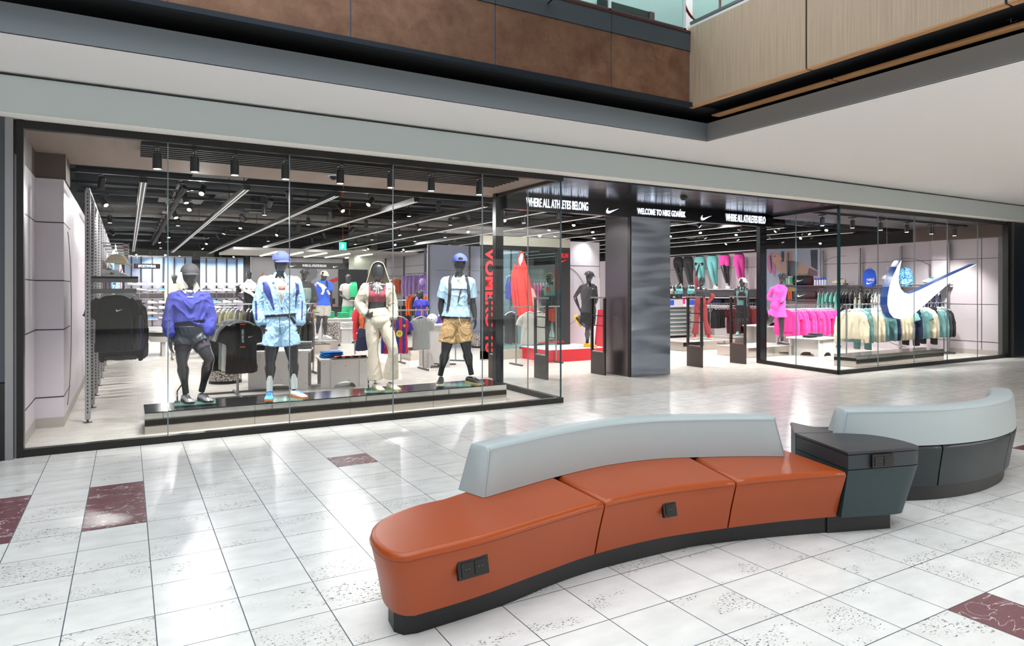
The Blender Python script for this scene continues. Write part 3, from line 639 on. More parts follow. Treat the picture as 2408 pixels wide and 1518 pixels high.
# second bench, turned away, dark seat
O2 = Vector((5.9, 3.0))
f2 = Curve([(4.70, 3.17), (4.95, 3.045), (5.2, 2.93), (5.54, 2.80), (6.0, 2.735), (6.5, 2.785), (6.85, 2.90), (7.10, 3.02), (7.30, 3.15)])
b2 = empty('curved_bench', (5.9, 3.0, 0), 0, 'curved bench seen from behind with pale grey backrest and dark seat', 'bench')
backrest(b2, f2, None, 4.72, 7.22, WLEA, SEAMW, O=O2)
def loc2(pts): return [(p[0]-O2.x, p[1]-O2.y) for p in pts]
for a, c in ((4.78, 5.475), (5.487, 6.45), (6.462, 7.24)):
    s0 = f2.seg(a, c, 10); s1 = f2.off(s0, -.78)[::-1]; ol = s0+s1; bt = f2.off(s0, -.05)+f2.off(s0, -.72)[::-1]
    cushion('seat_cushion', loc2(ol), loc2(bt), b2, DLEA)
s0 = f2.seg(5.0, 7.05, 24); B().prism(loc2(f2.off(s0, -.09)+f2.off(s0, -.68)[::-1]), 0, .125).obj('plinth', KICK, b2, smooth=True, ang=30)
for (xx, yy) in ((7.22, 3.3),):
    e_ = [(7.245, 3.10), (7.45, 3.22), (7.62, 3.36), (7.72, 3.55), (7.70, 3.75), (7.52, 3.86), (7.3, 3.88), (6.90, 3.70)]
    e_ = [tuple(x) for x in cr(e_, 4)]
    cushion('seat_cushion', loc2(e_), loc2(inset(e_, .05)), b2, DLEA); B().prism(loc2(inset(e_, .09)), 0, .125).obj('plinth', KICK, b2)
# ================================================================== SHOP CEILING: lit tracks, spotlights, ducts
LENS = M('lamp_lens', (255, 250, 240), .3, emit=(255, 246, 232), es=14)
STRIP = M('light_line', (255, 252, 246), .3, emit=(255, 250, 242), es=.55)
SPOTB = M('spot_black', (30, 30, 31), .4)
def spot_fixture(lens=True):
    e = empty('track_spotlight', (0, 0, 0))
    B().box(-.015, -.09, -.02, .015, .09, 0).obj('adapter', SPOTB, e)
    B().cyl((0, 0, -.02), (0, 0, -.075), .008, n=8).obj('stem', SPOTB, e)
    h = B().lathe([(.040, .085), (.048, .08), (.048, -.085), (.044, -.09)], n=20).obj('lamp_head', SPOTB, e, (0, 0, -.14), smooth=True)
    B().cyl((0, 0, -.0905), (0, 0, -.086), .038, n=20).obj('lens', LENS, h)
    return e
# display spots along the slatted grille
sp0 = spot_fixture()
disp = [(370, 347), (458, 339), (552, 362), (671, 357), (800, 385), (919, 380), (1014, 404), (1127, 400)]
wn_ = ['first', 'second', 'third', 'fourth', 'fifth', 'sixth', 'seventh', 'eighth']
for i, (u, v) in enumerate(disp):
    p = Zp(u, v+2, 3.20)
    p.y = min(max(p.y, 8.32), 9.0); p = Yp(u, v, p.y); 
    e = sp0 if i == 0 else copy_tree(sp0)
    e.location = (p.x, p.y, 3.225); e.rotation_euler = (0, 0, 0)
    tag(e, 'black cylinder spotlight under the window ceiling grille, %s from the left' % wn_[i], 'spotlight', 'spotlights on the window grille')
    for ch in e.children:
        if ch.name.startswith('lamp_head'): ch.location.z = -.15
    lamp('spot_light', 'SPOT', (0, 0, -.29), (R(14), 0, 0), 68, (1, .97, .93), parent=e, spot_size=R(72), spot_blend=.6, shadow_soft_size=.04)
for i in range(6):  # spotlights added to brighten the dark right window
    x = 12.8+1.05*i; e = copy_tree(sp0); e.location = (x, 9.0, 3.26); e.rotation_euler = (0, 0, 0)
    for ch in list(e.children):
        if ch.type == 'LIGHT': bpy.data.objects.remove(ch)
    tag(e, 'black cylinder spotlight over the right shop window, %s from the entrance' % wn_[i], 'spotlight', 'spotlights over the right window')
    lamp('spot_light', 'SPOT', (0, 0, -.27), (R(20), 0, 0), 230, (1, .97, .93), parent=e, spot_size=R(120), spot_blend=.6, shadow_soft_size=.04)
# tracks running into the depth of the shop
tracks = []
for i in range(13):
    x = .20+1.395*i
    if x > 18.4: break
    y0 = 10.95 if x < 5.9 or x > 12.4 else 10.4
    y1 = 30.8 if i not in (3, 4) else 26
    t = empty('light_track', (x, y0, 3.2), 0, 'black ceiling track with two light lines, %s from the left shop wall' % (wn_+['ninth', 'tenth', 'eleventh', 'twelfth', 'thirteenth', 'fourteenth'])[i], 'light track', 'light tracks of the shop')
    L = y1-y0
    B().box(-.05, 0, 0, .05, L, .07).obj('rail', SPOTB, t)
    for s in (-.026, .026): B().box(s-.006, .05, -.004, s+.006, L-.05, 0).obj('light_line', STRIP, t)
    for k in range(1, 5): B().cyl((0, k*L/5-1.9 if k == 1 else k*L/5, .07), (0, k*L/5-1.9 if k == 1 else k*L/5, 1.1), .007, n=6).obj('hanger_rod', SPOTB, t)
    B().cyl((0, .3, .07), (0, .3, 1.1), .008, n=6).obj('hanger_rod', SPOTB, t)
# long cross rail at the front of the tracks and cross beams
cb = empty('ceiling_rail', (0, 10.90, 3.275), 0, 'long black cross rail carrying the front ends of the light tracks', 'ceiling rail'); B().box(-.6, 0, 0, 5.7, .06, .05).obj('rail', SPOTB, cb); B().box(12.6, 0, 0, 18.6, .06, .05).obj('rail', SPOTB, cb)
for j, y in enumerate((11.9, 13.1, 14.4, 16.0, 17.8, 19.8, 22, 24.5, 27.5)):
    t = empty('ceiling_rail', (0, y, 3.42), 0, 'thin black cross rail above the light tracks, %s row from the front' % (wn_+['ninth'])[j], 'ceiling rail', 'cross rails of the shop ceiling')
    B().box(-.8, 0, 0, 19, .05, .05).obj('rail', M('rail_dark', (38, 42, 46), .35, .5), t)
# ducts, beams and air units above
FOIL = M('foil_duct', (105, 100, 96), .35, .7, bump=(14, .8), var=(9, .3)); DARKD = M('dark_duct', (34, 40, 46), .5, .3)
for k, (y, z, r, lb, mt) in enumerate(((11.25, 3.78, .26, 'crumpled foil-wrapped duct just behind the window ceiling', FOIL), (15.2, 3.95, .28, 'dark round air duct crossing the shop ceiling above the racks', DARKD), (20.5, 3.9, .3, 'foil-wrapped air duct in the middle depth of the shop ceiling', FOIL), (26, 3.95, .3, 'dark round air duct far back under the shop ceiling', DARKD))):
    tag(B().sweep([(x, y+.03*math.sin(x*2), z+.02*math.sin(x*3.1)) for x in np.linspace(-.85, 19.1, 60)], r, 14).obj('air_duct', mt, smooth=True), lb, 'air duct')
for k, (x, lb) in enumerate(((2.3, 'left'), (6.48, 'middle'), (12.06, 'right'), (16.24, 'far right'))):
    tag(B().box(x-.3, 12.4, 4.12, x+.3, 31.5, 4.28).obj('rectangular_duct', M('duct_grey', (36, 36, 37), .5, .5, var=(2, .3))), 'grey rectangular duct running into the depth on the %s of the ceiling' % lb, 'air duct')
diff0 = empty('air_diffuser', (0, 0, 0))
B().box(-.3, -.3, 0, .3, .3, .02).obj('plate', M('diffuser_white', (190, 190, 186), .5), diff0)
B().lathe([(.12, .02), (.12, .68)], n=16).obj('neck_duct', M('dark_duct'), diff0, smooth=True)
for q in range(4): B().lathe([(.06+.055*q, 0), (.085+.055*q, -.018), (.09+.055*q, -.018), (.085+.055*q, 0)], n=24).obj('ring', M('diffuser_grey', (120, 120, 118), .5), diff0, smooth=True)
places = [(602, 497), (1040, 545), (560, 545), (470, 560), (900, 548), (1235, 560), (1380, 505), (1640, 560)]
for i, (u, v) in enumerate(places):
    p = Zp(u, v, 3.62); e = diff0 if i == 0 else copy_tree(diff0); e.location = p
    tag(e, ['pale square air diffuser with round rings above the blue-capped mannequin', 'pale square air diffuser high behind the backpack mannequin', 'pale square air diffuser beyond the first one, over the left racks', 'pale square air diffuser over the left shoe wall aisle', 'pale square air diffuser high over the checkout', 'pale square air diffuser above the glass return of the entrance', 'pale air diffuser just behind the entrance sign', 'pale air diffuser seen right of the steel column'][i], 'air diffuser', 'ceiling air diffusers')
e = empty('ceiling_rail', (.75, 11.9, 3.42), 0, 'black rail carrying the row of tilted spotlights over the left aisle', 'ceiling rail'); B().box(-.02, 0, 0, .02, 14.3, .04).obj('rail', SPOTB, e)
e = empty('ceiling_rail', (.1, 30.98, 3.30), 0, 'black rail carrying the small spotlights above the shoe wall', 'ceiling rail'); B().box(0, 0, 0, 6.8, .04, .04).obj('rail', SPOTB, e)
for q in (0.2, 3.4, 6.6): B().cyl((q, .02, .04), (q, .02, 1.0), .008, n=6).obj('hanger_rod', SPOTB, e)
e = empty('ceiling_rail', (5.9, 10.62, 3.42), 0, 'black rail with spotlights just behind the entrance sign beam', 'ceiling rail'); B().box(0, 0, 0, 6.3, .05, .05).obj('rail', SPOTB, e)
for i in range(5):  # spotlights out of view, added to brighten the entrance floor
    e = copy_tree(sp0); e.location = (6.5+1.25*i, 10.645, 3.42); tag(e, 'black cylinder spotlight behind the entrance sign beam, %s from the left' % ORD[i], 'spotlight', 'spotlights behind the entrance sign')
    for ch in list(e.children):
        if ch.type == 'LIGHT': bpy.data.objects.remove(ch)
    lamp('spot_light', 'SPOT', (0, 0, -.27), (R(-12), 0, 0), 130, (1, .975, .95), parent=e, spot_size=R(130), spot_blend=.7, shadow_soft_size=.035)
# many track spotlights, heads turned different ways
sp1 = spot_fixture(); rg = random.Random(4)
h1 = [c for c in sp1.children if c.name.startswith('lamp_head')][0]
lamp('spot_light', 'SPOT', (0, 0, -.10), (0, 0, 0), 122, (1, .975, .95), parent=h1, spot_size=R(125), spot_blend=.7, shadow_soft_size=.035)
pos = []
for i in range(13):
    x = .20+1.395*i+.0
    for k, y in enumerate((11.925, 13.125, 14.425, 16.025, 17.825, 19.825, 22.025, 24.525, 27.525)): pos.append((x+(.70 if k % 2 else -.55), y, rg.choice((0, 1)), k, i))
pos = [p for p in pos if p[0] < 18.6]
for y in np.linspace(12.2, 26, 14): pos.append((.75, y, 2, 0, len([q for q in pos if q[2] == 2])))
for x in np.linspace(.3, 6.6, 13): pos.append((x, 31.0, 0, 0, len([q for q in pos if q[1] == 31.0])))
for i, (x, y, kd, ro, co) in enumerate(pos):
    e = sp1 if i == 0 else copy_tree(sp1); e.location = (x, y, 3.42 if y < 30 else 3.3)
    h = [c for c in e.children if c.name.startswith('lamp_head')][0]
    az = rg.random()*6.28 if kd < 2 else .6; tl = R(rg.choice((0, 18, 32, 45))) if kd < 2 else R(48)
    e.rotation_euler = (0, 0, az); h.rotation_euler = (tl, 0, 0); h.location = (0, -.05*math.sin(tl)*1.5, -.14)
    lb = 'black track spotlight in the %s row from the front, %s from the left' % (ORD[ro], ORD[co]) if kd < 2 and y < 30 else ('tilted black spotlight over the left aisle, %s from the window' % ORD[co] if kd == 2 else 'small black spotlight above the shoe wall, %s from the left' % ORD[co])
    tag(e, lb, 'spotlight', 'track spotlights '+('over the shop floor' if kd < 2 and y < 30 else 'over the left aisle' if kd == 2 else 'above the shoe wall'))
rt = empty('light_track', (12.3, 8.95, 3.27), 0, 'black spotlight track along the ceiling of the right shop window', 'light track'); B().box(0, -.03, -.01, 6.2, .03, .03).obj('rail', SPOTB, rt)  # carries the added spotlights of the right window
# cable trays / grids
for i, (x, y) in enumerate(((1.0, 12.6), (.6, 16.5), (7.2, 17))):
    t = empty('cable_tray', (x, y, 3.68), 0, ['slotted grey cable tray near the front of the left aisle ceiling', 'slotted grey cable tray deeper in the left aisle ceiling', 'slotted grey cable tray near the middle of the ceiling'][i], 'cable tray')
    for k in range(9): B().box(0, .10*k, 0, .9, .10*k+.05, .02).obj('slat', M('tray_grey', (150, 150, 146), .5), t)
# camera domes and small ceiling things
def dome(p, label, up=.0):
    e = empty('dome_camera', p, 0, label, 'camera')
    if up: B().cyl((0, 0, 0), (0, 0, up), .012, n=8).obj('drop_rod', WHITE, e)
    B().lathe([(.09, 0), (.09, -.05), (.07, -.06)], n=20).obj('housing', WHITE, e, smooth=True)
    B().ell((0, 0, -.06), (.06, .06, .055)).obj('dome', SOCK, e, smooth=True)
dome(Zp(391, 496, 3.45), 'white dome security camera hanging over the left aisle', .85)
dome(Zp(785, 405, 3.30)-Vector((0, 0, 0)), 'white dome security camera on the window display ceiling')
e = empty('exit_sign', Zp(806, 571, 3.0), 0, 'green glowing exit sign under the ceiling behind the light tracks', 'exit sign')
B().box(-.10, -.02, -.20, .10, .02, 0.02).obj('housing', M('exit_green', (20, 150, 120), .4, emit=(30, 200, 150), es=1.5), e); B().box(-.03, -.024, -.14, .02, -.021, -.04).box(-.05, -.024, -.16, -.02, -.021, -.10).obj('pictogram', LED, e)
B().cyl((0, 0, .02), (0, 0, 1.3), .006).obj('rod', M('orange_cable', (190, 90, 40)), e)
for k, (u, v, h) in enumerate(((822, 500, .45), (806, 475, .25), (1187, 515, .2))):
    p = Zp(u, v, 3.6); tag(B().sweep([(p.x+.01*math.sin(t*5), p.y, p.z+.68-t*(h*1.6+.38)) for t in np.linspace(0, 1, 8)], .012, 6).obj('loose_cable', M('orange_cable', (190, 90, 40))), ['orange cables hanging straight down in the middle of the ceiling', 'short orange cable hanging left of the longer ones', 'orange cable end hanging near the entrance glass'][k], 'cable')
sm = empty('smoke_detector', Zp(757, 397, 3.30), 0, 'white smoke detector with red ring on the display ceiling', 'smoke detector'); B().lathe([(.06, 0), (.055, -.03), (.03, -.035)], n=18).obj('body', WHITE, sm, smooth=True); B().lathe([(.035, -.034), (.033, -.04)], n=16).obj('ring', M('alarm_red', (190, 30, 34)), sm)
for k, (u, v) in enumerate(((440, 365), (1103, 408))):
    e = empty('sprinkler', Zp(u, v, 3.30), 0, ['small chrome sprinkler in the display ceiling above the left mannequin', 'small chrome sprinkler in the display ceiling above the backpack mannequin'][k], 'sprinkler'); B().lathe([(.03, 0), (.03, -.01), (.01, -.03), (.025, -.035)], n=12).obj('body', CHROME, e, smooth=True)
e = empty('dome_camera', Zp(1608, 463, 3.3), 0, 'dark dome camera in the gloss canopy before the entrance sign', 'camera'); B().lathe([(.07, 0), (.06, -.03), (.03, -.06)], n=18).obj('dome', SOCK, e, smooth=True)
# ================================================================== SHOP FURNITURE AND GOODS
def fab(name, col, rough=.85, **k): return M('fabric_'+name, col, rough, bump=k.pop('bump', (90, .12)), var=k.pop('var', (5, .08)), **k)
FB = {n: fab(n, c) for n, c in dict(black=(30, 30, 32), charcoal=(58, 58, 62), navy=(34, 40, 74), white=(232, 230, 226), cream=(226, 214, 186), beige=(205, 194, 178), stone=(192, 188, 180), khaki=(142, 138, 108),
      olive=(92, 96, 74), grey=(150, 152, 154), sage=(132, 150, 146), teal=(104, 148, 148), mint=(140, 205, 196), aqua=(120, 196, 196), pink=(242, 84, 178), hotpink=(236, 52, 140), burgundy=(100, 32, 44), rust=(134, 50, 54), purple=(152, 120, 190), lilac=(186, 160, 214),
      orange=(232, 96, 36), coral=(240, 88, 74), azure=(20, 120, 200), blue=(52, 98, 220), skyblue=(150, 190, 226), royal=(70, 80, 190), green=(44, 180, 122), lime=(200, 224, 40), red=(206, 34, 52), maroon=(134, 54, 66), tan=(176, 146, 104), plum=(60, 50, 66)).items()}
HANG = M('clear_hanger', (205, 208, 214), .3); LOGO = M('logo_white', (240, 240, 240), .5); LOGOB = M('logo_black', (20, 20, 20), .5)
TPL = {}
def mirror2(f):
    for s in (-1, 1): f(s)
def garment_mesh(kind, seed=0, vox=.013):
    k = (kind, seed, vox)
    if k in TPL: return TPL[k]
    b = B()
    def sw(p, r, n=14): b.sweep(p, r, n)
    if kind in ('tee', 'long', 'jacket', 'hoodie', 'jersey', 'tank', 'bra'):
        wd = {'tee': .235, 'long': .235, 'jacket': .25, 'hoodie': .26, 'jersey': .235, 'tank': .20, 'bra': .17}[kind]
        ln = {'tee': .86, 'long': .88, 'jacket': .80, 'hoodie': .82, 'jersey': .88, 'tank': .82, 'bra': .46}[kind]
        if kind in ('tank', 'bra'):
            sw([(0, 0, -.30), (0, 0, -.38), (0, 0, -.42 if kind == 'bra' else -.6), (0, 0, -ln)], [(.12, .03), (wd, .05), (wd, .05), (wd*(1.0 if kind == 'tank' else .85), .045)])
            mirror2(lambda s: sw([(s*.09, 0, -.16), (s*.11, 0, -.25), (s*.13, 0, -.36)], [(.035, .018), (.035, .02), (.06, .03)], 10))
        else:
            sw([(0, 0, -.155), (0, 0, -.185), (0, 0, -.24), (0, 0, -.42), (0, 0, -.65), (0, 0, -ln+.02), (0, 0, -ln)], [(.09, .03), (.16, .038), (wd-.035, .048), (wd-.035, .052), (wd-.03, .055), (wd-.02, .05), (wd-.025, .045)])
            if kind in ('tee', 'jersey'): mirror2(lambda s: sw([(s*.15, 0, -.215), (s*.215, 0, -.30), (s*.262, 0, -.43)], [(.065, .03), (.078, .034), (.078, .03)]))
            else: mirror2(lambda s: sw([(s*.15, 0, -.22), (s*.215, .0, -.34), (s*.245, .015, -.52), (s*.26, -.01, -.72), (s*.262, 0, -.88)], [(.065, .03), (.068, .036), (.06, .036), (.054, .034), (.042, .026)]))
        if kind == 'hoodie': b.ell((0, .03, -.17), (.13, .06, .06))
        if kind == 'jacket': b.sweep([(-.07, 0, -.15), (0, -.03, -.14), (.07, 0, -.15)], [(.03, .03)]*3, 8)
    elif kind in ('shorts', 'pants', 'tights'):
        ln = {'shorts': .55, 'pants': 1.05, 'tights': .95}[kind]; w = {'shorts': .10, 'pants': .095, 'tights': .07}[kind]
        sw([(0, 0, -.10), (0, 0, -.14), (0, 0, -.26), (0, 0, -.34)], [(.175, .03), (.18, .04), (.20, .05), (.19, .045)])
        mirror2(lambda s: sw([(s*.09, 0, -.28), (s*.105, 0, -.42), (s*.115, 0, -ln)], [(w, .05), (w+.005, .05), (w+(.015 if kind == 'shorts' else -.015), .042)]))
    o = b.obj('t', None, remesh=vox, sm=3, wr=(.014 if kind != 'bra' else .004, 8.5, (1.6, 1, .30), seed))
    me = o.data; bpy.data.objects.remove(o); me.name = kind; me.materials.append(FB['grey']); TPL[k] = me
    return me
HM = None
def hanger_mesh():
    global HM
    if HM: return HM
    b = B(); b.sweep([(-.19, 0, -.20), (-.10, 0, -.145), (0, 0, -.12), (.10, 0, -.145), (.19, 0, -.20)], [(.012, .012), (.016, .012), (.02, .012), (.016, .012), (.012, .012)], 6)
    b.sweep([(0, 0, -.12), (0, 0, -.05), (.018, 0, -.025), (.012, 0, .004), (-.01, 0, .006)], .0035, 5)
    o = b.obj('t', HANG); HM = o.data; bpy.data.objects.remove(o); return HM
NM = dict(tee='tee_shirt', long='long_sleeve_top', jacket='jacket', hoodie='hoodie', jersey='football_shirt', tank='tank_top', bra='sports_bra', shorts='shorts', pants='trousers', tights='leggings')
def hang(kind, mat, loc, rz, label, group=None, seed=0, sc=1, sx=1, vox=.018):
    me = garment_mesh(kind, seed % 3, vox); o = bpy.data.objects.new(NM[kind], me); COL.objects.link(o)
    o.material_slots[0].link = 'OBJECT'; o.material_slots[0].material = FB[mat] if isinstance(mat, str) else mat
    o.location = loc; o.rotation_euler = (0, 0, rz); o.scale = (sc*sx, sc, sc); tag(o, label, NM[kind].replace('_', ' '), group)
    h = bpy.data.objects.new('hanger', hanger_mesh()); COL.objects.link(h); h.parent = o
    return o
def rack(p0, p1, h, label, legs=True, posts=1, name='clothes_rack'):
    a, c = Vector((*p0, 0)), Vector((*p1, 0)); e = empty(name, (a+c)/2, 0, label, 'clothes rack'); m = (a+c)/2; d = (c-a).normalized(); n = Vector((-d.y, d.x, 0))
    B().cyl(a-m+Vector((0, 0, h)), c-m+Vector((0, 0, h)), .014, n=8).obj('rail', STEEL, e, smooth=True)
    for q in (a-m+d*.12, c-m-d*.12):
        B().cyl(q, q+Vector((0, 0, h)), .016, n=8).obj('post', STEEL, e, smooth=True)
        B().cyl(q-n*.28+Vector((0, 0, .02)), q+n*.28+Vector((0, 0, .02)), .018, n=8).obj('foot', GUN, e, smooth=True)
    return e
def fill(p0, p1, h, items, rz, gname, lab, n, jit=.4, sc=1):
    rr = random.Random(len(gname)+n); a, c = Vector((*p0, 0)), Vector((*p1, 0))
    for i in range(n):
        t = (i+.5)/n; kd, mt = items[int(t*len(items))] if isinstance(items, list) else items(i)
        p = a+(c-a)*t
        hang(kd, mt, (p.x, p.y, h+.012), rz+rr.uniform(-.12, .12)*jit*3, lab(kd, mt)+', '+ORD[i]+' from the left', gname, seed=i, sc=sc*rr.uniform(.95, 1.03))
W1 = dict(tee='tee', long='long-sleeve top', jacket='jacket', hoodie='hoodie', jersey='football shirt', tank='tank top', bra='sports bra', shorts='shorts', pants='trousers', tights='leggings')
# ---- sneakers
def shoe_meshes():
    b = B(); st = [(-.142, .020, .030, .075), (-.128, .031, .022, .098), (-.10, .036, .02, .104), (-.06, .037, .02, .094), (-.02, .038, .02, .092), (.02, .041, .02, .084), (.06, .046, .02, .068), (.10, .046, .02, .055), (.128, .036, .022, .047), (.145, .018, .026, .038)]
    st = cr(st, 3); rings = []
    for x, w, z0, z1 in st:
        zc = (z0+z1)/2; h = (z1-z0)/2; ring = []
        for k in range(14):
            a = 2*math.pi*k/14; cy, sz = math.cos(a), math.sin(a)
            yy = w*math.copysign(abs(cy)**.75, cy)*(1 if sz < 0 else 1-.42*sz**1.5*(1 if x < .04 else .7)); ring.append(b.bm.verts.new((x, yy, zc+h*math.copysign(abs(sz)**.8, sz))))
        rings.append(ring)
    for A_, C_ in zip(rings, rings[1:]):
        for k in range(14): b.bm.faces.new((A_[k], A_[(k+1) % 14], C_[(k+1) % 14], C_[k]))
    b.bm.faces.new(rings[0][::-1]); b.bm.faces.new(rings[-1]); o = b.obj('t', WHITE, smooth=True); up = o.data; bpy.data.objects.remove(o)
    b = B(); half = [(-.150, 0), (-.145, .024), (-.12, .037), (-.06, .039), (0, .040), (.06, .050), (.105, .050), (.135, .038), (.152, .014)]
    ol = [tuple(x) for x in cr(half, 2)]; ol = ol+[(x, -y) for x, y in ol[::-1]][:-1]
    rows = [(.94, 0, 0), (1, .008, .0), (.98, .02, 0), (1.0, .034, 0)]
    vs = []
    for s_, z, _ in rows: vs.append([b.bm.verts.new((x*s_-(.0 if x < .1 else 0), y*s_, z+(.012 if z > .03 and x < -.05 else 0)+(.010*(max(0, x-.08)/.07) if z < .01 else 0))) for x, y in ol])
    n = len(ol)
    for A_, C_ in zip(vs, vs[1:]):
        for k in range(n): b.bm.faces.new((A_[k], A_[(k+1) % n], C_[(k+1) % n], C_[k]))
    b.bm.faces.new(vs[0][::-1]); b.bm.faces.new(vs[-1]); o = b.obj('t', WHITE, smooth=True, ang=50); so = o.data; bpy.data.objects.remove(o)
    b = B()
    for x in (0, .017, .034, .051, .068):
        z = .092-.36*(x+.008)+.004; b.sweep([(x, -.024, z-.008), (x+.004, -.010, z+.002), (x, .010, z+.002), (x+.004, .024, z-.008)], .003, 5)
    b.sweep([(-.012, 0, .10), (-.02, .02, .104), (-.01, .03, .094)], .0025, 5); b.sweep([(-.012, 0, .10), (-.02, -.02, .104), (-.008, -.03, .092)], .0025, 5)
    o = b.obj('t', WHITE); la = o.data; bpy.data.objects.remove(o)
    b = B()
    for s_ in (-1, 1): b.prism([(x*.09-.01, z*.09+.058) for x, z in TICK], s_*.0375, s_*.0425, 'y')
    o = b.obj('t', WHITE); ti = o.data; bpy.data.objects.remove(o)
    b = B().ell((-.072, 0, .098), (.048, .024, .008), 14, 6); o = b.obj('t', BLACK, smooth=True); op = o.data; bpy.data.objects.remove(o)
    return up, so, la, ti, op
SHM = shoe_meshes()
def mk(name, me, mat, parent):
    o = bpy.data.objects.new(name, me); COL.objects.link(o); o.parent = parent
    o.material_slots[0].link = 'OBJECT'; o.material_slots[0].material = mat; return o
def sneaker(loc, rot, up, sole, lace, logo, label=None, group=None, parent=None, sc=1, rich=True):
    o = mk('sneaker', SHM[0], up, parent); o.location = loc; o.rotation_euler = rot if isinstance(rot, tuple) else (0, 0, rot); o.scale = (sc, sc, sc)
    mk('sole', SHM[1], sole, o)
    if rich: mk('laces', SHM[2], lace, o); mk('collar', SHM[4], BLACK, o)
    if logo: mk('side_logo', SHM[3], logo, o)
    if label: tag(o, label, 'sneaker', group)
    return o
RU = lambda n, c: M('rubber_'+n, c, .5)
SW, SK, SGY, SBL, STN = RU('white', (236, 236, 236)), RU('black', (28, 28, 30)), RU('grey', (120, 118, 122)), RU('blue', (70, 150, 220)), RU('gum', (190, 110, 60))
SPU, SYE, SRD, SMI, SPK, SCR = RU('purple', (84, 60, 130)), RU('yellow', (236, 176, 30)), RU('red', (226, 60, 40)), RU('mint', (120, 220, 205)), RU('pink', (240, 120, 170)), RU('cream', (226, 208, 186))
# ---- tables of crossed speckled boards with arch cut-outs
def arch(w, h, aw, ah):
    P = [(-w/2, 0), (-aw/2, 0)]+[(-aw/2*math.cos(t), ah*math.sin(t)) for t in np.linspace(.15, math.pi-.15, 10)]+[(aw/2, 0), (w/2, 0), (w/2, h), (-w/2, h)]
    return P
def table(c, w, d, h, rz, label, top=(0, 0)):
    t = empty('display_table', (c[0], c[1], 0), rz, label, 'table')
    B().box(-w/2-top[0], -d/2-top[1], h-.03, w/2+top[0], d/2+top[1], h).obj('table_top', M('table_white', (236, 233, 232), .4), t, bevel=.004)
    for y in (-d/2+.06, d/2-.08): B().prism(arch(w*.94, h-.03, w*.42, .10), y, y+.02, 'y').obj('board', TABLE, t)
    for x in (-w*.28, w*.28): B().prism(arch(d*.9, h-.03, d*.4, .10), x, x+.02, 'x').obj('board', TABLE, t)
    return t
def spot(u, v, z=0): return Zp(u, v, z)
table((2.25, 11.75), 1.0, .75, .65, R(-18), 'speckled white table with arch cut-outs behind the blue-jacket mannequin')
table((3.25, 11.55), .85, .7, .49, R(-8), 'lower speckled white table carrying blue towels and pink gloves')
table((5.65, 21.9), 1.6, 1.0, .74, R(-6), 'far speckled white table with the green folded shirts')
table((6.35, 20.9), 1.2, .9, .47, R(-6), 'lower far table with white folded shirts, in front of the green ones')
table((5.75, 13.35), .62, .6, .92, R(-12), 'tall speckled white table under the white football')
table((17.0, 13.4), 2.2, 1.1, .62, R(10), 'white table with black caps below the pink tops, nearer the entrance')
table((15.1, 10.9), .95, .9, .46, R(10), 'low white table with arch cut-outs and black bags in the right window')
# ---- folded clothes
def fold_mesh(seed):
    b = B().box(-.15, -.12, .002, .15, .12, .032); o = b.obj('t', None, remesh=.012, sm=6, wr=(.006, 9, (1, 1, 2), seed)); me = o.data; bpy.data.objects.remove(o); me.materials.append(FB['grey']); return me
FM = [fold_mesh(i) for i in range(3)]
def stack(x, y, z, n, mat, what, where, rz=0, sc=1):
    for i in range(n):
        o = bpy.data.objects.new('folded_shirt', FM[i % 3]); COL.objects.link(o); o.material_slots[0].link = 'OBJECT'; o.material_slots[0].material = FB[mat]
        o.location = (x+random.uniform(-.01, .01), y, z+i*.030*sc); o.rotation_euler = (0, 0, rz+random.uniform(-.1, .1)); o.scale = (sc, sc, sc)
        pl = 'topmost' if i == n-1 and n > 1 else 'bottom' if i == 0 and n > 1 else 'middle' if n > 1 else 'single'
        tag(o, '%s folded %s, %s of the pile %s' % (mat, what, pl, where), 'folded shirt', 'folded %s clothes %s' % (mat, where))
stack(5.15, 21.7, .74, 7, 'green', 'shirt', 'at the left on the far table', sc=1.25); stack(5.65, 21.8, .74, 6, 'green', 'shirt', 'in the middle of the far table', sc=1.25); stack(6.15, 21.8, .74, 5, 'green', 'shirt', 'at the right of the far table', sc=1.2)
stack(6.0, 20.75, .47, 5, 'white', 'shirt', 'on the lower far table', sc=1.2); stack(6.6, 20.8, .47, 8, 'green', 'shirt', 'on the lower far table', sc=1.2)
stack(2.62, 11.75, .65, 4, 'grey', 'top', 'beside the blue-jacket mannequin', rz=-.3); stack(3.05, 11.55, .49, 3, 'azure', 'towel', 'on the lower speckled table', sc=1.15)
stack(1.95, 11.8, .65, 3, 'black', 'bag', 'on the speckled table behind the mannequin')
stack(16.25, 13.1, .62, 3, 'black', 'cap', 'on the table under the pink tops', sc=1.0); stack(16.9, 13.2, .62, 2, 'charcoal', 'cap', 'on the table under the pink tops'); stack(14.85, 10.8, .46, 2, 'black', 'bag', 'on the low right table'); stack(15.3, 10.95, .46, 3, 'charcoal', 'bag', 'on the low right table')
for i in range(4):
    e = empty('glove_pair', (3.08+.14*i, 11.28, .505), .2, 'pink and black glove pair in the tray on the lower table', 'gloves', 'glove pairs in the tray')
    B().ell((0, 0, .015), (.05, .075, .016), 12, 8).ell((.03, .05, .014), (.016, .03, .012), 8, 6).obj('palm', FB['coral'], e, smooth=True); B().box(-.045, -.10, 0, .045, -.06, .03).obj('cuff', FB['black'], e, bevel=.006)
e = empty('tray', (3.29, 11.27, .49), 0, 'grey tray holding four pink gloves on the lower table', 'tray'); B().box(-.32, -.14, 0, .32, .14, .012).obj('tray_base', GUN, e)
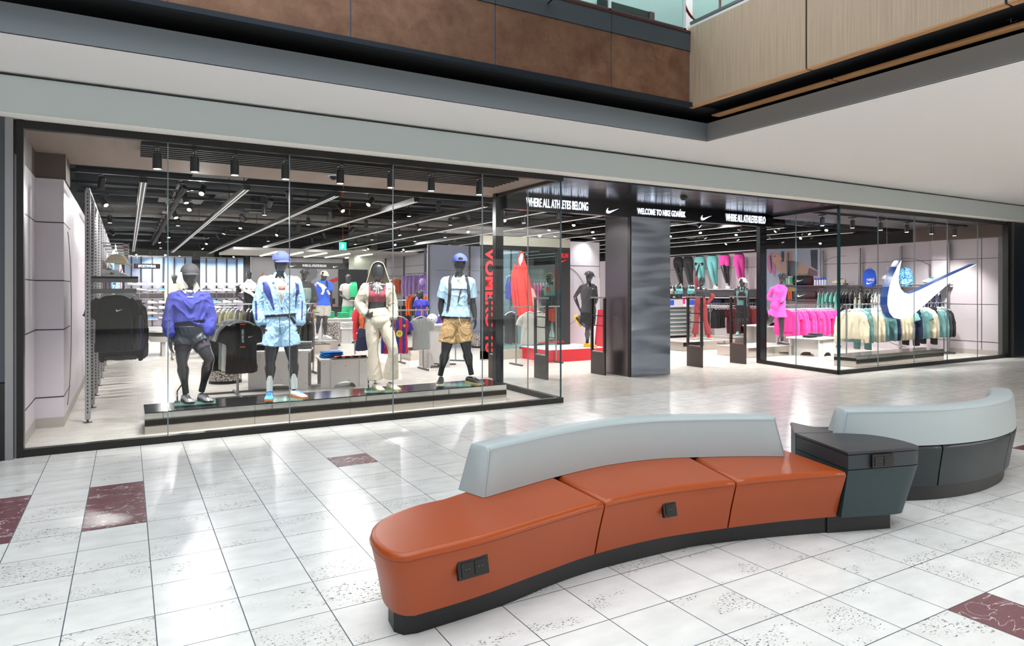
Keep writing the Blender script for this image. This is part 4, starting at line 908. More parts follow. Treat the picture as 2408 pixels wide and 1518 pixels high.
# ---- balls
def ball(c, r, mat, stripe, label, panels=0):
    e = tag(B().ell(c, (r, r, r), 28, 18).obj('basketball' if 'basket' in label else 'football', mat, smooth=True), label, 'ball')
    C_ = Vector(c)
    if stripe:
        for k in range(3):
            rot = Matrix.Rotation(k*1.05, 4, 'Z') @ Matrix.Rotation(.5, 4, 'X')
            B().sweep([C_+rot @ Vector((0, (r+.0005)*math.cos(t), (r+.0005)*math.sin(t))) for t in np.linspace(0, 6.283, 30)[:-1]], .0035, 5, closed=True).obj('seam', stripe, e)
    return e
def wedge_mat():
    m = bpy.data.materials.new('purple_yellow_ball'); m.use_nodes = True; nt = m.node_tree; b = nt.nodes['Principled BSDF']; tc = nd(nt, 'ShaderNodeTexCoord'); sp = nd(nt, 'ShaderNodeSeparateXYZ'); nt.links.new(tc.outputs['Generated'], sp.inputs[0])
    a = mth(nt, 'ARCTAN2', mth(nt, 'SUBTRACT', sp.outputs[2], .5), mth(nt, 'SUBTRACT', sp.outputs[0], .5)); f = mth(nt, 'GREATER_THAN', mth(nt, 'SINE', mth(nt, 'MULTIPLY', a, 4)), 0)
    nt.links.new(mixc(nt, f, lin((60, 40, 110)), lin((240, 190, 30))), b.inputs['Base Color']); b.inputs['Roughness'].default_value = .5; return m
# plinths in terrazzo
def plinth(x, y, r, h, label, z=0, band=True):
    e = empty('stone_plinth', (x, y, z), 0, label, 'plinth'); B().lathe([(r, 0), (r, h-.01), (r-.01, h)], n=36).obj('block', TERR, e, smooth=True)
    if band: B().lathe([(r+.005, 0), (r+.005, .05)], n=36).obj('base_band', BLACK, e, smooth=True)
p = spot(537, 905); plinth(p.x, p.y+.4, .27, .34, 'round terrazzo plinth behind the black tee stand')
p = Zp(375, 800); e = empty('display_table', (1.03, 19.2, 0), 0, 'small pale table with black edge carrying the terrazzo block near the shoe wall', 'table')
B().lathe([(.62, .50), (.66, .56), (.66, .60)], n=30).obj('table_top', M('black_edge', (40, 40, 42), .4), e, smooth=True); B().lathe([(.55, .36), (.62, .5)], n=30).obj('under_shelf', WHITE, e, smooth=True)
for a in range(3): B().box(-.04+.5*math.cos(a*2.1), -.04+.5*math.sin(a*2.1)*.8, 0, .04+.5*math.cos(a*2.1), .04+.5*math.sin(a*2.1)*.8, .36).obj('leg', WHITE, e)
e = tag(B().box(.78, 18.85, .60, 1.42, 19.4, .97).obj('stone_block', TERR), 'terrazzo block with a basketball on it near the shoe wall', 'block')
ball((1.02, 19.0, 1.10), .125, FB['charcoal'], M('seam_lime', (190, 220, 60), .5), 'dark basketball with lime seams on the terrazzo block')
p = Zp(805, 800); plinth(5.22, 19.8, .27, .72, 'tall dark terrazzo plinth beside the blue-shirt mannequin')
p = spot(1250, 800); plinth(8.9, 17.2, .3, .4, 'far terrazzo plinth half hidden behind the entrance glass')
ball((5.66, 13.25, 1.035), .112, speck_mat('speckled_ball', (235, 235, 235), (25, 25, 28), 22, .22), None, 'white football with black specks on the tall table')
e = B().lathe([(.05, 0), (.045, .012), (.03, .014)], (5.66, 13.25, .915), 20).obj('ball_stand', CHROME); tag(e, 'small ring stand under the white football', 'stand')
# ---- stand with the black tee and the tag strip
def swingticket(x, y, z, parent=None, l=.40, label=None):
    e = empty('size_strip', (x, y, z), 0); e.parent = parent
    B().box(-.038, -.006, -l, .038, 0, 0).obj('strip', BLACK, e); B().box(-.038, -.008, -.03, .038, -.006, -.015).box(-.038, -.008, -l+.03, .038, -.006, -l+.045).obj('orange_band', FB['orange'], e); text('NIKE DRI-FIT', .20, .03, LOGO, e, (0, -.008, -l*.5), (R(90), R(90), 0), depth=.002)
    if label: tag(e, label, 'size strip')
    return e
st = empty('garment_stand', (1.50, 11.25, 0), 0, 'T-shaped steel stand holding the black and grey tees behind the window', 'clothes stand')
B().cyl((0, 0, 0), (0, 0, 1.34), .02, n=10).obj('post', STEEL, st, smooth=True); B().box(-.42, -.30, 0.005, .38, -.26, .03).obj('base_bar', GUN, st); B().box(-.02, -.5, 0.005, .02, .45, .03).obj('base_bar', GUN, st); B().box(-.5, .25, 0.005, .6, .29, .03).obj('base_bar', GUN, st)
B().box(-.012, -.42, 1.31, .012, 0, 1.335).obj('arm', STEEL, st)
hang('tee', 'black', (1.50, 10.82, 1.32), .05, 'black tee with small white tick hanging foremost on the T-shaped stand', None, 1, 1.08, 1.0, .01)
tick(.07, LOGO, None, (1.60, 10.755, .97), name='chest_logo').parent = bpy.data.objects['tee_shirt']; o_ = [o for o in bpy.data.objects if o.name.startswith('chest_logo')][-1]; o_.location = (.11, -.066, -.34)
hang('tee', 'white', (1.44, 10.92, 1.32), .1, 'white tee hanging second behind the black tee on the stand', None, 2, 1.04); hang('tee', 'sage', (1.40, 11.02, 1.32), .12, 'grey-green tee hanging third on the T-shaped stand', None, 0, 1.04); hang('long', 'black', (1.38, 11.12, 1.32), .1, 'black long-sleeve top hanging last on the T-shaped stand', None, 1, 1.04)
swingticket(1.50, 10.72, 1.16, label='black and orange size strip hanging over the black tee')
# rack with khaki and black tops behind the two left mannequins
rack((1.35, 16.2), (3.9, 16.2), 1.33, 'steel rack of khaki and black tops behind the two left mannequins')
fill((1.55, 16.2), (2.3, 16.2), 1.33, lambda i: ('tee', 'khaki'), R(62), 'khaki tops on the left rack', lambda k, m: 'khaki tee in the row on the rack behind the left mannequins', 8)
fill((2.35, 16.2), (3.8, 16.2), 1.33, lambda i: ('long' if i % 3 else 'tee', 'black' if i % 4 else 'charcoal'), R(62), 'black tops on the left rack', lambda k, m: m+' '+W1[k]+' in the row right of the khaki tees', 15)
fill((.9, 17.9), (2.2, 17.9), 1.30, lambda i: ('tee', 'stone'), R(62), 'stone tops on the second left rack', lambda k, m: 'stone-coloured tee hanging on the rear rack near the shoe wall', 6); rack((.8, 17.9), (2.4, 17.9), 1.30, 'steel rack of stone tops nearer the shoe wall')
rack((2.6, 13.6), (3.35, 13.6), 1.2, 'steel rack of black trousers behind the blue-jacket mannequin'); fill((2.7, 13.6), (3.25, 13.6), 1.2, lambda i: ('pants', 'black'), R(70), 'black trousers on the short rack', lambda k, m: 'black trousers on the short rack behind the blue jacket', 5)
# football shirts
def stripe_mat():
    m = bpy.data.materials.new('jersey_stripes'); m.use_nodes = True; nt = m.node_tree; b = nt.nodes['Principled BSDF']; tc = nd(nt, 'ShaderNodeTexCoord'); sp = nd(nt, 'ShaderNodeSeparateXYZ'); nt.links.new(tc.outputs['Object'], sp.inputs[0])
    z = sp.outputs[2]; x = sp.outputs[0]
    s = mth(nt, 'SINE', mth(nt, 'MULTIPLY', x, 44)); n = nd(nt, 'ShaderNodeTexNoise'); n.inputs['Scale'].default_value = 5; mp = nd(nt, 'ShaderNodeMapping'); mp.inputs['Rotation'].default_value = (0, .7, 0); mp.inputs['Scale'].default_value = (.4, 1, 2); nt.links.new(tc.outputs['Object'], mp.inputs[0]); nt.links.new(mp.outputs[0], n.inputs[0])
    f = mth(nt, 'MINIMUM', 1, mth(nt, 'MAXIMUM', 0, mth(nt, 'MULTIPLY_ADD', mth(nt, 'ADD', s, mth(nt, 'MULTIPLY_ADD', n.outputs[0], 3, -1.5)), 2.2, .5)))
    ax = mth(nt, 'ABSOLUTE', x); arm = mth(nt, 'GREATER_THAN', mth(nt, 'ADD', ax, mth(nt, 'MULTIPLY', z, .16)), .17)
    nt.links.new(mixc(nt, arm, mixc(nt, f, lin((44, 42, 132)), lin((200, 30, 64))), lin((40, 40, 150))), b.inputs['Base Color']); b.inputs['Roughness'].default_value = .7; return m
JER = stripe_mat()
rack((4.1, 12.95), (5.45, 12.95), 1.24, 'steel rack of striped football shirts in front of the tall speckled table')
j = hang('jersey', JER, (4.72, 12.78, 1.25), .02, 'red and blue striped football shirt hanging foremost with yellow round print', None, 0, 1.0, 1.0, .01)
YL = M('print_yellow', (238, 222, 40), .5)
B().cyl((0, -.062, -.47), (0, -.066, -.47), .068, n=28).obj('round_print', YL, j)
for k in range(3): B().sweep([(-.036+.004*k, -.0675, -.448-.02*k), (0, -.0675, -.440-.02*k), (.036-.005*k, -.0675, -.452-.02*k)], .0042-.0006*k, 6).obj('print_arc', LOGOB, j)
tick(.075, YL, j, (-.10, -.062, -.33)); B().prism([(-.025, .03), (.025, .03), (.025, -.01), (0, -.035), (-.025, -.01)], -.066, -.062, 'y').obj('crest', M('crest_gold', (214, 170, 60), .5), j, (.10, 0, -.32))
B().prism([(-.024, .0), (.0, .0), (.0, -.034), (-.024, -.01)], -.068, -.066, 'y').obj('crest_field', M('crest_red', (150, 30, 50), .5), j, (.10, 0, -.32))
hang('jersey', JER, (4.60, 12.9, 1.25), .1, 'second striped football shirt half hidden behind the foremost one', None, 1)
hang('tee', 'grey', (5.25, 12.86, 1.22), -.05, 'grey tee with black shoulders and small red tick behind the football', None, 2, .92, 1, .012)
hang('shorts', 'navy', (4.08, 12.95, 1.0), .3, 'navy shorts hanging low on the football rack')
for i in range(4): hang('jersey', JER, (6.05+.12*i, 13.6+.12*i, 1.28), R(40), 'striped football shirt in the row right of the speckled table', 'football shirts right of the tall table', i)
rack((6.0, 13.5), (6.7, 14.2), 1.28, 'short rack of striped football shirts behind the backpack mannequin')
for i in range(6): hang('tee', ('red', 'orange', 'black')[i % 3], (4.35+.16*i, 14.4, 1.42), R(60), '%s tee in the row behind the football shirts' % ('red', 'orange', 'black')[i % 3], 'tees behind the football shirts', i)
rack((4.2, 14.4), (5.5, 14.4), 1.42, 'steel rack of red and orange tees behind the football shirts')
# ---- left wall shelving: perforated uprights, shelf with cap, front-hung black tops
def upright():
    e = empty('shelf_upright', (0, 0, 0)); B().box(-.03, -.03, .04, .03, .03, 2.9).obj('post', M('upright_grey', (158, 156, 158), .4, .5), e, bevel=.006)
    b = B()
    for k in range(60): b.box(-.007, -.032, .12+k*.046, .007, -.0305, .145+k*.046); 
    for k in range(60): b.box(.0305, -.007, .12+k*.046, .032, .007, .145+k*.046)
    b.obj('slots', M('slot_dark', (30, 30, 32), .7), e); B().cyl((0, 0, 0), (0, 0, .05), .012, n=8).lathe([(.05, 0), (.05, .008)], n=14).obj('foot', GUN, e); return e
u0_ = upright()
for i in range(17):
    e = u0_ if i == 0 else copy_tree(u0_); e.location = (-.43, 9.86+1.22*i, 0)
    tag(e, 'grey perforated shelf upright, number %s from the window along the left wall' % (wn_+['ninth', 'tenth', 'eleventh', 'twelfth', 'thirteenth', 'fourteenth', 'fifteenth', 'sixteenth', 'seventeenth'])[i], 'shelf upright', 'shelf uprights on the left wall')
B().cyl((-.5, 9.86, .16), (-.5, 9.86, .17), .04).obj
e = empty('shelf_bracket_beam', (-.43, 9.86, 2.9), 0, 'steel top beam joining the uprights along the left wall', 'shelf beam'); B().box(-.02, 0, 0, .02, 19.6, .03).obj('beam', STEEL, e)
sh = empty('display_shelf', (-.40, 10.05, 1.80), 0, 'grey metal shelf with a cap stand above the black tops', 'shelf')
B().box(0, -.1, 0, .52, .45, .025).obj('board', GUN, sh); B().box(0, -.1, -.05, .52, -.09, .03).obj('lip', GUN, sh)
B().box(.0, -.10, -.19, .5, -.07, -.13).obj('hanging_arm', GUN, sh); B().box(.235, -.1, -.075, .265, .62, -.055).obj('face_out_bar', STEEL, sh)
cs = empty('cap_stand', (-.12, 10.0, 1.826), 0, 'clear acrylic cap stand on the metal shelf', 'cap stand'); B().box(-.03, -.02, 0, .03, .02, .17).obj('post', M('acrylic', (200, 205, 210), .1, alpha=.6), cs); B().box(-.12, -.07, 0, .10, .07, .01).obj('base', M('acrylic', (200, 205, 210), .1, alpha=.6), cs)
def cap(parent, c, r, mat, face=0, back=False, label=None, group=None, tilt=0, bmat=None):
    """baseball cap; face = direction of the visor (0 = towards -y)"""
    bmat = bmat or mat; e = empty('cap', c, face+(math.pi if back else 0)); e.parent = parent; e.rotation_euler = (tilt, 0, face+(math.pi if back else 0))
    b = B(); prof = [(r*math.cos(t), r*1.03*math.sin(t)) for t in np.linspace(0, math.pi/2-.02, 9)]
    b.lathe(prof, (0, 0, 0), 24)
    for v in b.bm.verts: v.co.y *= 1.2
    b.obj('crown', mat, e, smooth=True, ang=80)
    b = B(); top = []; 
    for i in range(15):
        a = math.pi*(i/14); x = -math.cos(a); y = math.sin(a); xi, yi = x*r*.86, -(r*1.2*math.sqrt(max(0, 1-(x*.86)**2)))+.01; xo, yo = x*r*.88, yi-y*r*.62
        zc = -.10*r*0-(x*x)*r*.16; top.append((b.bm.verts.new((xi, yi, zc+.006)), b.bm.verts.new((xo, yo, zc-.012*y*(r/.1))), b.bm.verts.new((xi, yi, zc)), b.bm.verts.new((xo, yo, zc-.006-.012*y*(r/.1)))))
    for A_, C_ in zip(top, top[1:]):
        b.bm.faces.new((A_[0], A_[1], C_[1], C_[0])); b.bm.faces.new((A_[2], C_[2], C_[3], A_[3])); b.bm.faces.new((A_[1], A_[3], C_[3], C_[1]))
    b.obj('visor', bmat, e, smooth=True, ang=60)
    B().ell((0, 0, r*1.03), (.009, .009, .005), 10, 6).obj('button', mat, e, smooth=True)
    if back: B().ell((0, -r*1.06, .02) if False else (0, r*1.09, .028), (r*.32, .012, .030), 14, 8).obj('strap_opening', MQ, e, smooth=True)
    if label: tag(e, label, 'cap', group)
    return e
cap(None, (-.12, 9.98, 2.0), .115, FB['cream'], R(50), label='pale beige cap on the clear stand over the black tops')
sneaker((-.15, 10.2, 1.826), .2, SW, SW, SK, LOGOB, 'white trainer half hidden behind the cap stand')
hang('tee', 'black', (-.15, 10.10, 1.74), .02, 'black tee with white tick, foremost on the left wall arm', None, 1, 1.03, 1.0, .01)
tick(.085, LOGO, [o for o in bpy.data.objects if o.get('label', '').startswith('black tee with white tick, f')][0], (.06, -.068, -.33), name='chest_logo')
for i, (mt, kd) in enumerate((('charcoal', 'long'), ('navy', 'long'), ('black', 'jacket'), ('black', 'long'))): hang(kd, mt, (-.10+.03*i, 10.22+.10*i, 1.72), -.06*i, '%s %s hanging %s behind the foremost black top' % (mt, W1[kd], ['directly', 'second', 'third', 'last'][i]), None, i, 1.0, .86)
cols = ['skyblue', 'navy', 'skyblue', 'white', 'coral',  'black', 'white', 'grey', 'blue', 'black']
for i in range(9):
    y = 12.0+1.22*i
    for z in ((1.42, 2.52) if i > 1 else (1.42,)):
        e = empty('face_out_arm', (-.43, y+.3, z), 0, 'steel arm with hanging clothes, %s, bay %s of the left wall' % ('upper level' if z > 2 else 'lower level', ['two', 'three', 'four', 'five', 'six', 'seven', 'eight', 'nine', 'ten'][i]), 'hanging arm', 'hanging arms of the left wall'); B().box(0, -.35, -.010, .46, -.33, .010).box(0, .43, -.010, .46, .45, .010).box(.36, -.35, -.008, .45, .45, .008).obj('arm', GUN, e)
    for q in range(3):
        if i > 1: hang('tee', cols[(i+q) % 10], (-.20, y+.3*q, 2.52), R(78+4*q), '%s tee hanging high in bay %s of the left wall' % (cols[(i+q) % 10], ['two', 'three', 'four', 'five', 'six', 'seven', 'eight', 'nine', 'ten'][i]), 'tees hung high on the left wall', q)
        hang('long' if q else 'jacket', ('black', 'charcoal', 'navy')[q], (-.08+.04*q, y+.3*q, 1.42), R(8*q), '%s top hanging low in bay %s of the left wall' % (('black', 'charcoal', 'navy')[q], ['two', 'three', 'four', 'five', 'six', 'seven', 'eight', 'nine', 'ten'][i]), 'dark tops hung low on the left wall', q)
# ---- far shoe wall
LB = bpy.data.materials.new('lit_wall_print'); LB.use_nodes = True; nt = LB.node_tree; b_ = nt.nodes['Principled BSDF']; g_ = nd(nt, 'ShaderNodeNewGeometry'); sp_ = nd(nt, 'ShaderNodeSeparateXYZ'); nt.links.new(g_.outputs['Position'], sp_.inputs[0])
c_ = mixc(nt, mth(nt, 'MINIMUM', 1, mth(nt, 'MAXIMUM', 0, mth(nt, 'MULTIPLY_ADD', sp_.outputs[2], .75, -1.2))), lin((186, 178, 190)), lin((140, 172, 214))); nt.links.new(c_, b_.inputs['Base Color']); nt.links.new(c_, b_.inputs['Emission Color']); b_.inputs['Emission Strength'].default_value = .16
def shoe_wall(x0, x1, ups, label):
    w = empty('shoe_wall_unit', ((x0+x1)/2, 31.8, 0), 0, label, 'shelf wall'); hw = (x1-x0)/2; xc = (x0+x1)/2
    B().box(-hw, 0, .15, hw, .12, 3.02).obj('lit_panel', LB, w); B().box(-hw, -.03, 3.02, hw, .1, 3.10).obj('top_beam', STEEL, w)
    for x in ups: B().box(x-xc-.028, -.05, .1, x-xc+.028, 0, 3.05).obj('post', M('shoe_post_dark', (60, 56, 62), .5, .2), w)
    B().box(-hw, -.12, 1.30, hw, 0, 1.52).obj('dark_band', M('band_mauve', (96, 84, 92), .5), w); B().box(-hw, -.14, 1.28, hw, 0, 1.31).box(-hw, -.14, 1.52, hw, 0, 1.55).obj('shelf_edge', WHITE, w)
    B().box(-hw, -.3, 0, hw, 0, .14).obj('base', WHITE, w)
    for cxx in (-hw*.45, hw*.35): B().sweep([(cxx+.17*math.cos(t), -.15, 1.41+.17*math.sin(t)) for t in np.linspace(0, 6.283, 24)[:-1]], .008, 5, closed=True).obj('ring_emblem', WHITE, w)
upsL = [Yp(u, 700, 31.8).x for u in (309, 332, 358, 384, 410, 435)]; upsR = [Yp(u, 700, 31.8).x for u in (485, 509, 533, 557)]
shoe_wall(Yp(293, 700, 31.8).x, Yp(451, 700, 31.8).x, upsL, 'pale blue lit wall with sneakers left of the dark doorway'); shoe_wall(Yp(471, 700, 31.8).x, Yp(572, 700, 31.8).x, upsR, 'pale blue lit wall with sneakers right of the dark doorway')
rows = [(1.84, 'top row'), (1.60, 'second row'), (1.08, 'third row'), (.86, 'fourth row'), (.64, 'fifth row'), (.40, 'bottom row')]
pal = [(SW, SW), (SGY, SW), (SW, SW), (SK, SW), (SCR, SW), (SPU, SW), (SBL, SW), (SW, SGY), (SGY, SK), (SW, SW)]
cn = {id(SW): 'white', id(SGY): 'grey', id(SK): 'black', id(SCR): 'cream', id(SPU): 'purple', id(SBL): 'blue', id(SYE): 'yellow', id(SRD): 'red'}
rr = random.Random(3)
for ci, x in enumerate(upsL+upsR):
    for ri, (z, rn) in enumerate(rows):
        up, so = pal[0] if ri == 0 else pal[rr.randrange(10)]
        cname = ['first', 'second', 'third', 'fourth', 'fifth', 'sixth', 'seventh', 'eighth', 'ninth', 'tenth'][ci]
        sneaker((x, 31.55, z+.012), rr.uniform(-.2, .2), up, so, SW, None, '%s sneaker on the shoe wall, %s, %s post from the left' % (cn[id(up)], rn, cname), 'sneakers on the far shoe wall', rich=False, sc=1.25)
        e = tag(B().box(-.13, -.05, -.012, .13, .17, 0).obj('shoe_shelf', STEEL, None, (x, 31.58, z+.012)), 'small shelf under a sneaker, %s, %s post from the left' % (rn, cname), 'shelf', 'small shelves of the far shoe wall')
sgn = empty('hanging_sign', (Yp(346, 625, 31.0).x, 31.0, Yp(346, 625.5, 31.0).z), 0, 'black hanging sign with the white word SPORTSWEAR', 'sign'); B().box(-.47, 0, -.10, .47, .05, .10).obj('panel', BLACKM, sgn); text('SPORTSWEAR', .64, .11, LED, sgn, (0, -.01, 0), off=.015); B().cyl((-.35, .02, .1), (-.35, .02, 2), .004, n=5).cyl((.35, .02, .1), (.35, .02, 2), .004, n=5).obj('wire', STEEL, sgn); B().box(-.40, -.008, -.09, -.385, 0, .09).box(.385, -.008, -.09, .40, 0, .09).obj('red_bar', FB['red'], sgn)
# ---- checkout zone
GW = M('grey_mural', (146, 144, 148), .6, var=(1.2, .12))
mw = empty('wall_mural', (4.6, 26.5, 0), kind='structure'); xl = Yp(590, 650, 26.5).x-4.6; xr = Yp(806, 650, 26.5).x-4.6
B().box(xl, 0, 0, xr, .1, 2.9).obj('panel', GW, mw)
def poly(parent, uv, y, mat, name='print', th=.006):
    P = [Yp(u, v, y) for u, v in uv]; o = parent.location; return B().prism([(p.x-o.x, p.z-o.z) for p in P], y-th-o.y, y-o.y, 'y').obj(name, mat, parent)
RP = M('print_red', (196, 34, 44), .6)
poly(mw, [(764, 662), (803, 648), (803, 657), (771, 668)], 26.49, RP); poly(mw, [(600, 665), (622, 636), (612, 660)], 26.49, M('print_rust', (200, 90, 64), .6))
poly(mw, [(724, 628), (743, 628), (745, 636), (748, 641), (744, 644), (745, 650), (736, 656), (728, 668), (716, 668), (722, 645)], 26.485, M('print_dark', (105, 105, 110), .7)); poly(mw, [(724, 616), (745, 622), (744, 632), (728, 630), (718, 640), (716, 625)], 26.48, M('print_darker', (50, 50, 54), .7))
poly(mw, [(716, 700), (740, 668), (752, 668), (764, 690), (800, 730), (716, 730)], 26.487, M('print_salmon', (206, 140, 124), .6))
cl_ = B().box(2.9, 22.6, 2.94, 9.1, 26.5, 3.02).obj('ceiling_checkout', M('mesh_ceiling', (206, 202, 198), .6, bump=(60, .3)), kind='structure')
for i in range(5):
    e = empty('linear_lamp', (4.3+.8*i, 24.6, 2.93), 0, 'white linear lamp under the pale checkout ceiling, %s from the left' % wn_[i], 'lamp', 'linear lamps over the checkout')
    B().box(-.04, -1.6, -.02, .04, 1.6, 0.01).obj('tube', M('tube_light', (255, 255, 255), .3, emit=(255, 252, 246), es=3), e); lamp('tube_glow', 'AREA', (0, 0, -.03), (0, 0, 0), 14, (1, .98, .95), parent=e, shape='RECTANGLE', size=.08, size_y=3)
sg2 = empty('checkout_sign', (Yp(746, 625, 24.3).x, 24.3, Yp(746, 624.5, 24.3).z), 0, 'long black sign with white lettering above the checkout', 'sign'); hw = Yp(812, 625, 24.3).x-sg2.location.x
B().box(-hw, 0, -.11, hw, .1, .11).obj('panel', M('sign_dark', (44, 46, 48), .3), sg2); text('WHERE ALL ATHLETES BELONG', hw*.84, .09, LOGO, sg2, (-.1, -.008, 0)); tick(.22, LOGO, sg2, (-hw*.82, -.005, 0)); tick(.22, LOGO, sg2, (hw*.66, -.005, 0))
B().box(7.35, 24.6, 0, 8.25, 25.3, 4.3).obj('column_concrete', M('concrete_column', (176, 180, 164), .7, var=(2, .15)), kind='structure')
e = empty('wall_screen', (Yp(831, 670, 24.4).x, 24.4, 1.7), 0, 'black screen panel on the concrete column', 'screen'); B().box(-.55, 0, -.65, .55, .08, .72).obj('screen', SOCK, e)
ct = empty('checkout_counter', (6.6, 23.4, 0), 0, 'long black-topped checkout counter behind the green shirts', 'counter'); B().box(-2.4, 0, 0, 2.4, .8, 1.0).obj('body', M('counter_dark', (52, 50, 52), .5), ct); B().box(-2.5, -.05, 1.0, 2.5, .85, 1.06).obj('counter_top', BLACK, ct)
for i in range(4):
    e = empty('cash_register', (5.3+.95*i, 23.6, 1.06), 0, 'small black till screen on the checkout counter, %s from the left' % wn_[i], 'till', 'till screens on the counter'); B().box(-.12, 0, .1, .12, .03, .3).obj('screen', SOCK, e); B().box(-.03, .02, 0, .03, .06, .12).obj('stand', SOCK, e)
for i in range(7):
    e = empty('sock_pack', (4.85+.105*i, 22.0, .78), 0, 'lime yellow sock pack with black tick hanging in the row by the counter', 'sock pack', 'lime sock packs'); B().box(-.045, 0, 0, .045, .02, .26).obj('pack', FB['lime'], e); B().box(-.01, -.005, .04, .02, 0, .20).obj('print', LOGOB, e)
e = empty('sock_rail', (5.18, 22.05, 0), 0, 'thin rail stand holding the lime sock packs', 'stand'); B().cyl((-.45, 0, 1.06), (.45, 0, 1.06), .01, n=6).cyl((-.45, 0, 0), (-.45, 0, 1.06), .012, n=6).cyl((.45, 0, 0), (.45, 0, 1.06), .012, n=6).obj('frame', GUN, e)
# ---- partition wall in the middle (x = 9.2)
pt = empty('wall_partition', (9.2, 20.0, 0), kind='structure')
PGW = M('partition_white', (214, 210, 216), .4)
B().box(0, 0, 0, .1, 8.2, 3.0).obj('panel', PGW, pt); B().box(0.1, 0, 0, .72, .1, 2.9).obj('panel', PGW, pt); B().sweep([(.72-.62*math.cos(t), -.003, 1.7+1.2*math.sin(t)) for t in np.linspace(.2, 1.2, 12)], .008, 5).obj('groove', LINE, pt)
for x in (.75, 1.62, 1.95): B().box(x-.03, -.03, 0, x+.03, .03, 3.1).obj('post', M('shoe_post', (120, 112, 120), .4, .4), pt)
B().box(-.05, -.03, 3.05, 1.98, .03, 3.12).obj('top_beam', STEEL, pt); B().box(.78, 0, 1.9, 1.6, .02, 2.9).obj('mirror', M('mirror_pale', (170, 186, 180), .08, .9), pt)
for z in (2.55, 1.3): B().box(-.004, 0, z, 0, 8.2, z+.012).obj('groove', LINE, pt)
for y in (0, 2.1, 4.2, 6.3): B().box(-.06, y-.03, 0, 0, y+.03, 3.15).obj('post', M('shoe_post', (120, 112, 120), .4, .4), pt)
for y0, y1, z, sp_ in ((20.6, 21.9, 2.25, [('pants', 'purple')]), (22.2, 23.6, 2.25, [('pants', 'lilac'), ('shorts', 'purple')]), (24.2, 26.2, 2.2, [('tee', 'orange'), ('tee', 'white')])):
    e = empty('wall_rail', (8.95, (y0+y1)/2, z), 0, 'steel wall rail carrying %s clothes on the partition' % (sp_[0][1]), 'rail'); h_ = (y1-y0)/2; B().cyl((0, -h_, 0), (0, h_, 0), .012, n=6).box(0, -h_, -.01, .25, -h_+.02, .01).box(0, h_-.02, -.01, .25, h_, .01).obj('rail', STEEL, e)
    n = 7 if y0 > 21 else 6
    for i in range(n):
        kd, mt = sp_[i % len(sp_)]; hang(kd, mt, (8.93, y0+.15+(y1-y0-.3)*i/(n-1), z+.01), R(8), '%s %s hanging from the upper partition rail' % (mt, W1[kd]), '%s clothes on the partition' % mt, i, .8)
e = empty('wall_shelf', (8.9, 20.9, 1.82), 0, 'thin shelf on the partition carrying two basketballs', 'shelf'); B().box(-.12, -.9, -.02, .3, .9, 0).obj('board', STEEL, e)
ball((8.78, 21.35, 1.945), .122, FB['lilac'], LOGO, 'pale purple basketball with white seams, left one on the partition shelf'); ball((8.78, 20.45, 1.945), .122, wedge_mat(), None, 'purple and yellow basketball, right one on the partition shelf')
e = empty('wall_rail', (8.85, 21.3, 1.62), 0, 'lower partition rail with orange and lilac tops', 'rail'); B().cyl((0, -1.2, 0), (0, 1.2, 0), .012, n=6).box(0, -1.2, -.01, .35, -1.18, .01).box(0, 1.18, -.01, .35, 1.2, .01).obj('rail', STEEL, e)
for i in range(9): mt, kd = [('orange', 'hoodie'), ('orange', 'hoodie'), ('orange', 'tee'), ('lilac', 'tee'), ('lilac', 'tee'), ('lilac', 'long'), ('charcoal', 'long'), ('orange', 'hoodie'), ('orange', 'hoodie')][i]; hang(kd, mt, (8.8, 20.25+.26*i, 1.63), R(12), '%s %s on the lower partition rail' % (mt, W1[kd]), '%s tops on the lower partition rail' % mt, i)
e = empty('wall_shelf', (10.3, 19.9, 1.8), 0, 'thin shelf carrying the pink backpack', 'shelf'); B().box(-.9, -.25, -.02, .9, .1, 0).obj('board', STEEL, e)
def backpack(c, rz, mat, label, w=.3, h=.42, d=.16, txt=None, logo=None):
    e = empty('backpack', c, rz, label, 'backpack'); b = B(); b.sweep([(0, 0, .01), (0, 0, .06), (0, 0, h*.55), (0, 0, h*.85), (0, 0, h)], [(w*.47, d*.45), (w*.52, d*.5), (w*.5, d*.5), (w*.42, d*.42), (w*.2, d*.2)], 20)
    b.obj('body', mat, e, smooth=True, wr=None); B().sweep([(-w*.36, -d*.42, .05), (0, -d*.62, .05), (w*.36, -d*.42, .05)], [(.03, .1)]*3, 8).obj('front_pocket', mat, e, smooth=True)
    B().sweep([(-.04, 0, h-.01), (-.03, 0, h+.035), (.03, 0, h+.035), (.04, 0, h-.01)], .008, 6).obj('top_handle', mat, e, smooth=True)
    if txt: text(txt, w*.55, .07, LOGO, e, (0, -d*.62-.03, h*.33)); 
    if logo: tick(w*.62, LOGO, e, (0, -d*.62-.03, h*.17), depth=.01)
    return e
backpack((9.95, 19.8, 1.80), 0, FB['coral'], 'pink backpack on the shelf behind the backpack mannequin')
for i in range(5): hang('tee', 'hotpink', (12.0+.12*i, 19.3, 2.0), R(60), 'pink tee in the row far behind the blue-capped mannequin', 'far pink tees', i, .9)
rack((11.8, 19.3), (12.8, 19.3), 2.0, 'tall rack of pink tees far behind the backpack mannequin')
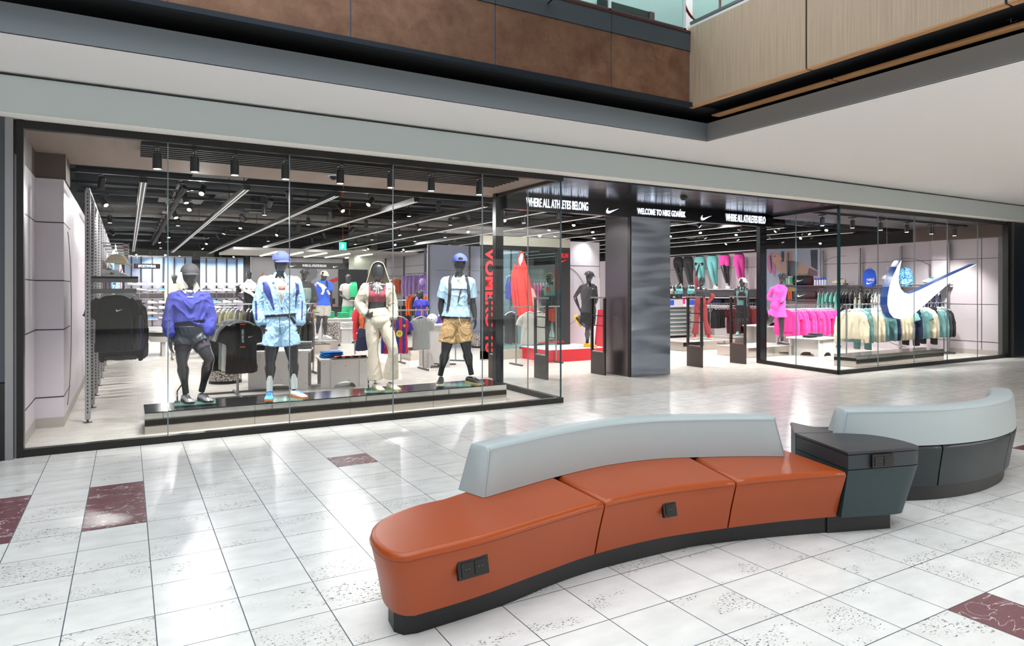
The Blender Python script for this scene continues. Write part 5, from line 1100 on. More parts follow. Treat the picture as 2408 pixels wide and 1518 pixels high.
# ---- running display board
vb = empty('display_board', (7.21, 13.9, 0), 0, 'black running display board with red vertical lettering and a see-through red shoe print', 'display board')
B().box(0, 0, .03, .42, .12, 2.72).obj('frame_side', BLACKM, vb); B().box(2.12, 0, .20, 2.50, .12, 2.72).obj('frame_side', M('board_charcoal', (44, 42, 44), .5), vb)
B().box(0, 0, 2.72, 2.50, .14, 2.94).obj('header', M('header_weave', (186, 180, 166), .6, var=(26, .2)), vb); B().box(.42, 0, 2.62, 2.12, .12, 2.72).obj('frame_top', BLACKM, vb)
B().box(0, 0, .0, 2.12, .14, .22).obj('footer', M('header_weave', (186, 180, 166), .6, var=(26, .2)), vb)
B().box(.42, .05, .22, 2.12, .06, 2.62).obj('glass_sheet', GLASSB, vb)
PR = M('vomero_red', (232, 40, 48), .5, emit=(232, 30, 40), es=.35)
text('VOMERO 18', 2.46, .26, PR, vb, (.20, -.01, 1.42), (R(90), R(90), 0), off=.03)
text('RUN', .20, .12, PR, vb, (2.33, -.01, 2.52)); tick(.26, PR, vb, (2.31, -.01, 2.42))
RS = bpy.data.materials.new('print_red_clear'); RS.use_nodes = True; _b = RS.node_tree.nodes['Principled BSDF']; _b.inputs['Base Color'].default_value = lin((238, 60, 52)); _b.inputs['Alpha'].default_value = .72; _b.inputs['Emission Color'].default_value = lin((238, 60, 52)); _b.inputs['Emission Strength'].default_value = .25
def vp(pts, mat, y=13.93, th=.004, name='shoe_print'): poly(vb, [(1170+a/4.744, 540+b/4.744) for a, b in pts], y, mat, name, th)
vp([(232, 300), (255, 240), (290, 245), (300, 330), (330, 420), (370, 600), (395, 760), (425, 960), (440, 1060), (415, 1160), (380, 1190), (320, 1170), (270, 1060), (230, 960), (180, 860), (150, 700), (150, 520), (175, 420), (190, 380), (225, 420)], RS)
vp([(370, 640), (400, 660), (450, 800), (455, 930), (430, 960), (400, 900), (375, 760)], M('print_rose', (226, 170, 160), .6, alpha=.8), 13.924)
vp([(235, 320), (262, 262), (285, 270), (280, 340), (250, 400), (240, 370)], M('print_sole', (220, 210, 214), .6, alpha=.85), 13.924)
for xx in (170, 205, 300, 350): vp([(xx, 520), (xx+7, 520), (xx+60, 1000), (xx+50, 1000)], M('print_dark_red', (160, 26, 30), .6), 13.922)
text('MAX CUSHIONING ULTIMATE RIDE', .9, .05, PR, vb, (1.85, -.006, .36), off=0)
rack((7.3, 12.7), (8.6, 12.7), 1.28, 'steel rack of stone tees in front of the running board')
hang('tee', 'stone', (7.68, 12.55, 1.29), -.05, 'stone-coloured tee hanging foremost before the running board', None, 1, .98, 1.05, .011); hang('tee', 'stone', (8.05, 12.75, 1.29), .25, 'second stone-coloured tee right behind the foremost one', None, 2, .95); hang('tee', 'charcoal', (7.35, 12.8, 1.29), .2, 'charcoal tee left of the stone tees before the running board', None, 0, .95); hang('shorts', 'lilac', (7.9, 12.95, .98), .1, 'lilac shorts hanging below the stone tees')
# things seen through the board
for i in range(5): hang('tank', 'skyblue' if i % 2 else 'charcoal', (7.85+.10*i, 17.0, 2.2), R(50), '%s tank top seen through the running board on the left' % ('pale blue' if i % 2 else 'charcoal'), 'tank tops seen through the running board', i)
hang('tank', 'royal', (9.75, 16.98, 2.21), .1, 'violet tank top hanging high behind the running board', None, 1)
rb = empty('wall_rail', (8.6, 17.1, 2.2), 0, 'steel rail of tank tops behind the running board', 'rail'); B().cyl((-1.2, -.1, 0), (1.6, -.1, 0), .012, n=6).obj('rail', STEEL, rb); B().box(-1.2, .5, -2.2, 1.9, .6, .75).obj('back_panel', M('panel_bluegrey', (160, 166, 186), .5), rb)
for x in (-1.2, .1, 1.5): B().box(x-.02, .46, -2.2, x+.02, .5, .75).obj('post', GUN, rb)
# white panel with grey arcs and the red pedestal
wp = empty('graphic_board', (10.0, 14.6, 0), 0, 'tall white panel with dark arcs behind the running mannequin', 'board'); B().box(0, 0, .0, 1.18, .1, 2.95).obj('panel', M('panel_white', (226, 222, 232), .4), wp); B().box(0, -.004, 2.3, 1.18, 0, 2.31).obj('groove', LINE, wp)
for xc, zc, r, t0, t1 in ((-.1, 1.5, .8, -.4, 1.2), (.3, 2.1, 1.2, -.1, .9), (-.1, 1.5, .8, 4.6, 5.6)): B().sweep([(min(1.17, max(0.01, xc+r*math.cos(t))), -.003, zc+r*math.sin(t)) for t in np.linspace(t0, t1, 18)], .006, 5).obj('groove', M('arc_grey', (110, 106, 112), .5), wp)
pd = empty('display_pedestal', (9.4, 12.75, 0), 0, 'red pedestal with white top under the running mannequin', 'pedestal'); a0 = Zp(1376, 846); 
B().box(-1.1, .0, 0, .0, 1.3, .275).box(0, .0, 0, .55, 1.3, .275).obj('block', M('pedestal_red', (204, 36, 50), .35), pd, (.0, 0, 0)); B().box(-1.1, 0, .275, .55, 1.3, .285).obj('white_top', M('top_ice', (226, 238, 242), .2), pd)
text('RUN', .14, .07, BLACKM, pd, (.40, -.006, .16)); tick(.18, BLACKM, pd, (.40, -.006, .09))
pdr = empty('red_screen_stand', (10.55, 13.7, 0), R(20), 'slanted red stand panel right of the running mannequin', 'stand'); B().prism([(-.3, 0), (.3, 0), (.35, 1.15), (-.1, 1.15)], 0, .05, 'y').obj('panel', M('stand_red', (190, 30, 50), .4), pdr); tick(.14, BLACKM, pdr, (.12, -.01, .75))
# ---- anti-theft pedestals across the entrance
def gate(): 
    e = empty('anti_theft_gate', (0, 0, 0)); B().box(-.02, 0, 0, .02, .44, .44).obj('base', M('gate_brown', (52, 46, 44), .45), e)
    for y in (0, .40): B().box(-.022, y, .44, .022, y+.045, 1.5).obj('side_post', M('gate_dark', (28, 26, 26), .35), e)
    for z in (.95, 1.14): B().box(-.012, .04, z, .012, .40, z+.02).obj('cross_bar', M('gate_dark', (28, 26, 26), .35), e)
    B().box(-.024, -.01, 1.49, .024, .455, 1.52).obj('top_cap', STEEL, e); B().box(-.004, .045, .46, .004, .40, .94).box(-.004, .045, .97, .004, .40, 1.49).obj('clear_panel', GLASS, e); B().box(-.015, .04, .44, .015, .40, .462).obj('steel_strip', CHROME, e); return e
g0 = gate()
for i, (x, lb) in enumerate(((5.95, 'behind the left shop window corner'), (6.69, 'seen through the glass return left of the entrance'), (8.02, 'directly left of the steel column'), (10.62, 'in the middle of the right doorway'), (11.96, 'beside the dark right door post'))):
    e = g0 if i == 0 else copy_tree(g0); e.location = (x, 10.30+(.45 if i == 0 else 0), 0); e.rotation_euler = (0, 0, 0); tag(e, 'dark upright anti-theft gate %s' % lb, 'anti-theft gate', 'anti-theft gates at the entrance')
# ---- big window sign and stepped mirror platforms
sgw = empty('window_emblem_sign', (0, 8.42, 0), 0, 'large white glowing curved tick sign hanging in the right shop window', 'sign'); P2 = [(p.x, p.z) for p in SWW]; mx_, mz_ = sum(p[0] for p in P2)/len(P2), sum(p[1] for p in P2)/len(P2)
sgw.location = (mx_, 8.42, mz_); pl = [(a-mx_, c-mz_) for a, c in P2]
B().prism(pl, -.004, 0, 'y').obj('light_face', M('sign_face', (250, 252, 255), .4, emit=(240, 246, 255), es=2.2), sgw); B().prism(pl, .001, .16, 'y').obj('body', M('sign_blue', (12, 40, 84), .3, emit=(20, 90, 190), es=.25), sgw)
for x in (-.9, .2, .9): B().cyl((x, .1, -.1+.25*x), (x, .1, 3.3-mz_), .003, n=5).obj('wire', STEEL, sgw)
MIR = M('mirror_steel', (196, 190, 184), .06, 1); PTOP = M('platform_top', (34, 33, 36), .12, .2)
def platform(x0, y0, x1, y1, h, label, top=PTOP, n=4):
    e = empty('display_platform', (x0, y0, 0), 0, label, 'platform'); B().box(.0, .0, h-.012, x1-x0, y1-y0, h).obj('top', top, e)
    L = x1-x0
    for i in range(n): B().box(L*i/n+.002, 0.002, 0, L*(i+1)/n-.002, .02, h-.013).obj('mirror_panel', MIR, e)
    B().box(0, .02, 0, .015, y1-y0, h-.013).obj('side_panel', MIR, e); B().box(L-.015, .02, 0, L, y1-y0, h-.013).obj('side_panel', MIR, e); B().box(.015, .021, 0, L-.015, y1-y0, h-.013).obj('core', BLACKM, e); return e
platform(.17, 8.70, 4.92, 9.34, .25, 'long low platform with mirrored front and black top under the four window mannequins')
platform(13.46, 8.66, 16.9, 9.18, .25, 'low mirrored platform with grey top in the right shop window', M('platform_grey', (120, 112, 112), .15, .3), 3)
platform(13.1, 11.2, 14.9, 12.2, .25, 'mirrored platform with glass plate under the pink jacket mannequin', M('platform_pale', (206, 198, 194), .15), 2)
platform(13.0, 13.3, 15.0, 14.6, .25, 'mirrored platform under the mannequin with the raised arm', M('platform_pale', (206, 198, 194), .15), 3)
platform(4.0, 18.6, 5.1, 19.6, .25, 'mirrored platform under the blue-shirt mannequin', M('platform_pale', (206, 198, 194), .15), 2)
platform(15.6, 13.9, 17.2, 14.9, .25, 'mirrored platform under the mannequin with the white cap', M('platform_pale', (206, 198, 194), .15), 2)
platform(3.6, 17.5, 4.6, 18.3, .25, 'dark platform under the dark mannequin behind the blue jacket', PTOP, 2)
platform(5.75, 14.75, 6.6, 15.4, .25, 'small platform under the child mannequin in the striped shirt', PTOP, 1)
platform(9.8, 15.2, 10.8, 16.0, .25, 'platform under the mannequin seen through the running board', PTOP, 2)
# ---- racks of the right window
rack((14.2, 9.45), (18.75, 9.55), 1.32, 'long steel rack of cream and teal clothes behind the glowing emblem')
seq = [('jacket', 'cream', 'cream zip jacket'), ('jacket', 'cream', 'cream zip jacket'), ('long', 'teal', 'teal top'), ('pants', 'teal', 'teal trousers'), ('long', 'cream', 'cream top'), ('long', 'cream', 'cream top'), ('long', 'teal', 'teal top'), ('tee', 'teal', 'teal tee'), ('long', 'teal', 'teal top'), ('jacket', 'navy', 'navy jacket'), ('long', 'cream', 'cream top'), ('long', 'cream', 'cream top'), ('jacket', 'cream', 'cream jacket'), ('long', 'stone', 'stone top'), ('tee', 'mint', 'mint tee'), ('jacket', 'navy', 'navy jacket'), ('pants', 'black', 'black trousers'), ('long', 'teal', 'teal top'), ('tee', 'teal', 'teal tee'), ('long', 'cream', 'cream top'), ('jacket', 'beige', 'beige jacket'), ('pants', 'black', 'black trousers'), ('long', 'teal', 'teal top'), ('long', 'teal', 'teal top'), ('jacket', 'charcoal', 'charcoal jacket'), ('jacket', 'black', 'black jacket')]
for i, (kd, mt, w) in enumerate(seq):
    t = i/(len(seq)-1); hang(kd, mt, (14.45+4.05*t, 9.455+.09*t, 1.333), R(-78 if i else -38)+random.uniform(-.12, .12), ('%s hanging foremost at the left end of the long right window rack' % w) if i == 0 else ('%s on the long rack of the right window, %s third' % (w, ('left', 'middle', 'right')[min(2, int(t*3))])), 'clothes on the right window rack', i, 1.02, 1.08, .012 if i < 8 else .018)
rack((15.6, 12.25), (18.0, 12.25), 1.24, 'steel rack of pink tops in the right window')
fill((15.75, 12.25), (17.8, 12.25), 1.24, lambda i: (('jacket', 'long', 'tee', 'long')[i % 4], 'pink' if i % 3 else 'hotpink'), R(-68), 'pink tops on the right window rack', lambda k, m: m.replace('hotpink', 'deep pink')+' '+W1[k]+' in the row on the pink rack', 18)
rack((16.0, 15.3), (18.6, 15.3), 1.22, 'steel rack of burgundy and black clothes beyond the entrance')
fill((16.1, 15.3), (18.5, 15.3), 1.22, [('tank', 'black'), ('tank', 'black'), ('bra', 'burgundy'), ('bra', 'burgundy'), ('pants', 'burgundy'), ('jacket', 'plum'), ('pants', 'burgundy'), ('hoodie', 'rust'), ('long', 'rust'), ('long', 'burgundy')], R(-66), 'clothes on the burgundy rack', lambda k, m: m+' '+W1[k]+' in the row on the burgundy rack', 20)
# right wall shelf line with goods
for k, u in enumerate((1844, 1927, 2014, 2111, 2223)):
    y = Xp(u, 700, 18.8).y; e = copy_tree(u0_); e.location = (18.95, y, 0); e.rotation_euler = (0, 0, R(180)); tag(e, 'dark shelf upright on the right shop wall, %s from the far end' % wn_[k], 'shelf upright', 'shelf uprights on the right wall')
y0, y1 = Xp(2222, 669, 18.6).y, Xp(1868, 670, 18.6).y
e = empty('wall_shelf', (18.7, y0, 1.80), 0, 'long metal shelf along the right shop wall carrying bags and bottles', 'shelf'); B().box(-.25, 0, -.025, .3, y1-y0, 0).obj('board', GUN, e)
def sp(u): return Xp(u, 668, 18.6).y
yb = sp(1888); e = empty('duffel_bag', (18.6, yb, 1.80), R(-60), 'black duffel bag with white tick on the right wall shelf', 'bag')
B().sweep([(-.30, 0, .16), (-.28, 0, .16), (0, 0, .17), (.28, 0, .16), (.30, 0, .16)], [(.10, .10), (.15, .15), (.16, .16), (.15, .15), (.10, .10)], 14, ref=(0, 1, 0)).obj('body', FB['black'], e, smooth=True); tick(.22, LOGO, e, (-.05, -.165, .18)); B().sweep([(-.12, -.12, .26), (-.1, -.05, .36), (.1, -.05, .36), (.12, -.12, .26)], .01, 6).obj('handle', FB['charcoal'], e)
e = empty('duffel_bag', (18.6, yb-.1, 1.36), R(-60), 'black duffel bag on the lower shelf under the first one', 'bag'); B().sweep([(-.32, 0, .14), (-.30, 0, .14), (0, 0, .15), (.30, 0, .14), (.32, 0, .14)], [(.09, .09), (.13, .13), (.14, .14), (.13, .13), (.09, .09)], 14, ref=(0, 1, 0)).obj('body', FB['charcoal'], e, smooth=True); tick(.26, LOGO, e, (-.1, -.15, .15))
e = empty('wall_shelf', (18.7, yb-.6, 1.36), 0, 'lower metal shelf under the second duffel bag', 'shelf'); B().box(-.25, 0, -.025, .3, 1.3, 0).obj('board', GUN, e)
for i in range(5): u = 1922+6*i; e = empty('water_bottle', (18.5, sp(u), 1.80), 0, 'clear sports bottle with blue cap in the row on the right wall shelf', 'bottle', 'sports bottles on the right wall shelf'); B().lathe([(.036, 0), (.036, .16), (.026, .175)], n=14).obj('bottle_body', M('bottle_clear', (205, 212, 230), .2), e, smooth=True); B().lathe([(.032, .172), (.034, .20), (.016, .215), (.012, .235)], n=12).obj('bottle_cap', FB['blue'], e, smooth=True)
sneaker((18.5, sp(1978), 1.86), R(110), SCR, SCR, SW, LOGO, 'cream sneaker on the right wall shelf beside the bottles', sc=1.3); sneaker((18.5, sp(2190), 1.86), R(150), SMI, SW, SW, LOGO, 'mint sneaker at the right end of the wall shelf', sc=1.2)
for k, (u, lb) in enumerate(((1985, 'cream'), (2192, 'mint'))): tag(B().box(18.38, sp(u)-.12, 1.801, 18.62, sp(u)+.12, 1.86).obj('shoe_riser', TERR), 'small stone riser under the %s sneaker' % lb, 'riser')
backpack((18.5, sp(2050), 1.80), R(-50), FB['blue'], 'bright blue backpack with white lettering on the right wall shelf', .34, .46, .18, 'NIKE', True)
bp2 = backpack((18.5, sp(2134), 1.80), R(-50), speck_mat('pattern_blue', (30, 70, 170), (120, 200, 190), 34, .55), 'blue and mint patterned backpack with white tick on the right wall shelf', .36, .46, .18, None, True)
cap(None, (18.5, sp(2088), 1.98), .10, FB['white'], R(-80), label='white cap on a stand between the two blue backpacks'); e = empty('cap_stand', (18.5, sp(2088), 1.80), 0, 'small stand under the white cap between the backpacks', 'cap stand'); B().cyl((0, 0, 0), (0, 0, .18), .02).obj('post', STEEL, e)
for (ua, ub, its, z, nm) in ((1925, 1972, [('tee', 'mint'), ('tank', 'mint')], 1.70, 'mint'), (1975, 1996, [('bra', 'black')], 1.70, 'black bra'), (2000, 2050, [('tank', 'black'), ('tank', 'stone'), ('tank', 'black')], 1.70, 'tank top'), (2052, 2072, [('tee', 'white')], 1.70, 'white tee'), (1960, 1985, [('bra', 'charcoal')], 1.28, 'charcoal bra'), (2150, 2215, [('tank', 'navy'), ('tank', 'navy'), ('tank', 'charcoal')], 1.70, 'navy tank')):
    ya, yb_ = sp(ub), sp(ua); e = empty('wall_rail', (18.6, (ya+yb_)/2, z), 0, 'short wall rail of the right wall carrying the %s row' % nm, 'rail'); h_ = (yb_-ya)/2; B().cyl((0, -h_, 0), (0, h_, 0), .012, n=6).box(0, -h_, -.01, .3, -h_+.02, .01).obj('rail', STEEL, e)
    n = max(3, int((yb_-ya)/.13)); n = min(n, 8)
    for i in range(n): kd, mt = its[i*len(its)//n]; hang(kd, mt, (18.58, ya+.05+(yb_-ya-.1)*i/(n-1), z+.01), R(20), '%s %s in the %s row under the right wall shelf' % (mt, W1[kd], nm), '%s row on the right wall' % nm, i)
text('PRO', .3, .1, LOGO, None, (0, 0, 0)); bpy.data.objects.remove([o for o in bpy.data.objects if o.name.startswith('lettering')][-1])
# shin guards and straps left of the duffel
for i in range(2): e = empty('accessory_pack', (18.55, sp(1846+17*i), 1.84), R(-50), 'green accessory in white packaging beside the duffel bag', 'accessory', 'green accessory packs'); B().box(-.1, 0, 0, .1, .04, .26).obj('card', WHITE, e); B().box(-.05, -.02, .03, .05, 0, .23).obj('accessory', FB['green'], e, bevel=.02)
for i in range(7): e = empty('strap_pack', (18.55, sp(1842+5*i), 1.30), R(-50), '%s strap hanging in the row under the green accessories' % (('black', 'orange', 'black', 'orange', 'orange', 'black', 'black')[i]), 'strap', 'hanging straps'); B().box(-.03, 0, .32, .03, .02, .46).obj('card', FB['tan'], e); B().box(-.02, 0, 0, .02, .02, .32).obj('strap', FB[('black', 'orange', 'black', 'orange', 'orange', 'black', 'black')[i]], e)
e = empty('wall_shelf', (18.7, sp(1880), 1.80), 0, 'shelf under the green accessory packs', 'shelf'); B().box(-.2, 0, -.02, .3, sp(1838)-sp(1880), 0.035).obj('board', GUN, e)
# mural on the right wall
mr = empty('wall_poster', (19.03, 12, 0), 0, 'large wall photograph of a pink-haired woman leaning back in grey sportswear', 'poster')
def rp(pts, mat, k): P = [Xp(1800+a/5.42, 580+c/5.42, 19.03) for a, c in pts]; B().prism([(p.y-12, p.z) for p in P], -.004*k-.004, -.004*k, 'x').obj('print', mat, mr)
BGP = M('poster_blue', (196, 204, 226), .6, var=(1, .06)); SKIN = M('poster_skin', (226, 184, 168), .6); SK2 = M('poster_skin_deep', (206, 156, 138), .6); HPK = M('poster_hair', (206, 140, 178), .6, var=(20, .3)); BRG = M('poster_grey', (112, 116, 130), .6)
rp([(10, 30), (700, 14), (700, 640), (10, 760)], BGP, 0); rp([(575, 40), (665, 36), (665, 300), (585, 250)], M('poster_bag', (62, 72, 88), .6), 1)
rp([(200, 60), (240, 55), (245, 200), (210, 180)], M('poster_bag', (62, 72, 88), .6), 1)
rp([(110, 190), (190, 200), (230, 260), (250, 60), (350, 50), (335, 130), (370, 175), (440, 200), (540, 250), (650, 300), (560, 380), (260, 380), (160, 300)], SKIN, 2)
rp([(255, 185), (330, 175), (435, 195), (400, 380), (280, 370), (300, 280)], BRG, 3); rp([(420, 190), (440, 195), (405, 380), (385, 380)], M('poster_strap', (190, 192, 204), .6), 4); rp([(560, 270), (665, 310), (665, 370), (530, 375)], M('poster_leg', (120, 110, 120), .6), 3)
rp([(20, 180), (36, 115), (80, 76), (120, 82), (110, 130), (118, 200), (140, 270), (120, 390), (90, 330), (60, 350), (30, 270)], HPK, 3); rp([(95, 90), (150, 84), (185, 100), (200, 130), (222, 152), (205, 172), (205, 195), (165, 205), (120, 215), (95, 180)], SKIN, 4)
rp([(112, 116), (128, 110), (134, 122), (120, 128)], M('poster_eye', (60, 50, 54), .6), 5); rp([(196, 178), (212, 176), (208, 186), (194, 188)], M('poster_lip', (190, 110, 110), .6), 5); rp([(60, 120), (75, 110), (90, 250), (80, 330)], M('poster_hair_dark', (90, 70, 84), .6), 4); rp([(100, 220), (130, 215), (140, 240), (110, 250)], SK2, 5)
# shelf unit left of the raised-arm mannequin: trays, busts, legs
tu = empty('tray_unit', (16.45, 16.6, 0), 0, 'white tray unit with pale shelves and price cards behind the entrance column', 'shelf unit')
B().box(-2.0, 0, .1, -.0, .6, 1.05).obj('back_box', M('tray_aqua', (196, 220, 222), .4), tu); B().box(-2.0, -.02, 0, 0, .6, .12).obj('base', BLACK, tu)
for k in range(7): B().box(-2.0, -.14, .16+.135*k, 0, 0, .20+.135*k).obj('tray', WHITE, tu)
B().box(0, -.14, .0, 1.1, .6, 1.08).obj('side_board', TABLE, tu); B().box(-2.0, -.16, 1.08, 1.1, .62, 1.12).obj('worktop', WHITE, tu)
for k in range(3): B().box(-1.9+.95*k, .10, 1.12, -1.1+.95*k, .14, 1.34).obj('card', M('card_white', (236, 234, 238), .5), tu); B().box(-1.75+.95*k, .095, 1.15, -1.5+.95*k, .10, 1.32).obj('card_photo', FB['blue'], tu)
ls = empty('wall_shelf', (18.75, 15.6, 1.70), 0, 'long shelf on the right wall carrying the leg forms', 'shelf'); B().box(-.45, 0, -.03, .25, 5.6, 0).obj('board', WHITE, ls); B().box(-.1, 0, -.28, .25, 5.6, -.03).obj('grey_box', M('shelf_grey', (110, 106, 112), .5), ls); B().box(-.5, 0, -.33, .25, 5.6, -.30).obj('lower_board', WHITE, ls)
for k in range(9):
    mt = ('charcoal', 'black', 'navy', 'charcoal', 'black', 'hotpink', 'teal', 'charcoal', 'black')[k]; e = empty('storage_box', (18.62, 15.8+.58*k, 1.12), 0); B().box(-.22, 0, 0, .2, .42, .22).obj('box', FB[mt], e, bevel=.02); tag(e, '%s folded clothes in bin %s under the leg forms' % (mt, ('one', 'two', 'three', 'four', 'five', 'six', 'seven', 'eight', 'nine')[k]), 'storage bin', 'bins under the leg forms')
e = empty('wall_shelf', (18.75, 15.6, 1.12), 0, 'bin shelf on the right wall under the leg forms', 'shelf'); B().box(-.5, 0, -.03, .25, 5.4, 0).obj('board', WHITE, e)
rl = empty('wall_rail', (18.55, 15.6, 3.0), 0, 'white top rail above the row of leg forms', 'rail'); B().box(-.02, 0, 0, .02, 5.8, .04).obj('rail', WHITE, rl)
# writing on the window glass
dc = text('BA\u0141TYCKA', 1, 1, M('decal_dark', (30, 34, 38), .5), w2, (0, 0, 0), name='glass_lettering', off=0)
pa, pb, = Yp(2003, 694, 8.135), Yp(2056, 694, 8.135); zt_, zb_ = Yp(2030, 683, 8.135).z, Yp(2030, 704, 8.135).z
bpy.data.objects.remove(dc); text('BA\u0141TYCKA', pb.x-pa.x, zt_-zb_, M('decal_dark', (30, 34, 38), .5), w2, ((pa.x+pb.x)/2-12.41, 8.135-10.3, (zt_+zb_)/2), name='glass_lettering', off=0, depth=.002)
tick(.10, M('decal_dark'), w2, (pb.x-12.41-.05, 8.137-10.3, zt_+.03), depth=.002, name='glass_emblem')
# ================================================================== MANNEQUINS
class Man:
    """mannequin built in its own frame: x to the viewer's right, -y towards the viewer, z up, origin at the base"""
    def __init__(s, u, v, z0, label, sc=1.0, vox=.012, fem=False, group=None, dist=None):
        b = Zp(u, v, z0) if dist is None else None
        s.base = b; s.z0 = z0; s.D = math.hypot(b.x, b.y); s.rz = -math.atan2(b.x, b.y); s.r = Vector((math.cos(s.rz), math.sin(s.rz), 0)); s.f = Vector((-math.sin(s.rz), math.cos(s.rz), 0))
        s.e = empty('mannequin', b, s.rz, label, 'mannequin', group); s.sc = sc; s.vox = vox; s.fem = fem; s.n = 0
    def P(s, u, v, dy=0):
        r = ray(u, v); k = (s.D+dy)/r.dot(s.f); return Vector((r.dot(s.r)*k, dy, CAMH+r.z*k-s.z0))
    def pose(s, J):
        s.J = {k: s.P(*w) for k, w in J.items()}
        return s
    def torso(s, t0=-.12, t1=1.0, ease=0, hem=None, yaw=0, tab=None):
        """rings from pelvis (t 0) to neck base (t 1)"""
        J = s.J; pel, wai, nk = J['pelvis'], J['waist'], J['neck']
        if tab is None:
            tab = [(-.16, .09, .085), (-.06, .15, .105), (.04, .168, .115), (.2, .158, .108), (.38, .138, .10), (.55, .15, .112), (.72, .172, .122), (.84, .178, .108), (.92, .13, .085), (1.0, .068, .06)] if not s.fem else \
                  [(-.16, .09, .085), (-.06, .155, .11), (.04, .172, .12), (.2, .150, .105), (.40, .115, .088), (.55, .125, .10), (.70, .145, .118), (.84, .145, .098), (.92, .105, .075), (1.0, .055, .052)]
        pts, rad = [], []
        T = [x[0] for x in tab]
        for t in sorted(set([t0]+[x for x in T if t0 < x < t1]+[t1])):
            c = pel.lerp(wai, t/.38) if t < .38 else wai.lerp(nk, (t-.38)/.62)
            rx = float(np.interp(t, T, [x[1] for x in tab])); ry = float(np.interp(t, T, [x[2] for x in tab]))
            e = ease(t) if callable(ease) else ease
            pts.append(c); rad.append(((rx+e)*s.sc, (ry+e*.8)*s.sc))
        q = cr([(*p, *r) for p, r in zip(pts, rad)], 4); return [Vector(x[:3]) for x in q], [(x[3], x[4]) for x in q]
    def limb(s, b, pts, rad, n=14, ends=True):
        q = cr([(*p, *((r, r) if isinstance(r, (int, float)) else r)) for p, r in zip(pts, rad)], 5)
        b.sweep([x[:3] for x in q], [(x[3]*s.sc, x[4]*s.sc) for x in q], n); p0, p1 = pts[0], pts[-1]
        for p, r in (((p0, rad[0]), (p1, rad[-1])) if ends else ((p0, rad[0]),)):
            r = r if isinstance(r, (int, float)) else min(r); b.ell(p, (r*.97*s.sc,)*3, 12, 8)
    def hand(s, b, wr, d, side, curl=.5, palm_n=None):
        """palm and five fingers pointing along d; side = which way the thumb leaves"""
        k = s.sc; d = d.normalized(); th = Vector(side).normalized(); th = (th-d*th.dot(d)).normalized(); nrm = d.cross(th)
        if palm_n is not None and nrm.dot(Vector(palm_n)) < 0: nrm = -nrm
        b.sweep([wr, wr+d*.03*k, wr+d*.06*k, wr+d*.095*k], [(.026*k, .02*k), (.036*k, .017*k), (.042*k, .016*k), (.04*k, .013*k)], 12, ref=th)
        for i, (o, ln, r) in enumerate(((.031, .072, .0088), (.0105, .080, .0092), (-.0105, .076, .0088), (-.031, .060, .0078))):
            a = wr+d*.088*k+th*o*k; ll = ln*k; c1 = curl*(.6+.12*i); p = [a]; ang = 0; spread = th*(o*.10)
            for f in (.45, .3, .25):
                ang += c1*.75; p.append(p[-1]+((d+spread).normalized()*math.cos(ang)+nrm*math.sin(ang))*ll*f)
            b.sweep(p, [r*k, r*k*.97, r*k*.9, r*k*.7], 8); b.ell(p[-1], (r*k*.7,)*3, 8, 6)
        t0 = wr+d*.025*k+th*.028*k; p = [t0, t0+(d*.5+th*.7+nrm*.25).normalized()*.03*k, t0+(d*.75+th*.75+nrm*.35).normalized()*.058*k, t0+(d*1.0+th*.65+nrm*.5).normalized()*.082*k]
        b.sweep(p, [.0125*k, .0105*k, .0095*k, .007*k], 8); b.ell(p[-1], (.007*k,)*3, 8, 6)
    def body(s, legs=True, arms=True, head=True, hands=True, hface=0, name='body'):
        J = s.J; k = s.sc; b = B(); f = s.fem
        p, r = s.torso(-.13 if legs else -.02); b.sweep(p, r, 22); sh = J['shL'], J['shR']
        if 'shL' in J:
            m = J['neck']+Vector((0, .005, -.035*k)); b.sweep([sh[0], sh[0].lerp(m, .5)+Vector((0, 0, .012*k)), m+Vector((0, 0, .01)), sh[1].lerp(m, .5)+Vector((0, 0, .012*k)), sh[1]], [.050*k, .055*k, .058*k, .055*k, .050*k], 14)
            if f: 
                c = J['waist'].lerp(J['neck'], .50); w = (sh[1]-sh[0]).length*.24
                for q in (-1, 1): b.ell(c+Vector((q*w*.85, -.075*k, 0)), (.062*k, .055*k, .06*k), 14, 10)
        if head:
            h = J['head']; nk = J['neck']; hr = s.hr = (.076 if not f else .072)*k; s.hc = h
            b.sweep([nk-Vector((0, 0, .04*k)), nk+Vector((0, 0, .02*k)), h-Vector((0, -.012*k, .085*k))], [.066*k if not f else .052*k, .054*k if not f else .044*k, .052*k if not f else .042*k], 14)
            hx = hface; q = [(h+Vector((.0, -.012*k, z*k*1.12)), (a*k*1.13, c*k*1.07)) for z, a, c in ((-.118, .022, .024), (-.105, .040, .048), (-.075, .056, .072), (-.03, .070, .092), (.02, .076, .099), (.06, .073, .094), (.09, .058, .075), (.108, .034, .045), (.116, .012, .015))]
            q = cr([(*a, *c) for a, c in q], 3); b.sweep([Vector(x[:3])+Vector((hx*.02*k*(1-abs(x[2]-h.z)/.14), 0, 0)) for x in q], [(x[3], x[4]) for x in q], 22)
            b.ell(h+Vector((hx*.03*k, .012*k, .035*k)), (.080*k, .099*k, .088*k), 16, 12)
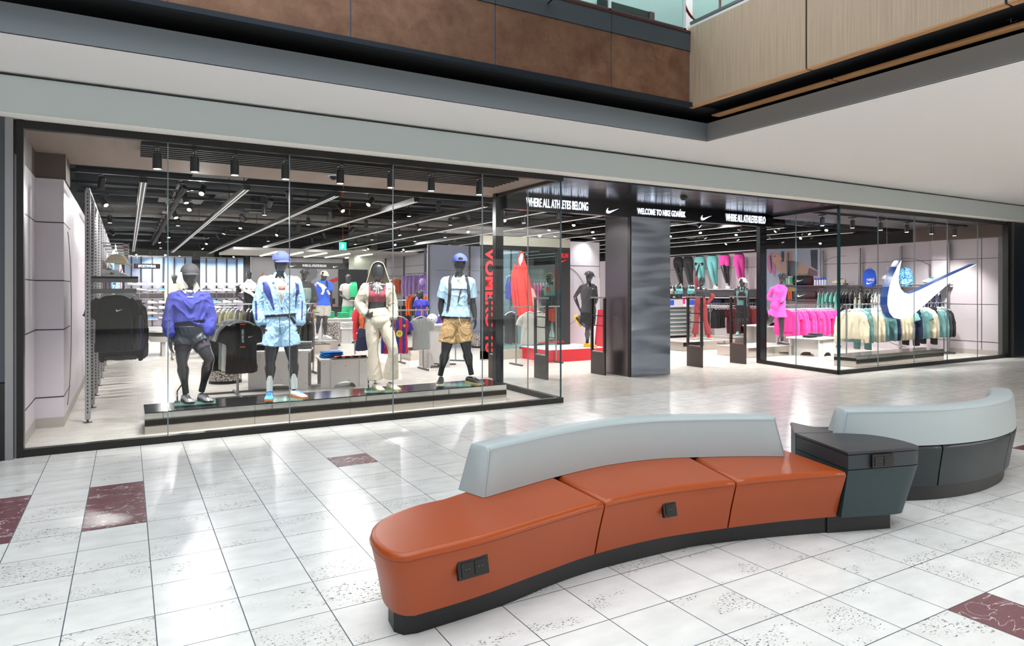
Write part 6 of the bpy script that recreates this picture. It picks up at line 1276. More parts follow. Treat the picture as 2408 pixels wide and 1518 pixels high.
        if arms:
            for L in 'LR':
                if 'el'+L not in J: continue
                S, E_, W_ = J['sh'+L], J['el'+L], J['wr'+L]
                a = (.054, .052, .046, .041) if not f else (.042, .037, .033, .030)
                s.limb(b, [S, S.lerp(E_, .35), S.lerp(E_, .75), E_], [a[0], a[1]*1.03, a[2], a[3]])
                a = (.041, .044, .036, .025) if not f else (.031, .033, .027, .021); s.limb(b, [E_, E_.lerp(W_, .28), E_.lerp(W_, .7), W_], a)
                if hands:
                    hd = J.get('hd'+L); d = (hd-W_) if hd is not None else (W_-E_); tv = J.get('thumb'+L); side = (Vector((0, -1, 0))+Vector((1 if L == 'L' else -1, 0, 0))*.35) if tv is None else tv
                    s.hand(b, W_, d, side, .42 if 'curl' not in J else J['curl'].x, palm_n=(1 if L == 'L' else -1, 0, 0) if tv is None else None)
        if legs:
            for L in 'LR':
                H_, K_, A_ = J['hip'+L], J['kn'+L], J['an'+L]; q = 1.0 if not f else .93
                s.limb(b, [H_, H_.lerp(K_, .3), H_.lerp(K_, .7), K_], [.098*q, .094*q, .080*q, .063*q], 16)
                ax = (A_-K_).normalized(); bk = Vector((0, .016, 0))*k; s.limb(b, [K_, K_.lerp(A_, .15)+bk*.4, K_.lerp(A_, .33)+bk, K_.lerp(A_, .7)+bk*.4, A_], [.061*q, .060*q, .068*q, .045*q, .033*q], 16)
        s.b = b.obj(name, MQ, s.e, remesh=s.vox, sm=5); return s
    def top(s, name, mat, hem=.0, ease=.02, sleeve=None, slv=.016, cuff=1.0, blouse=None, wr=(.007, 3.2), cut=None, solid=0, seed=1, neck=.985, vox=None, shr=.060):
        J = s.J; b = B(); p, r = s.torso(hem, neck, ease); b.sweep(p, r, 24)
        k = s.sc; f = s.fem
        if f and neck > .7:
            c = J['waist'].lerp(J['neck'], .50); w = (J['shR']-J['shL']).length*.24; e0 = ease if not callable(ease) else ease(.7)
            if e0 < .035:
                for q in (-1, 1): b.ell(c+Vector((q*w*.85, -.075*k, 0)), ((.062+e0*.7)*k, (.055+e0*.8)*k, (.06+e0*.7)*k), 14, 10)
        if sleeve is not None:
            m = J['neck']+Vector((0, .005, -.045*k)); sh = J['shL'], J['shR']; q = shr*(1 if not f else .84)+slv*.35
            b.sweep([sh[0], sh[0].lerp(m, .5)+Vector((0, 0, .008*k)), m, sh[1].lerp(m, .5)+Vector((0, 0, .008*k)), sh[1]], [q*k, (q+.004)*k, q*k, (q+.004)*k, q*k], 14)
            for L in 'LR':
                if 'el'+L not in J: continue
                S, E_, W_ = J['sh'+L], J['el'+L], J['wr'+L]
                a0 = (.054 if not f else .044)+slv; a1 = (.044 if not f else .036)+slv*1.25
                if sleeve <= 1: s.limb(b, [S, S.lerp(E_, sleeve*.5), S.lerp(E_, sleeve)], [a0, a0*1.0, a0*1.02], ends=False) if sleeve > 0 else None
                else:
                    t = sleeve-1; X = E_.lerp(W_, t); s.limb(b, [S, S.lerp(E_, .5), E_, E_.lerp(X, .5), E_.lerp(X, .86), X], [a0, a0*.99, a1*1.02, a1, a1*.92*cuff, (.030+slv*.35)*cuff], ends=False)
        o = b.obj(name, mat, s.e, remesh=vox or s.vox, sm=5, wr=(wr[0]*k*1.25, wr[1]*4.2, (1, 1, .7), seed) if wr else None, cut=cut, solid=solid); s.n += 1; return o
    def bottom(s, name, mat, top=.30, ease=.02, leg=.5, le=.03, flare=0, wr=(.007, 3.0), seed=2, vox=None, cut=None):
        """leg: 0..1 down the thigh, 1..2 down the calf"""
        J = s.J; b = B(); p, r = s.torso(-.15, top, ease); b.sweep(p, r, 24); k = s.sc; q = 1 if not s.fem else .93
        for L in 'LR':
            H_, K_, A_ = J['hip'+L], J['kn'+L], J['an'+L]
            if leg <= 1: s.limb(b, [H_+Vector((0, 0, .02)), H_.lerp(K_, leg*.5), H_.lerp(K_, leg)], [.095*q+le*.6, .094*q+le, .090*q+le*1.0+flare], 18, ends=False)
            else:
                X = K_.lerp(A_, leg-1); s.limb(b, [H_, H_.lerp(K_, .5), K_, K_.lerp(X, .5), X], [.100*q+le*.5, .088*q+le, .066*q+le, .060*q+le*1.1+flare*.40, .044*q+le+flare], 18, ends=False)
        return b.obj(name, mat, s.e, remesh=vox or s.vox, sm=5, wr=(wr[0]*k*1.25, wr[1]*4.2, (1, 1, .55), seed) if wr else None, cut=cut)
    def sock(s, L, mat, h=.14, r=.036):
        A_, K_ = s.J['an'+L], s.J['kn'+L]; d = (K_-A_).normalized(); B().sweep([A_-d*.05*s.sc, A_, A_+d*h*.6*s.sc, A_+d*h*s.sc], [r*.98*s.sc, r*1.0*s.sc, r*1.06*s.sc, r*1.16*s.sc], 16).obj('sock', mat, s.e, smooth=True)
    def shoe(s, L, ang, up, sole, lace, logo, dz=0, pitch=0, off=(0, 0)):
        """ang = direction of the toe, 0 towards the viewer, positive to the viewer's right"""
        A_ = s.J['an'+L]; a = ang-math.pi/2; d = Vector((math.cos(a), math.sin(a), 0)); p = A_+d*.068*s.sc
        z = dz if pitch == 0 else A_.z-.09*s.sc
        return sneaker((p.x+off[0], p.y+off[1], z), (0, pitch, a), up, sole, lace, logo, parent=s.e, sc=1.06*s.sc)
    def cap(s, mat, face=0, back=False, tilt=R(6), bmat=None, dz=0):
        h = s.hc; return cap(s.e, (h.x+.02*s.sc*math.sin(face), h.y-.002, h.z+(.030+dz)*s.sc), .108*s.sc, mat, face, back, tilt=tilt if not back else 0, bmat=bmat)
    def plate(s, w=.42, d=.36, off=(0, 0)):
        e = empty('glass_base', (off[0], off[1], .001)); e.parent = s.e; B().box(-w/2, -d/2, 0, w/2, d/2, .012).obj('plate', M('plate_green', (150, 205, 190), .08, alpha=.28), e)
    def rod(s, L, side=-1):
        A_ = s.J['an'+L]; x = A_.x+side*.09; B().sweep([(x-.02*side*0, A_.y, .012), (x, A_.y, .10), (x, A_.y, .15), (A_.x+side*.03, A_.y+.02, .24), (A_.x+side*.02, A_.y+.02, .34)], .008, 8).obj('support_rod', BLACK, s.e, smooth=True); B().cyl((x-.03, A_.y, .012), (x+.03, A_.y, .012), .02).obj('rod_foot', BLACK, s.e); B().cyl((x, A_.y-.03, .10), (x, A_.y+.02, .10), .012, n=10).obj('rod_knob', CHROME, s.e)
    def decal(s, target, uv, mat, name='print', off=.004, dens=.02):
        """flat shape laid on the front of a garment: each point is dropped onto the cloth"""
        me = target.data; bvh = BVHTree.FromPolygons([v.co for v in me.vertices], [tuple(p.vertices) for p in me.polygons])
        pts = [s.P(u, v) for u, v in uv]; bm = bmesh.new(); vs = [bm.verts.new((p.x, 0, p.z)) for p in pts]; f = bm.faces.new(vs)
        bmesh.ops.triangulate(bm, faces=[f]); 
        for _ in range(6):
            es = [e for e in bm.edges if e.calc_length() > dens]
            if not es: break
            bmesh.ops.subdivide_edges(bm, edges=es, cuts=1); bmesh.ops.triangulate(bm, faces=bm.faces[:])
        ymin = min(v.co.y for v in me.vertices)-.1; last = None; lost = []
        for v in bm.verts:
            h = bvh.ray_cast(Vector((v.co.x, ymin, v.co.z)), Vector((0, 1, 0)))
            if h[0] is None: lost.append(v); continue
            v.co.y = h[0].y-off; last = v.co.y
        for v in lost:
            nb = [w.co.y for e in v.link_edges for w in [e.other_vert(v)] if w not in lost]; v.co.y = (sum(nb)/len(nb)) if nb else (last or ymin)
        m2 = bpy.data.meshes.new(name); bm.to_mesh(m2); bm.free(); o = bpy.data.objects.new(name, m2); COL.objects.link(o); m2.materials.append(mat); m2.shade_smooth(); o.parent = target; md = o.modifiers.new('t', 'SOLIDIFY'); md.thickness = .003; return o
    def strap(s, pts, w, mat, name='strap', th=.004, snap=None):
        P = [s.P(*p) for p in pts]
        if snap is not None:
            me = snap.data; bvh = BVHTree.FromPolygons([v.co for v in me.vertices], [tuple(p.vertices) for p in me.polygons]); P = [Vector(x) for x in cr([tuple(p) for p in P], 6)]
            for p in P:
                h = bvh.ray_cast(Vector((p.x, -.6, p.z)), Vector((0, 1, 0)))
                if h[0] is not None: p.y = h[0].y-.006
        return B().sweep(P, [(w/2, th)]*len(P), 10).obj(name, mat, s.e, smooth=True)
SIL = M('shoe_silver', (170, 168, 172), .3, .5)
V5 = .0062
# ---- 1: blue sweatshirt
m = Man(455, 946, .262, 'black mannequin in an oversized blue sweatshirt, grey cap and black shorts in the window', 1.0, V5, False, 'mannequins in the left shop window')
m.pose(dict(pelvis=(447, 788), waist=(446, 752), neck=(447, 688), head=(446, 645), shL=(411, 700), shR=(481, 700), elL=(398, 752, .02), wrL=(400, 800, -.02), elR=(494, 748, .02), wrR=(487, 794, -.05), hdL=(401, 816, -.04), hdR=(486, 812, -.08),
            hipL=(432, 792), hipR=(463, 792), knL=(428, 850, -.02), anL=(436, 915, .03), knR=(493, 845, -.10), anR=(476, 911, .02)))
m.body()
sw_ = m.top('sweatshirt', fab('sweat_blue', (60, 64, 150), var=(3, .06)), .36, lambda t: .042 if t > .42 else .066-.3*abs(t-.42), 1.9, .029, .9, wr=(.012, 2.2), seed=3, shr=.066)
m.top('waist_panel', FB['navy'], .14, .012, None, wr=(.003, 3), seed=4, neck=.45)
m.bottom('shorts', fab('satin_black', (34, 40, 48), .42), .24, .022, .30, .034, .004, wr=(.007, 2.6), seed=5)
m.bottom('under_shorts', FB['plum'], .05, .002, .55, .006, 0, wr=None)
for L in 'LR': m.sock(L, FB['black'], .15, .037)
m.shoe('L', R(18), SIL, SK, SK, None); m.shoe('R', R(24), SIL, SK, SK, None); m.cap(FB['charcoal'], R(12)); m.plate(.46, .40, (.02, 0)); m.rod('L', -1)
CRM = fab('collar_cream', (222, 214, 196))
for q in (-1, 1):
    pts = [(447+q*5, 672), (447+q*14, 660), (447+q*19, 668), (447+q*23, 678), (447+q*11, 690), (447+q*4, 680)]; m.decal(sw_, pts, CRM, 'collar', .016, .012)
m.decal(sw_, [(442, 676), (452, 676), (455, 688), (449, 694), (442, 688)], FB['navy'], 'placket', .008, .012)
B().sweep([m.J['neck']+Vector((.066*math.cos(a), .066*math.sin(a)-.005, .030+.012*math.sin(a))) for a in np.linspace(0, 6.283, 20)[:-1]], [(.006, .018)]*19, 8, closed=True).obj('collar_stand', CRM, m.e, smooth=True)
swm = lambda mm, tgt, u, v, w, mat: mm.decal(tgt, [(u+x*w, v-z*w) for x, z in TICK], mat, 'logo', .005, .01)
swm(m, sw_, 453, 675+8+.0, 13, CRM); m.decal(sw_, [(441, 688+9), (454, 688+9), (454, 690+9), (441, 690+9)], CRM, 'logo', .005, .01)
for q in (-1, 1): m.strap([(447, 751), (447+q*5, 747), (447+q*8, 752), (447+q*3, 753), (447+q*4, 764)], .006, FB['black'], 'drawstring', .003)
# ---- 2: light blue windbreaker
m = Man(668, 938, .262, 'black mannequin in a light blue windbreaker, light blue shorts and blue cap in the window', 1.03, V5, False, 'mannequins in the left shop window')
m.pose(dict(pelvis=(661, 768), waist=(659, 730), neck=(658, 652), head=(660, 616), shL=(622, 663), shR=(694, 664), elL=(609, 722, .03), wrL=(617, 768, -.01), elR=(705, 722, .03), wrR=(704, 768, -.01), hdL=(622, 784, -.02), hdR=(702, 784, -.02),
            hipL=(644, 775), hipR=(678, 775), knL=(636, 848, -.01), anL=(634, 909, .03), knR=(689, 845, -.01), anR=(692, 903, .05)))
m.body()
LBJ = fab('shell_skyblue', (164, 200, 232), .5, bump=(40, .25)); NVY = fab('shell_navy', (60, 70, 140), .5)
tee_ = m.top('tee_shirt', FB['stone'], .20, .006, .5, .004, wr=(.003, 3), seed=1)
jk = m.top('windbreaker', LBJ, .30, lambda t: .042 if t > .38 else .052, 1.94, .025, 1.0, wr=(.007, 4.2), seed=8, cut=lambda c, n: c.y < .02 and c.z > m.P(660, 722).z and abs(c.x-m.P(660+(c.z-1.45)*0, 700).x) < max(0, (c.z-m.P(660, 722).z))*.235, solid=.006)
for pts in ([(618, 664), (627, 660), (636, 676), (641, 700), (646, 725), (643, 728), (634, 706), (620, 684)], [(694, 664), (702, 668), (704, 684), (699, 700), (695, 720), (694, 724), (694, 700), (697, 680)]): m.decal(jk, pts, NVY, 'side_panel', .005)
m.decal(jk, [(600, 706), (604, 706), (606, 752), (601, 750)], NVY, 'sleeve_panel', .005); m.decal(jk, [(709, 706), (712, 706), (711, 750), (708, 752)], NVY, 'sleeve_panel', .005)
m.decal(jk, [(646, 668), (651, 669), (650, 673), (645, 672)], M('badge_gold', (214, 170, 60), .4), 'badge')
for q in (-1, 1): m.strap([(661+q*16, 652, -.11), (661+q*13, 672, -.15), (662+q*7, 700, -.16), (662+q*1, 722, -.165)], .012, LBJ, 'zip_edge', .006)
for q in (-1, 1): m.strap([(658+q*9, 640, -.02), (658+q*14, 650, -.08), (660+q*18, 664, -.125)], .03, LBJ, 'jacket_collar', .008)
m.decal(tee_, [(655, 672), (680, 672), (680, 679), (655, 679)], M('tee_print_red', (206, 110, 100), .7), 'tee_print', .004); m.decal(tee_, [(658, 684), (678, 684), (676, 712), (668, 716)], M('tee_print_grey', (206, 196, 190), .7), 'tee_print', .004)
m.bottom('shorts', LBJ, .30, .016, .52, .026, .002, wr=(.007, 4.2), seed=9)
b_ = B(); p_, r_ = m.torso(.25, .32, .036); b_.sweep(p_, r_, 24).obj('belt', FB['black'], m.e, smooth=True)
m.strap([(660, 741, -.14), (657, 748, -.165), (658, 764, -.17), (659, 785, -.165)], .008, FB['black'], 'drawstring', .003); m.strap([(676, 742, -.15), (686, 748, -.14), (694, 761, -.12)], .035, FB['black'], 'belt_end', .003)
m.decal(jk, [(661, 719), (664, 719), (664, 727), (662, 727)], BLACK, 'zip_pull')
for L in 'LR': m.sock(L, FB['white'], .15, .038)
o = m.shoe('L', R(-2), SBL, STN, SBL, None); o = m.shoe('R', R(38), RU('offwhite', (222, 218, 212)), STN, SBL, None); m.cap(fab('cap_blue', (92, 104, 190)), R(20)); m.plate(.46, .40)
# ---- 3: beige hooded jacket, maroon bra, flared trousers
m = Man(897, 918, .262, 'black female mannequin in a beige hooded jacket, maroon sports bra and flared beige trousers', .98, V5, True, 'mannequins in the left shop window')
m.pose(dict(pelvis=(890, 756), waist=(886, 720), neck=(887, 668), head=(889, 639), shL=(860, 677), shR=(916, 676), elL=(845, 712, .05), wrL=(864, 744, -.06), elR=(923, 718, .03), wrR=(924, 755, -.02), hdL=(874, 740, -.13), hdR=(927, 775, -.03),
            hipL=(875, 760), hipR=(905, 760), knL=(877, 825, -.02), anL=(882, 892, .03), knR=(924, 822, -.06), anR=(919, 888, .03)))
m.J['thumbL'] = Vector((0, 0, 1))
m.body()
BEI = fab('beige_jersey', (206, 194, 176), .75)
m.top('sports_bra', FB['maroon'], .50, .013, None, wr=None, neck=.78)
for q in (-1, 1): m.strap([(886+q*17, 690, -.09), (887+q*19, 680, -.075), (887+q*18, 668, -.02)], .035, FB['maroon'], 'bra_strap', .006)
zc_ = m.P(887, 690).z; xc_ = m.P(887, 690).x
jk = m.top('jacket', BEI, .34, .030, 1.92, .026, 1.05, wr=(.011, 3.0), seed=12, cut=lambda c, n: c.y < .03 and abs(c.x-xc_) < .115+.05*max(0, (zc_-c.z)) and c.z < m.J['neck'].z+.02 and (abs(c.x-xc_) < .125), solid=.006)
# hood as an open shell around the face
b = B(); h = m.J['head']; rings = []
for i, t in enumerate(np.linspace(0, 1, 13)):
    a = -math.pi*.5+math.pi*2*0; 
ringp = []
prof = [(-.175, -.23, .02), (-.145, -.12, -.02), (-.115, -.02, -.055), (-.092, .06, -.07), (-.06, .115, -.075), (0, .138, -.078), (.06, .115, -.075), (.092, .06, -.07), (.115, -.02, -.055), (.150, -.12, -.02), (.19, -.23, .02)]
prof = cr(prof, 3)
for (dx, dz, dy) in prof: ringp.append([h+Vector((dx, dy, dz)), h+Vector((dx*1.04, .02, dz*1.04+.004)), h+Vector((dx*.92, .085, dz*.9)), h+Vector((dx*.5, .13, dz*.62)), h+Vector((0, .14, dz*.35-.02))])
vs = [[b.bm.verts.new(p) for p in r_] for r_ in ringp]
for A_, C_ in zip(vs, vs[1:]):
    for k in range(4): b.bm.faces.new((A_[k], A_[k+1], C_[k+1], C_[k]))
b.obj('hood', [BEI], m.e, smooth=True, ang=180, solid=.008)
for q in (-1, 1): m.strap([(887, 668, -.13), (887+q*7, 664, -.14), (887+q*9, 669, -.14), (887+q*1, 669, -.14), (887+q*3, 690, -.155)], .008, FB['white'], 'drawcord', .004)
m.strap([(880, 667, -.10), (887, 664, -.11), (895, 667, -.10)], .02, BEI, 'neck_tie', .01)
m.bottom('trousers', BEI, .34, .008, 1.98, .010, .062, wr=(.004, 2.6), seed=14)
b_ = B(); p_, r_ = m.torso(.14, .34, .011); b_.sweep(p_, r_, 26).obj('ruched_waistband', BEI, m.e, remesh=V5, sm=2, wr=(.003, 12, (.3, .3, 3.2), 5))
o = m.shoe('L', R(25), SCR, M('sole_gold', (190, 168, 110), .3, .3), SW, None, off=(.01, .0)); o = m.shoe('R', R(30), SCR, M('sole_gold', (190, 168, 110), .3, .3), SW, None); m.plate(.46, .40); m.rod('L', -1)
# ---- 4: backpack, tee, cargo shorts
m = Man(1075, 904, .262, 'black mannequin in light blue tee, backpack straps, tan shorts and blue cap worn backwards', 1.06, V5, False, 'mannequins in the left shop window')
m.pose(dict(pelvis=(1073, 757), waist=(1074, 722), neck=(1078, 651), head=(1081, 619), shL=(1049, 663), shR=(1106, 664), elL=(1036, 716, .04), wrL=(1042, 754, .0), elR=(1112, 714, .04), wrR=(1117, 748, -.01), hdL=(1047, 772, -.03), hdR=(1118, 766, -.05),
            hipL=(1060, 763), hipR=(1087, 763), knL=(1048, 825, -.03), anL=(1037, 874, .04), knR=(1097, 822, -.02), anR=(1107, 872, .02)))
m.body()
TB = fab('tee_blue', (176, 208, 232))
t4 = m.top('tee_shirt', TB, .14, lambda t: .030+max(0, .5-t)*.05, .70, .022, wr=(.010, 2.0), seed=17)
m.decal(t4, [(1067, 657), (1090, 657), (1092, 675), (1090, 680), (1068, 680), (1066, 672)], fab('tee_white', (226, 232, 238)), 'chest_panel', .004); m.decal(t4, [(1072, 656), (1084, 656), (1079, 664)], FB['teal'], 'neck_gusset', .007); m.decal(t4, [(1080, 663.5), (1085, 663.5), (1085, 666), (1080, 666)], M('badge_gold', (214, 170, 60), .4), 'badge', .007)
for pts in ([(1062, 646, -.02), (1058, 660, -.10), (1058, 678, -.15), (1057, 700, -.16), (1054, 724, -.15), (1052, 732, -.12)], [(1096, 646, -.02), (1098, 660, -.10), (1101, 676, -.14), (1102, 692, -.14), (1102, 706, -.12), (1101, 716, -.1)]): m.strap(pts, .048, FB['charcoal'], 'backpack_strap', .009, snap=t4)
m.strap([(1058, 679, -.15), (1080, 679, -.17), (1101, 681, -.15)], .016, FB['charcoal'], 'chest_strap', .005, snap=t4); m.strap([(1084, 681, -.18), (1081, 692, -.18), (1077, 711, -.175)], .020, FB['charcoal'], 'strap_end', .003, snap=t4)
b_ = B(); c_ = m.J['waist'].lerp(m.J['neck'], .5)+Vector((0, .20, 0)); b_.sweep([c_+Vector((0, 0, z)) for z in (-.22, -.15, .1, .2, .24)], [(.10, .06), (.15, .08), (.15, .08), (.12, .06), (.05, .03)], 18).obj('backpack_body', FB['charcoal'], m.e, smooth=True)
m.top('under_hem', FB['black'], .10, .030, None, wr=(.004, 2), neck=.30)
sh_ = m.bottom('cargo_shorts', fab('cargo_tan', (186, 152, 108), .8, bump=(26, .5)), .22, .016, .68, .030, .006, wr=(.009, 5.0), seed=21)
m.decal(sh_, [(1040, 770), (1054, 766), (1056, 790), (1043, 793)], fab('cargo_tan_p', (172, 138, 96), .8), 'cargo_pocket', .008); m.strap([(1079, 744, -.15), (1081, 755, -.165), (1085, 763, -.165)], .008, CRM, 'drawcord', .003)
for L in 'LR': m.sock(L, FB['black'], .17, .037)
m.shoe('L', R(-4), SK, SCR, SK, None); m.shoe('R', R(50), SK, M('sole_gold', (190, 168, 110), .3, .3), SK, None); m.cap(fab('cap_blue', (92, 104, 190)), R(5), back=True); m.plate(.50, .42, (-.05, 0))
# ---- smaller figures inside the shop
ALLM = []
def simple(u, v, z0, label, J, sc, fem=False, vox=.014, group=None): m_ = Man(u, v, z0, label, sc, vox, fem, group).pose(J); ALLM.append(m_); return m_
m = simple(1383, 815, .287, 'black running mannequin in grey vest and black shorts with one yellow shoe lifted behind', dict(pelvis=(1383, 741), waist=(1384, 718), neck=(1385, 668), head=(1384, 650), shL=(1367, 675), shR=(1399, 675), elL=(1352, 698, .10), wrL=(1361, 722, .02), elR=(1402, 690, .05), wrR=(1404, 706, -.10), hdL=(1364, 730, 0), hdR=(1402, 712, -.14),
    hipL=(1375, 745), hipR=(1391, 745), knL=(1378, 765, -.02), anL=(1357, 745, .32), knR=(1382, 776, -.05), anR=(1381, 806, .02)), 1.0, vox=.010)
m.J['knL'] = m.P(1376, 764, .02); m.J['anL'] = m.P(1356, 747, .30)
m.body(hface=1); t_ = m.top('running_vest', FB['charcoal'], .10, .03, -1, wr=(.007, 2), seed=2, neck=.93) ; m.bottom('shorts', FB['black'], .22, .018, .62, .03, .005, wr=(.008, 2.5))
swm(m, t_, 1395, 678, 5, LOGO)
m.sock('R', FB['black'], .16); m.sock('L', FB['black'], .14); m.shoe('R', R(75), SYE, SYE, SYE, None); m.shoe('L', R(80), SYE, SYE, SYE, None, pitch=R(60), off=(-.06, .02)); m.cap(FB['charcoal'], R(60)); m.plate(.44, .36)
m = simple(1838, 809, .262, 'black mannequin striding in a pink jacket and pink shorts with a dark cap', dict(pelvis=(1829, 722), waist=(1832, 702), neck=(1838, 668), head=(1838, 653), shL=(1816, 680, .06), shR=(1846, 680, -.04), elL=(1808, 700, .12), wrL=(1828, 713, -.02), elR=(1842, 700, -.10), wrR=(1838, 714, -.20), hdL=(1834, 714, -.06), hdR=(1841, 712, -.26),
    hipL=(1822, 730, .02), hipR=(1836, 730, -.02), knL=(1812, 752, .10), anL=(1800, 768, .42), knR=(1838, 768, -.04), anR=(1839, 800, .0)), .93, True, .011)
m.body(hface=1); m.top('jacket', FB['pink'], .28, .028, 1.9, .022, wr=(.010, 3), seed=4); m.bottom('shorts', FB['pink'], .30, .03, .42, .06, .02, wr=(.010, 3), seed=6); m.bottom('tights', M('tights_sheer', (44, 44, 48), .35), .1, .002, 1.55, .003, 0, wr=None)
m.sock('R', FB['black'], .10); m.shoe('R', R(55), SGY, SK, SK, None); m.cap(FB['charcoal'], R(75)); m.plate(.5, .4); m.rod('R', -1)
m = simple(1647, 796, .262, 'black mannequin in burgundy flared tights raising one arm overhead', dict(pelvis=(1647, 714), waist=(1648, 694), neck=(1647, 674), head=(1650, 661), shL=(1637, 681), shR=(1661, 682), elL=(1637, 650, .04), wrL=(1642, 628, .0), elR=(1676, 696, .06), wrR=(1664, 712, -.02), hdL=(1645, 621, 0), hdR=(1658, 714, -.02),
    hipL=(1641, 718), hipR=(1655, 718), knL=(1638, 752), anL=(1634, 787, .02), knR=(1659, 753), anR=(1667, 788, .02)), .98, True, .011)
m.J['waist'] = m.P(1648, 697); m.J['neck'] = m.P(1648, 674); m.body(); m.top('sports_top', FB['charcoal'], .42, .010, None, wr=None, neck=.80); m.bottom('flared_tights', FB['rust'], .34, .006, 1.95, .008, .055, wr=(.005, 2)); 
b_ = B(); m.limb(b_, [m.J['shL'], m.J['elL'].lerp(m.J['shL'], .1), m.J['elL']], [.05, .045, .05]); b_.obj('sleeve', FB['rust'], m.e, remesh=.012, sm=4, wr=(.008, 8, (1, 1, 1), 2)); b_ = B(); m.limb(b_, [m.J['elR'].lerp(m.J['shR'], .25), m.J['elR'], m.J['wrR']], [.05, .065, .05]); b_.obj('sleeve', FB['rust'], m.e, remesh=.012, sm=4, wr=(.01, 8, (1, 1, 1), 3))
m.shoe('L', R(-10), SRD, SW, SRD, None); m.shoe('R', R(25), SRD, SW, SRD, None); m.plate(.6, .4)
p_ = m.e.matrix_world if False else None; q_ = m.J['wrL']+Vector((.02, -.02, .09)); c0 = Vector(m.base)+m.r*q_.x+m.f*q_.y+Vector((0, 0, q_.z))
e = empty('dumbbell', c0, m.rz, 'small dark dumbbell held up by the mannequin in burgundy tights', 'dumbbell'); B().cyl((-.10, 0, 0), (.10, 0, 0), .014, n=10).obj('bar', CHROME, e, smooth=True); B().cyl((-.12, 0, 0), (-.06, 0, 0), .045, n=14).obj('weight', BLACK, e, smooth=True); B().cyl((.06, 0, 0), (.12, 0, 0), .045, n=14).obj('weight', BLACK, e, smooth=True)
m = simple(1746, 787, .262, 'black mannequin seen from behind with teal vest, black bag and white cap', dict(pelvis=(1745, 727), waist=(1745, 711), neck=(1744, 674), head=(1745, 663), shL=(1731, 681), shR=(1757, 681), elL=(1729, 702), wrL=(1731, 722), elR=(1759, 702), wrR=(1757, 722), hipL=(1738, 730), hipR=(1752, 730), knL=(1737, 758), anL=(1735, 781), knR=(1753, 758), anR=(1757, 781)), 1.0, False, .013)
m.body(); m.top('vest', FB['teal'], .1, .015, None, wr=(.004, 2), neck=.86); m.bottom('shorts', FB['black'], .25, .02, .6, .03); m.shoe('L', R(-5), SMI, SW, SMI, None); m.shoe('R', R(20), SMI, SW, SMI, None); m.cap(FB['white'], R(60), back=False)
b_ = B(); c_ = m.J['waist'].lerp(m.J['neck'], .45)+Vector((0, -.16, 0)); b_.sweep([c_+Vector((0, 0, z)) for z in (-.14, -.1, .05, .12)], [(.08, .04), (.12, .06), (.11, .05), (.06, .03)], 16).obj('shoulder_bag', FB['black'], m.e, smooth=True)
for q in (-1, 1): m.strap([(1744+q*9, 672, -.08), (1744+q*3, 690, -.17)], .03, FB['black'], 'bag_strap', .006)
m = simple(762, 796, .262, 'black mannequin in blue tee with white jumper round the shoulders and grey shorts', dict(pelvis=(761, 721), waist=(761, 706), neck=(759, 659), head=(761, 648), shL=(746, 667), shR=(774, 667), elL=(738, 694), wrL=(736, 716), elR=(778, 694), wrR=(777, 718), hipL=(754, 725), hipR=(769, 725), knL=(749, 752), anL=(746, 782, .02), knR=(764, 752), anR=(765, 784)), 1.06, False, .013)
m.body(hface=.6); m.top('tee_shirt', FB['blue'], .08, .03, .6, .03, wr=(.008, 2), seed=3); m.bottom('shorts', FB['stone'], .26, .018, .62, .035, .01, wr=(.006, 2)); m.cap(FB['cream'], R(40)); m.shoe('L', R(-10), SW, SW, SW, None); m.shoe('R', R(45), SW, SW, SW, LOGOB)
m.strap([(741, 672, -.08), (747, 664, -.10), (757, 671, -.2), (765, 679, -.22)], .12, FB['white'], 'draped_jumper', .02); m.strap([(758, 676, -.22), (761, 684, -.23), (757, 692, -.21)], .07, FB['white'], 'jumper_knot', .03); m.strap([(768, 660, -.12), (770, 674, -.17)], .05, FB['black'], 'bag_strap', .01); m.strap([(769, 682, -.2), (775, 692, -.16)], .06, FB['white'], 'jumper_sleeve', .02)
m = simple(819, 795, .01, 'black mannequin in pale tee and green shorts with green shirt over the shoulder', dict(pelvis=(818, 724), waist=(818, 708), neck=(819, 666), head=(819, 654), shL=(806, 673), shR=(832, 673), elL=(800, 693), wrL=(814, 703, -.16), elR=(838, 693), wrR=(824, 703, -.16), hdL=(820, 705, -.2), hdR=(819, 704, -.2), hipL=(812, 728), hipR=(826, 728), knL=(811, 758), anL=(810, 787), knR=(827, 758), anR=(828, 787)), 1.05, False, .013)
m.body(); m.top('tee_shirt', FB['stone'], .08, .028, .55, .03, wr=(.006, 2), seed=5); m.bottom('shorts', FB['green'], .28, .02, .8, .035, .01, wr=(.006, 2)); m.strap([(829, 664, .05), (831, 672, -.12), (832, 686, -.18), (832, 698, -.17)], .26, FB['green'], 'draped_shirt', .02)
m = simple(718, 806, .262, 'dark mannequin in black cap and grey coat, half hidden behind the windbreaker mannequin', dict(pelvis=(716, 730), waist=(716, 712), neck=(714, 660), head=(715, 645), shL=(697, 672), shR=(732, 672), elL=(692, 700), wrL=(696, 724), elR=(741, 702), wrR=(736, 712, -.16), hdR=(744, 710, -.2), hipL=(708, 735), hipR=(726, 735), knL=(706, 765), anL=(705, 795), knR=(727, 765), anR=(728, 795)), 1.05, False, .012)
m.body(hface=.6); m.top('coat', FB['charcoal'], -.10, .035, 1.8, .03, wr=(.01, 2.4), seed=7); m.bottom('shorts', FB['coral'], .1, .03, .5, .045, .01); m.cap(FB['black'], R(50)); m.top('inner_tee', FB['sage'], .3, .04, None, wr=(.004, 2), neck=.8); m.strap([(724, 712, -.2), (729, 732, -.22), (729, 752, -.2)], .12, FB['black'], 'carried_bag', .05)
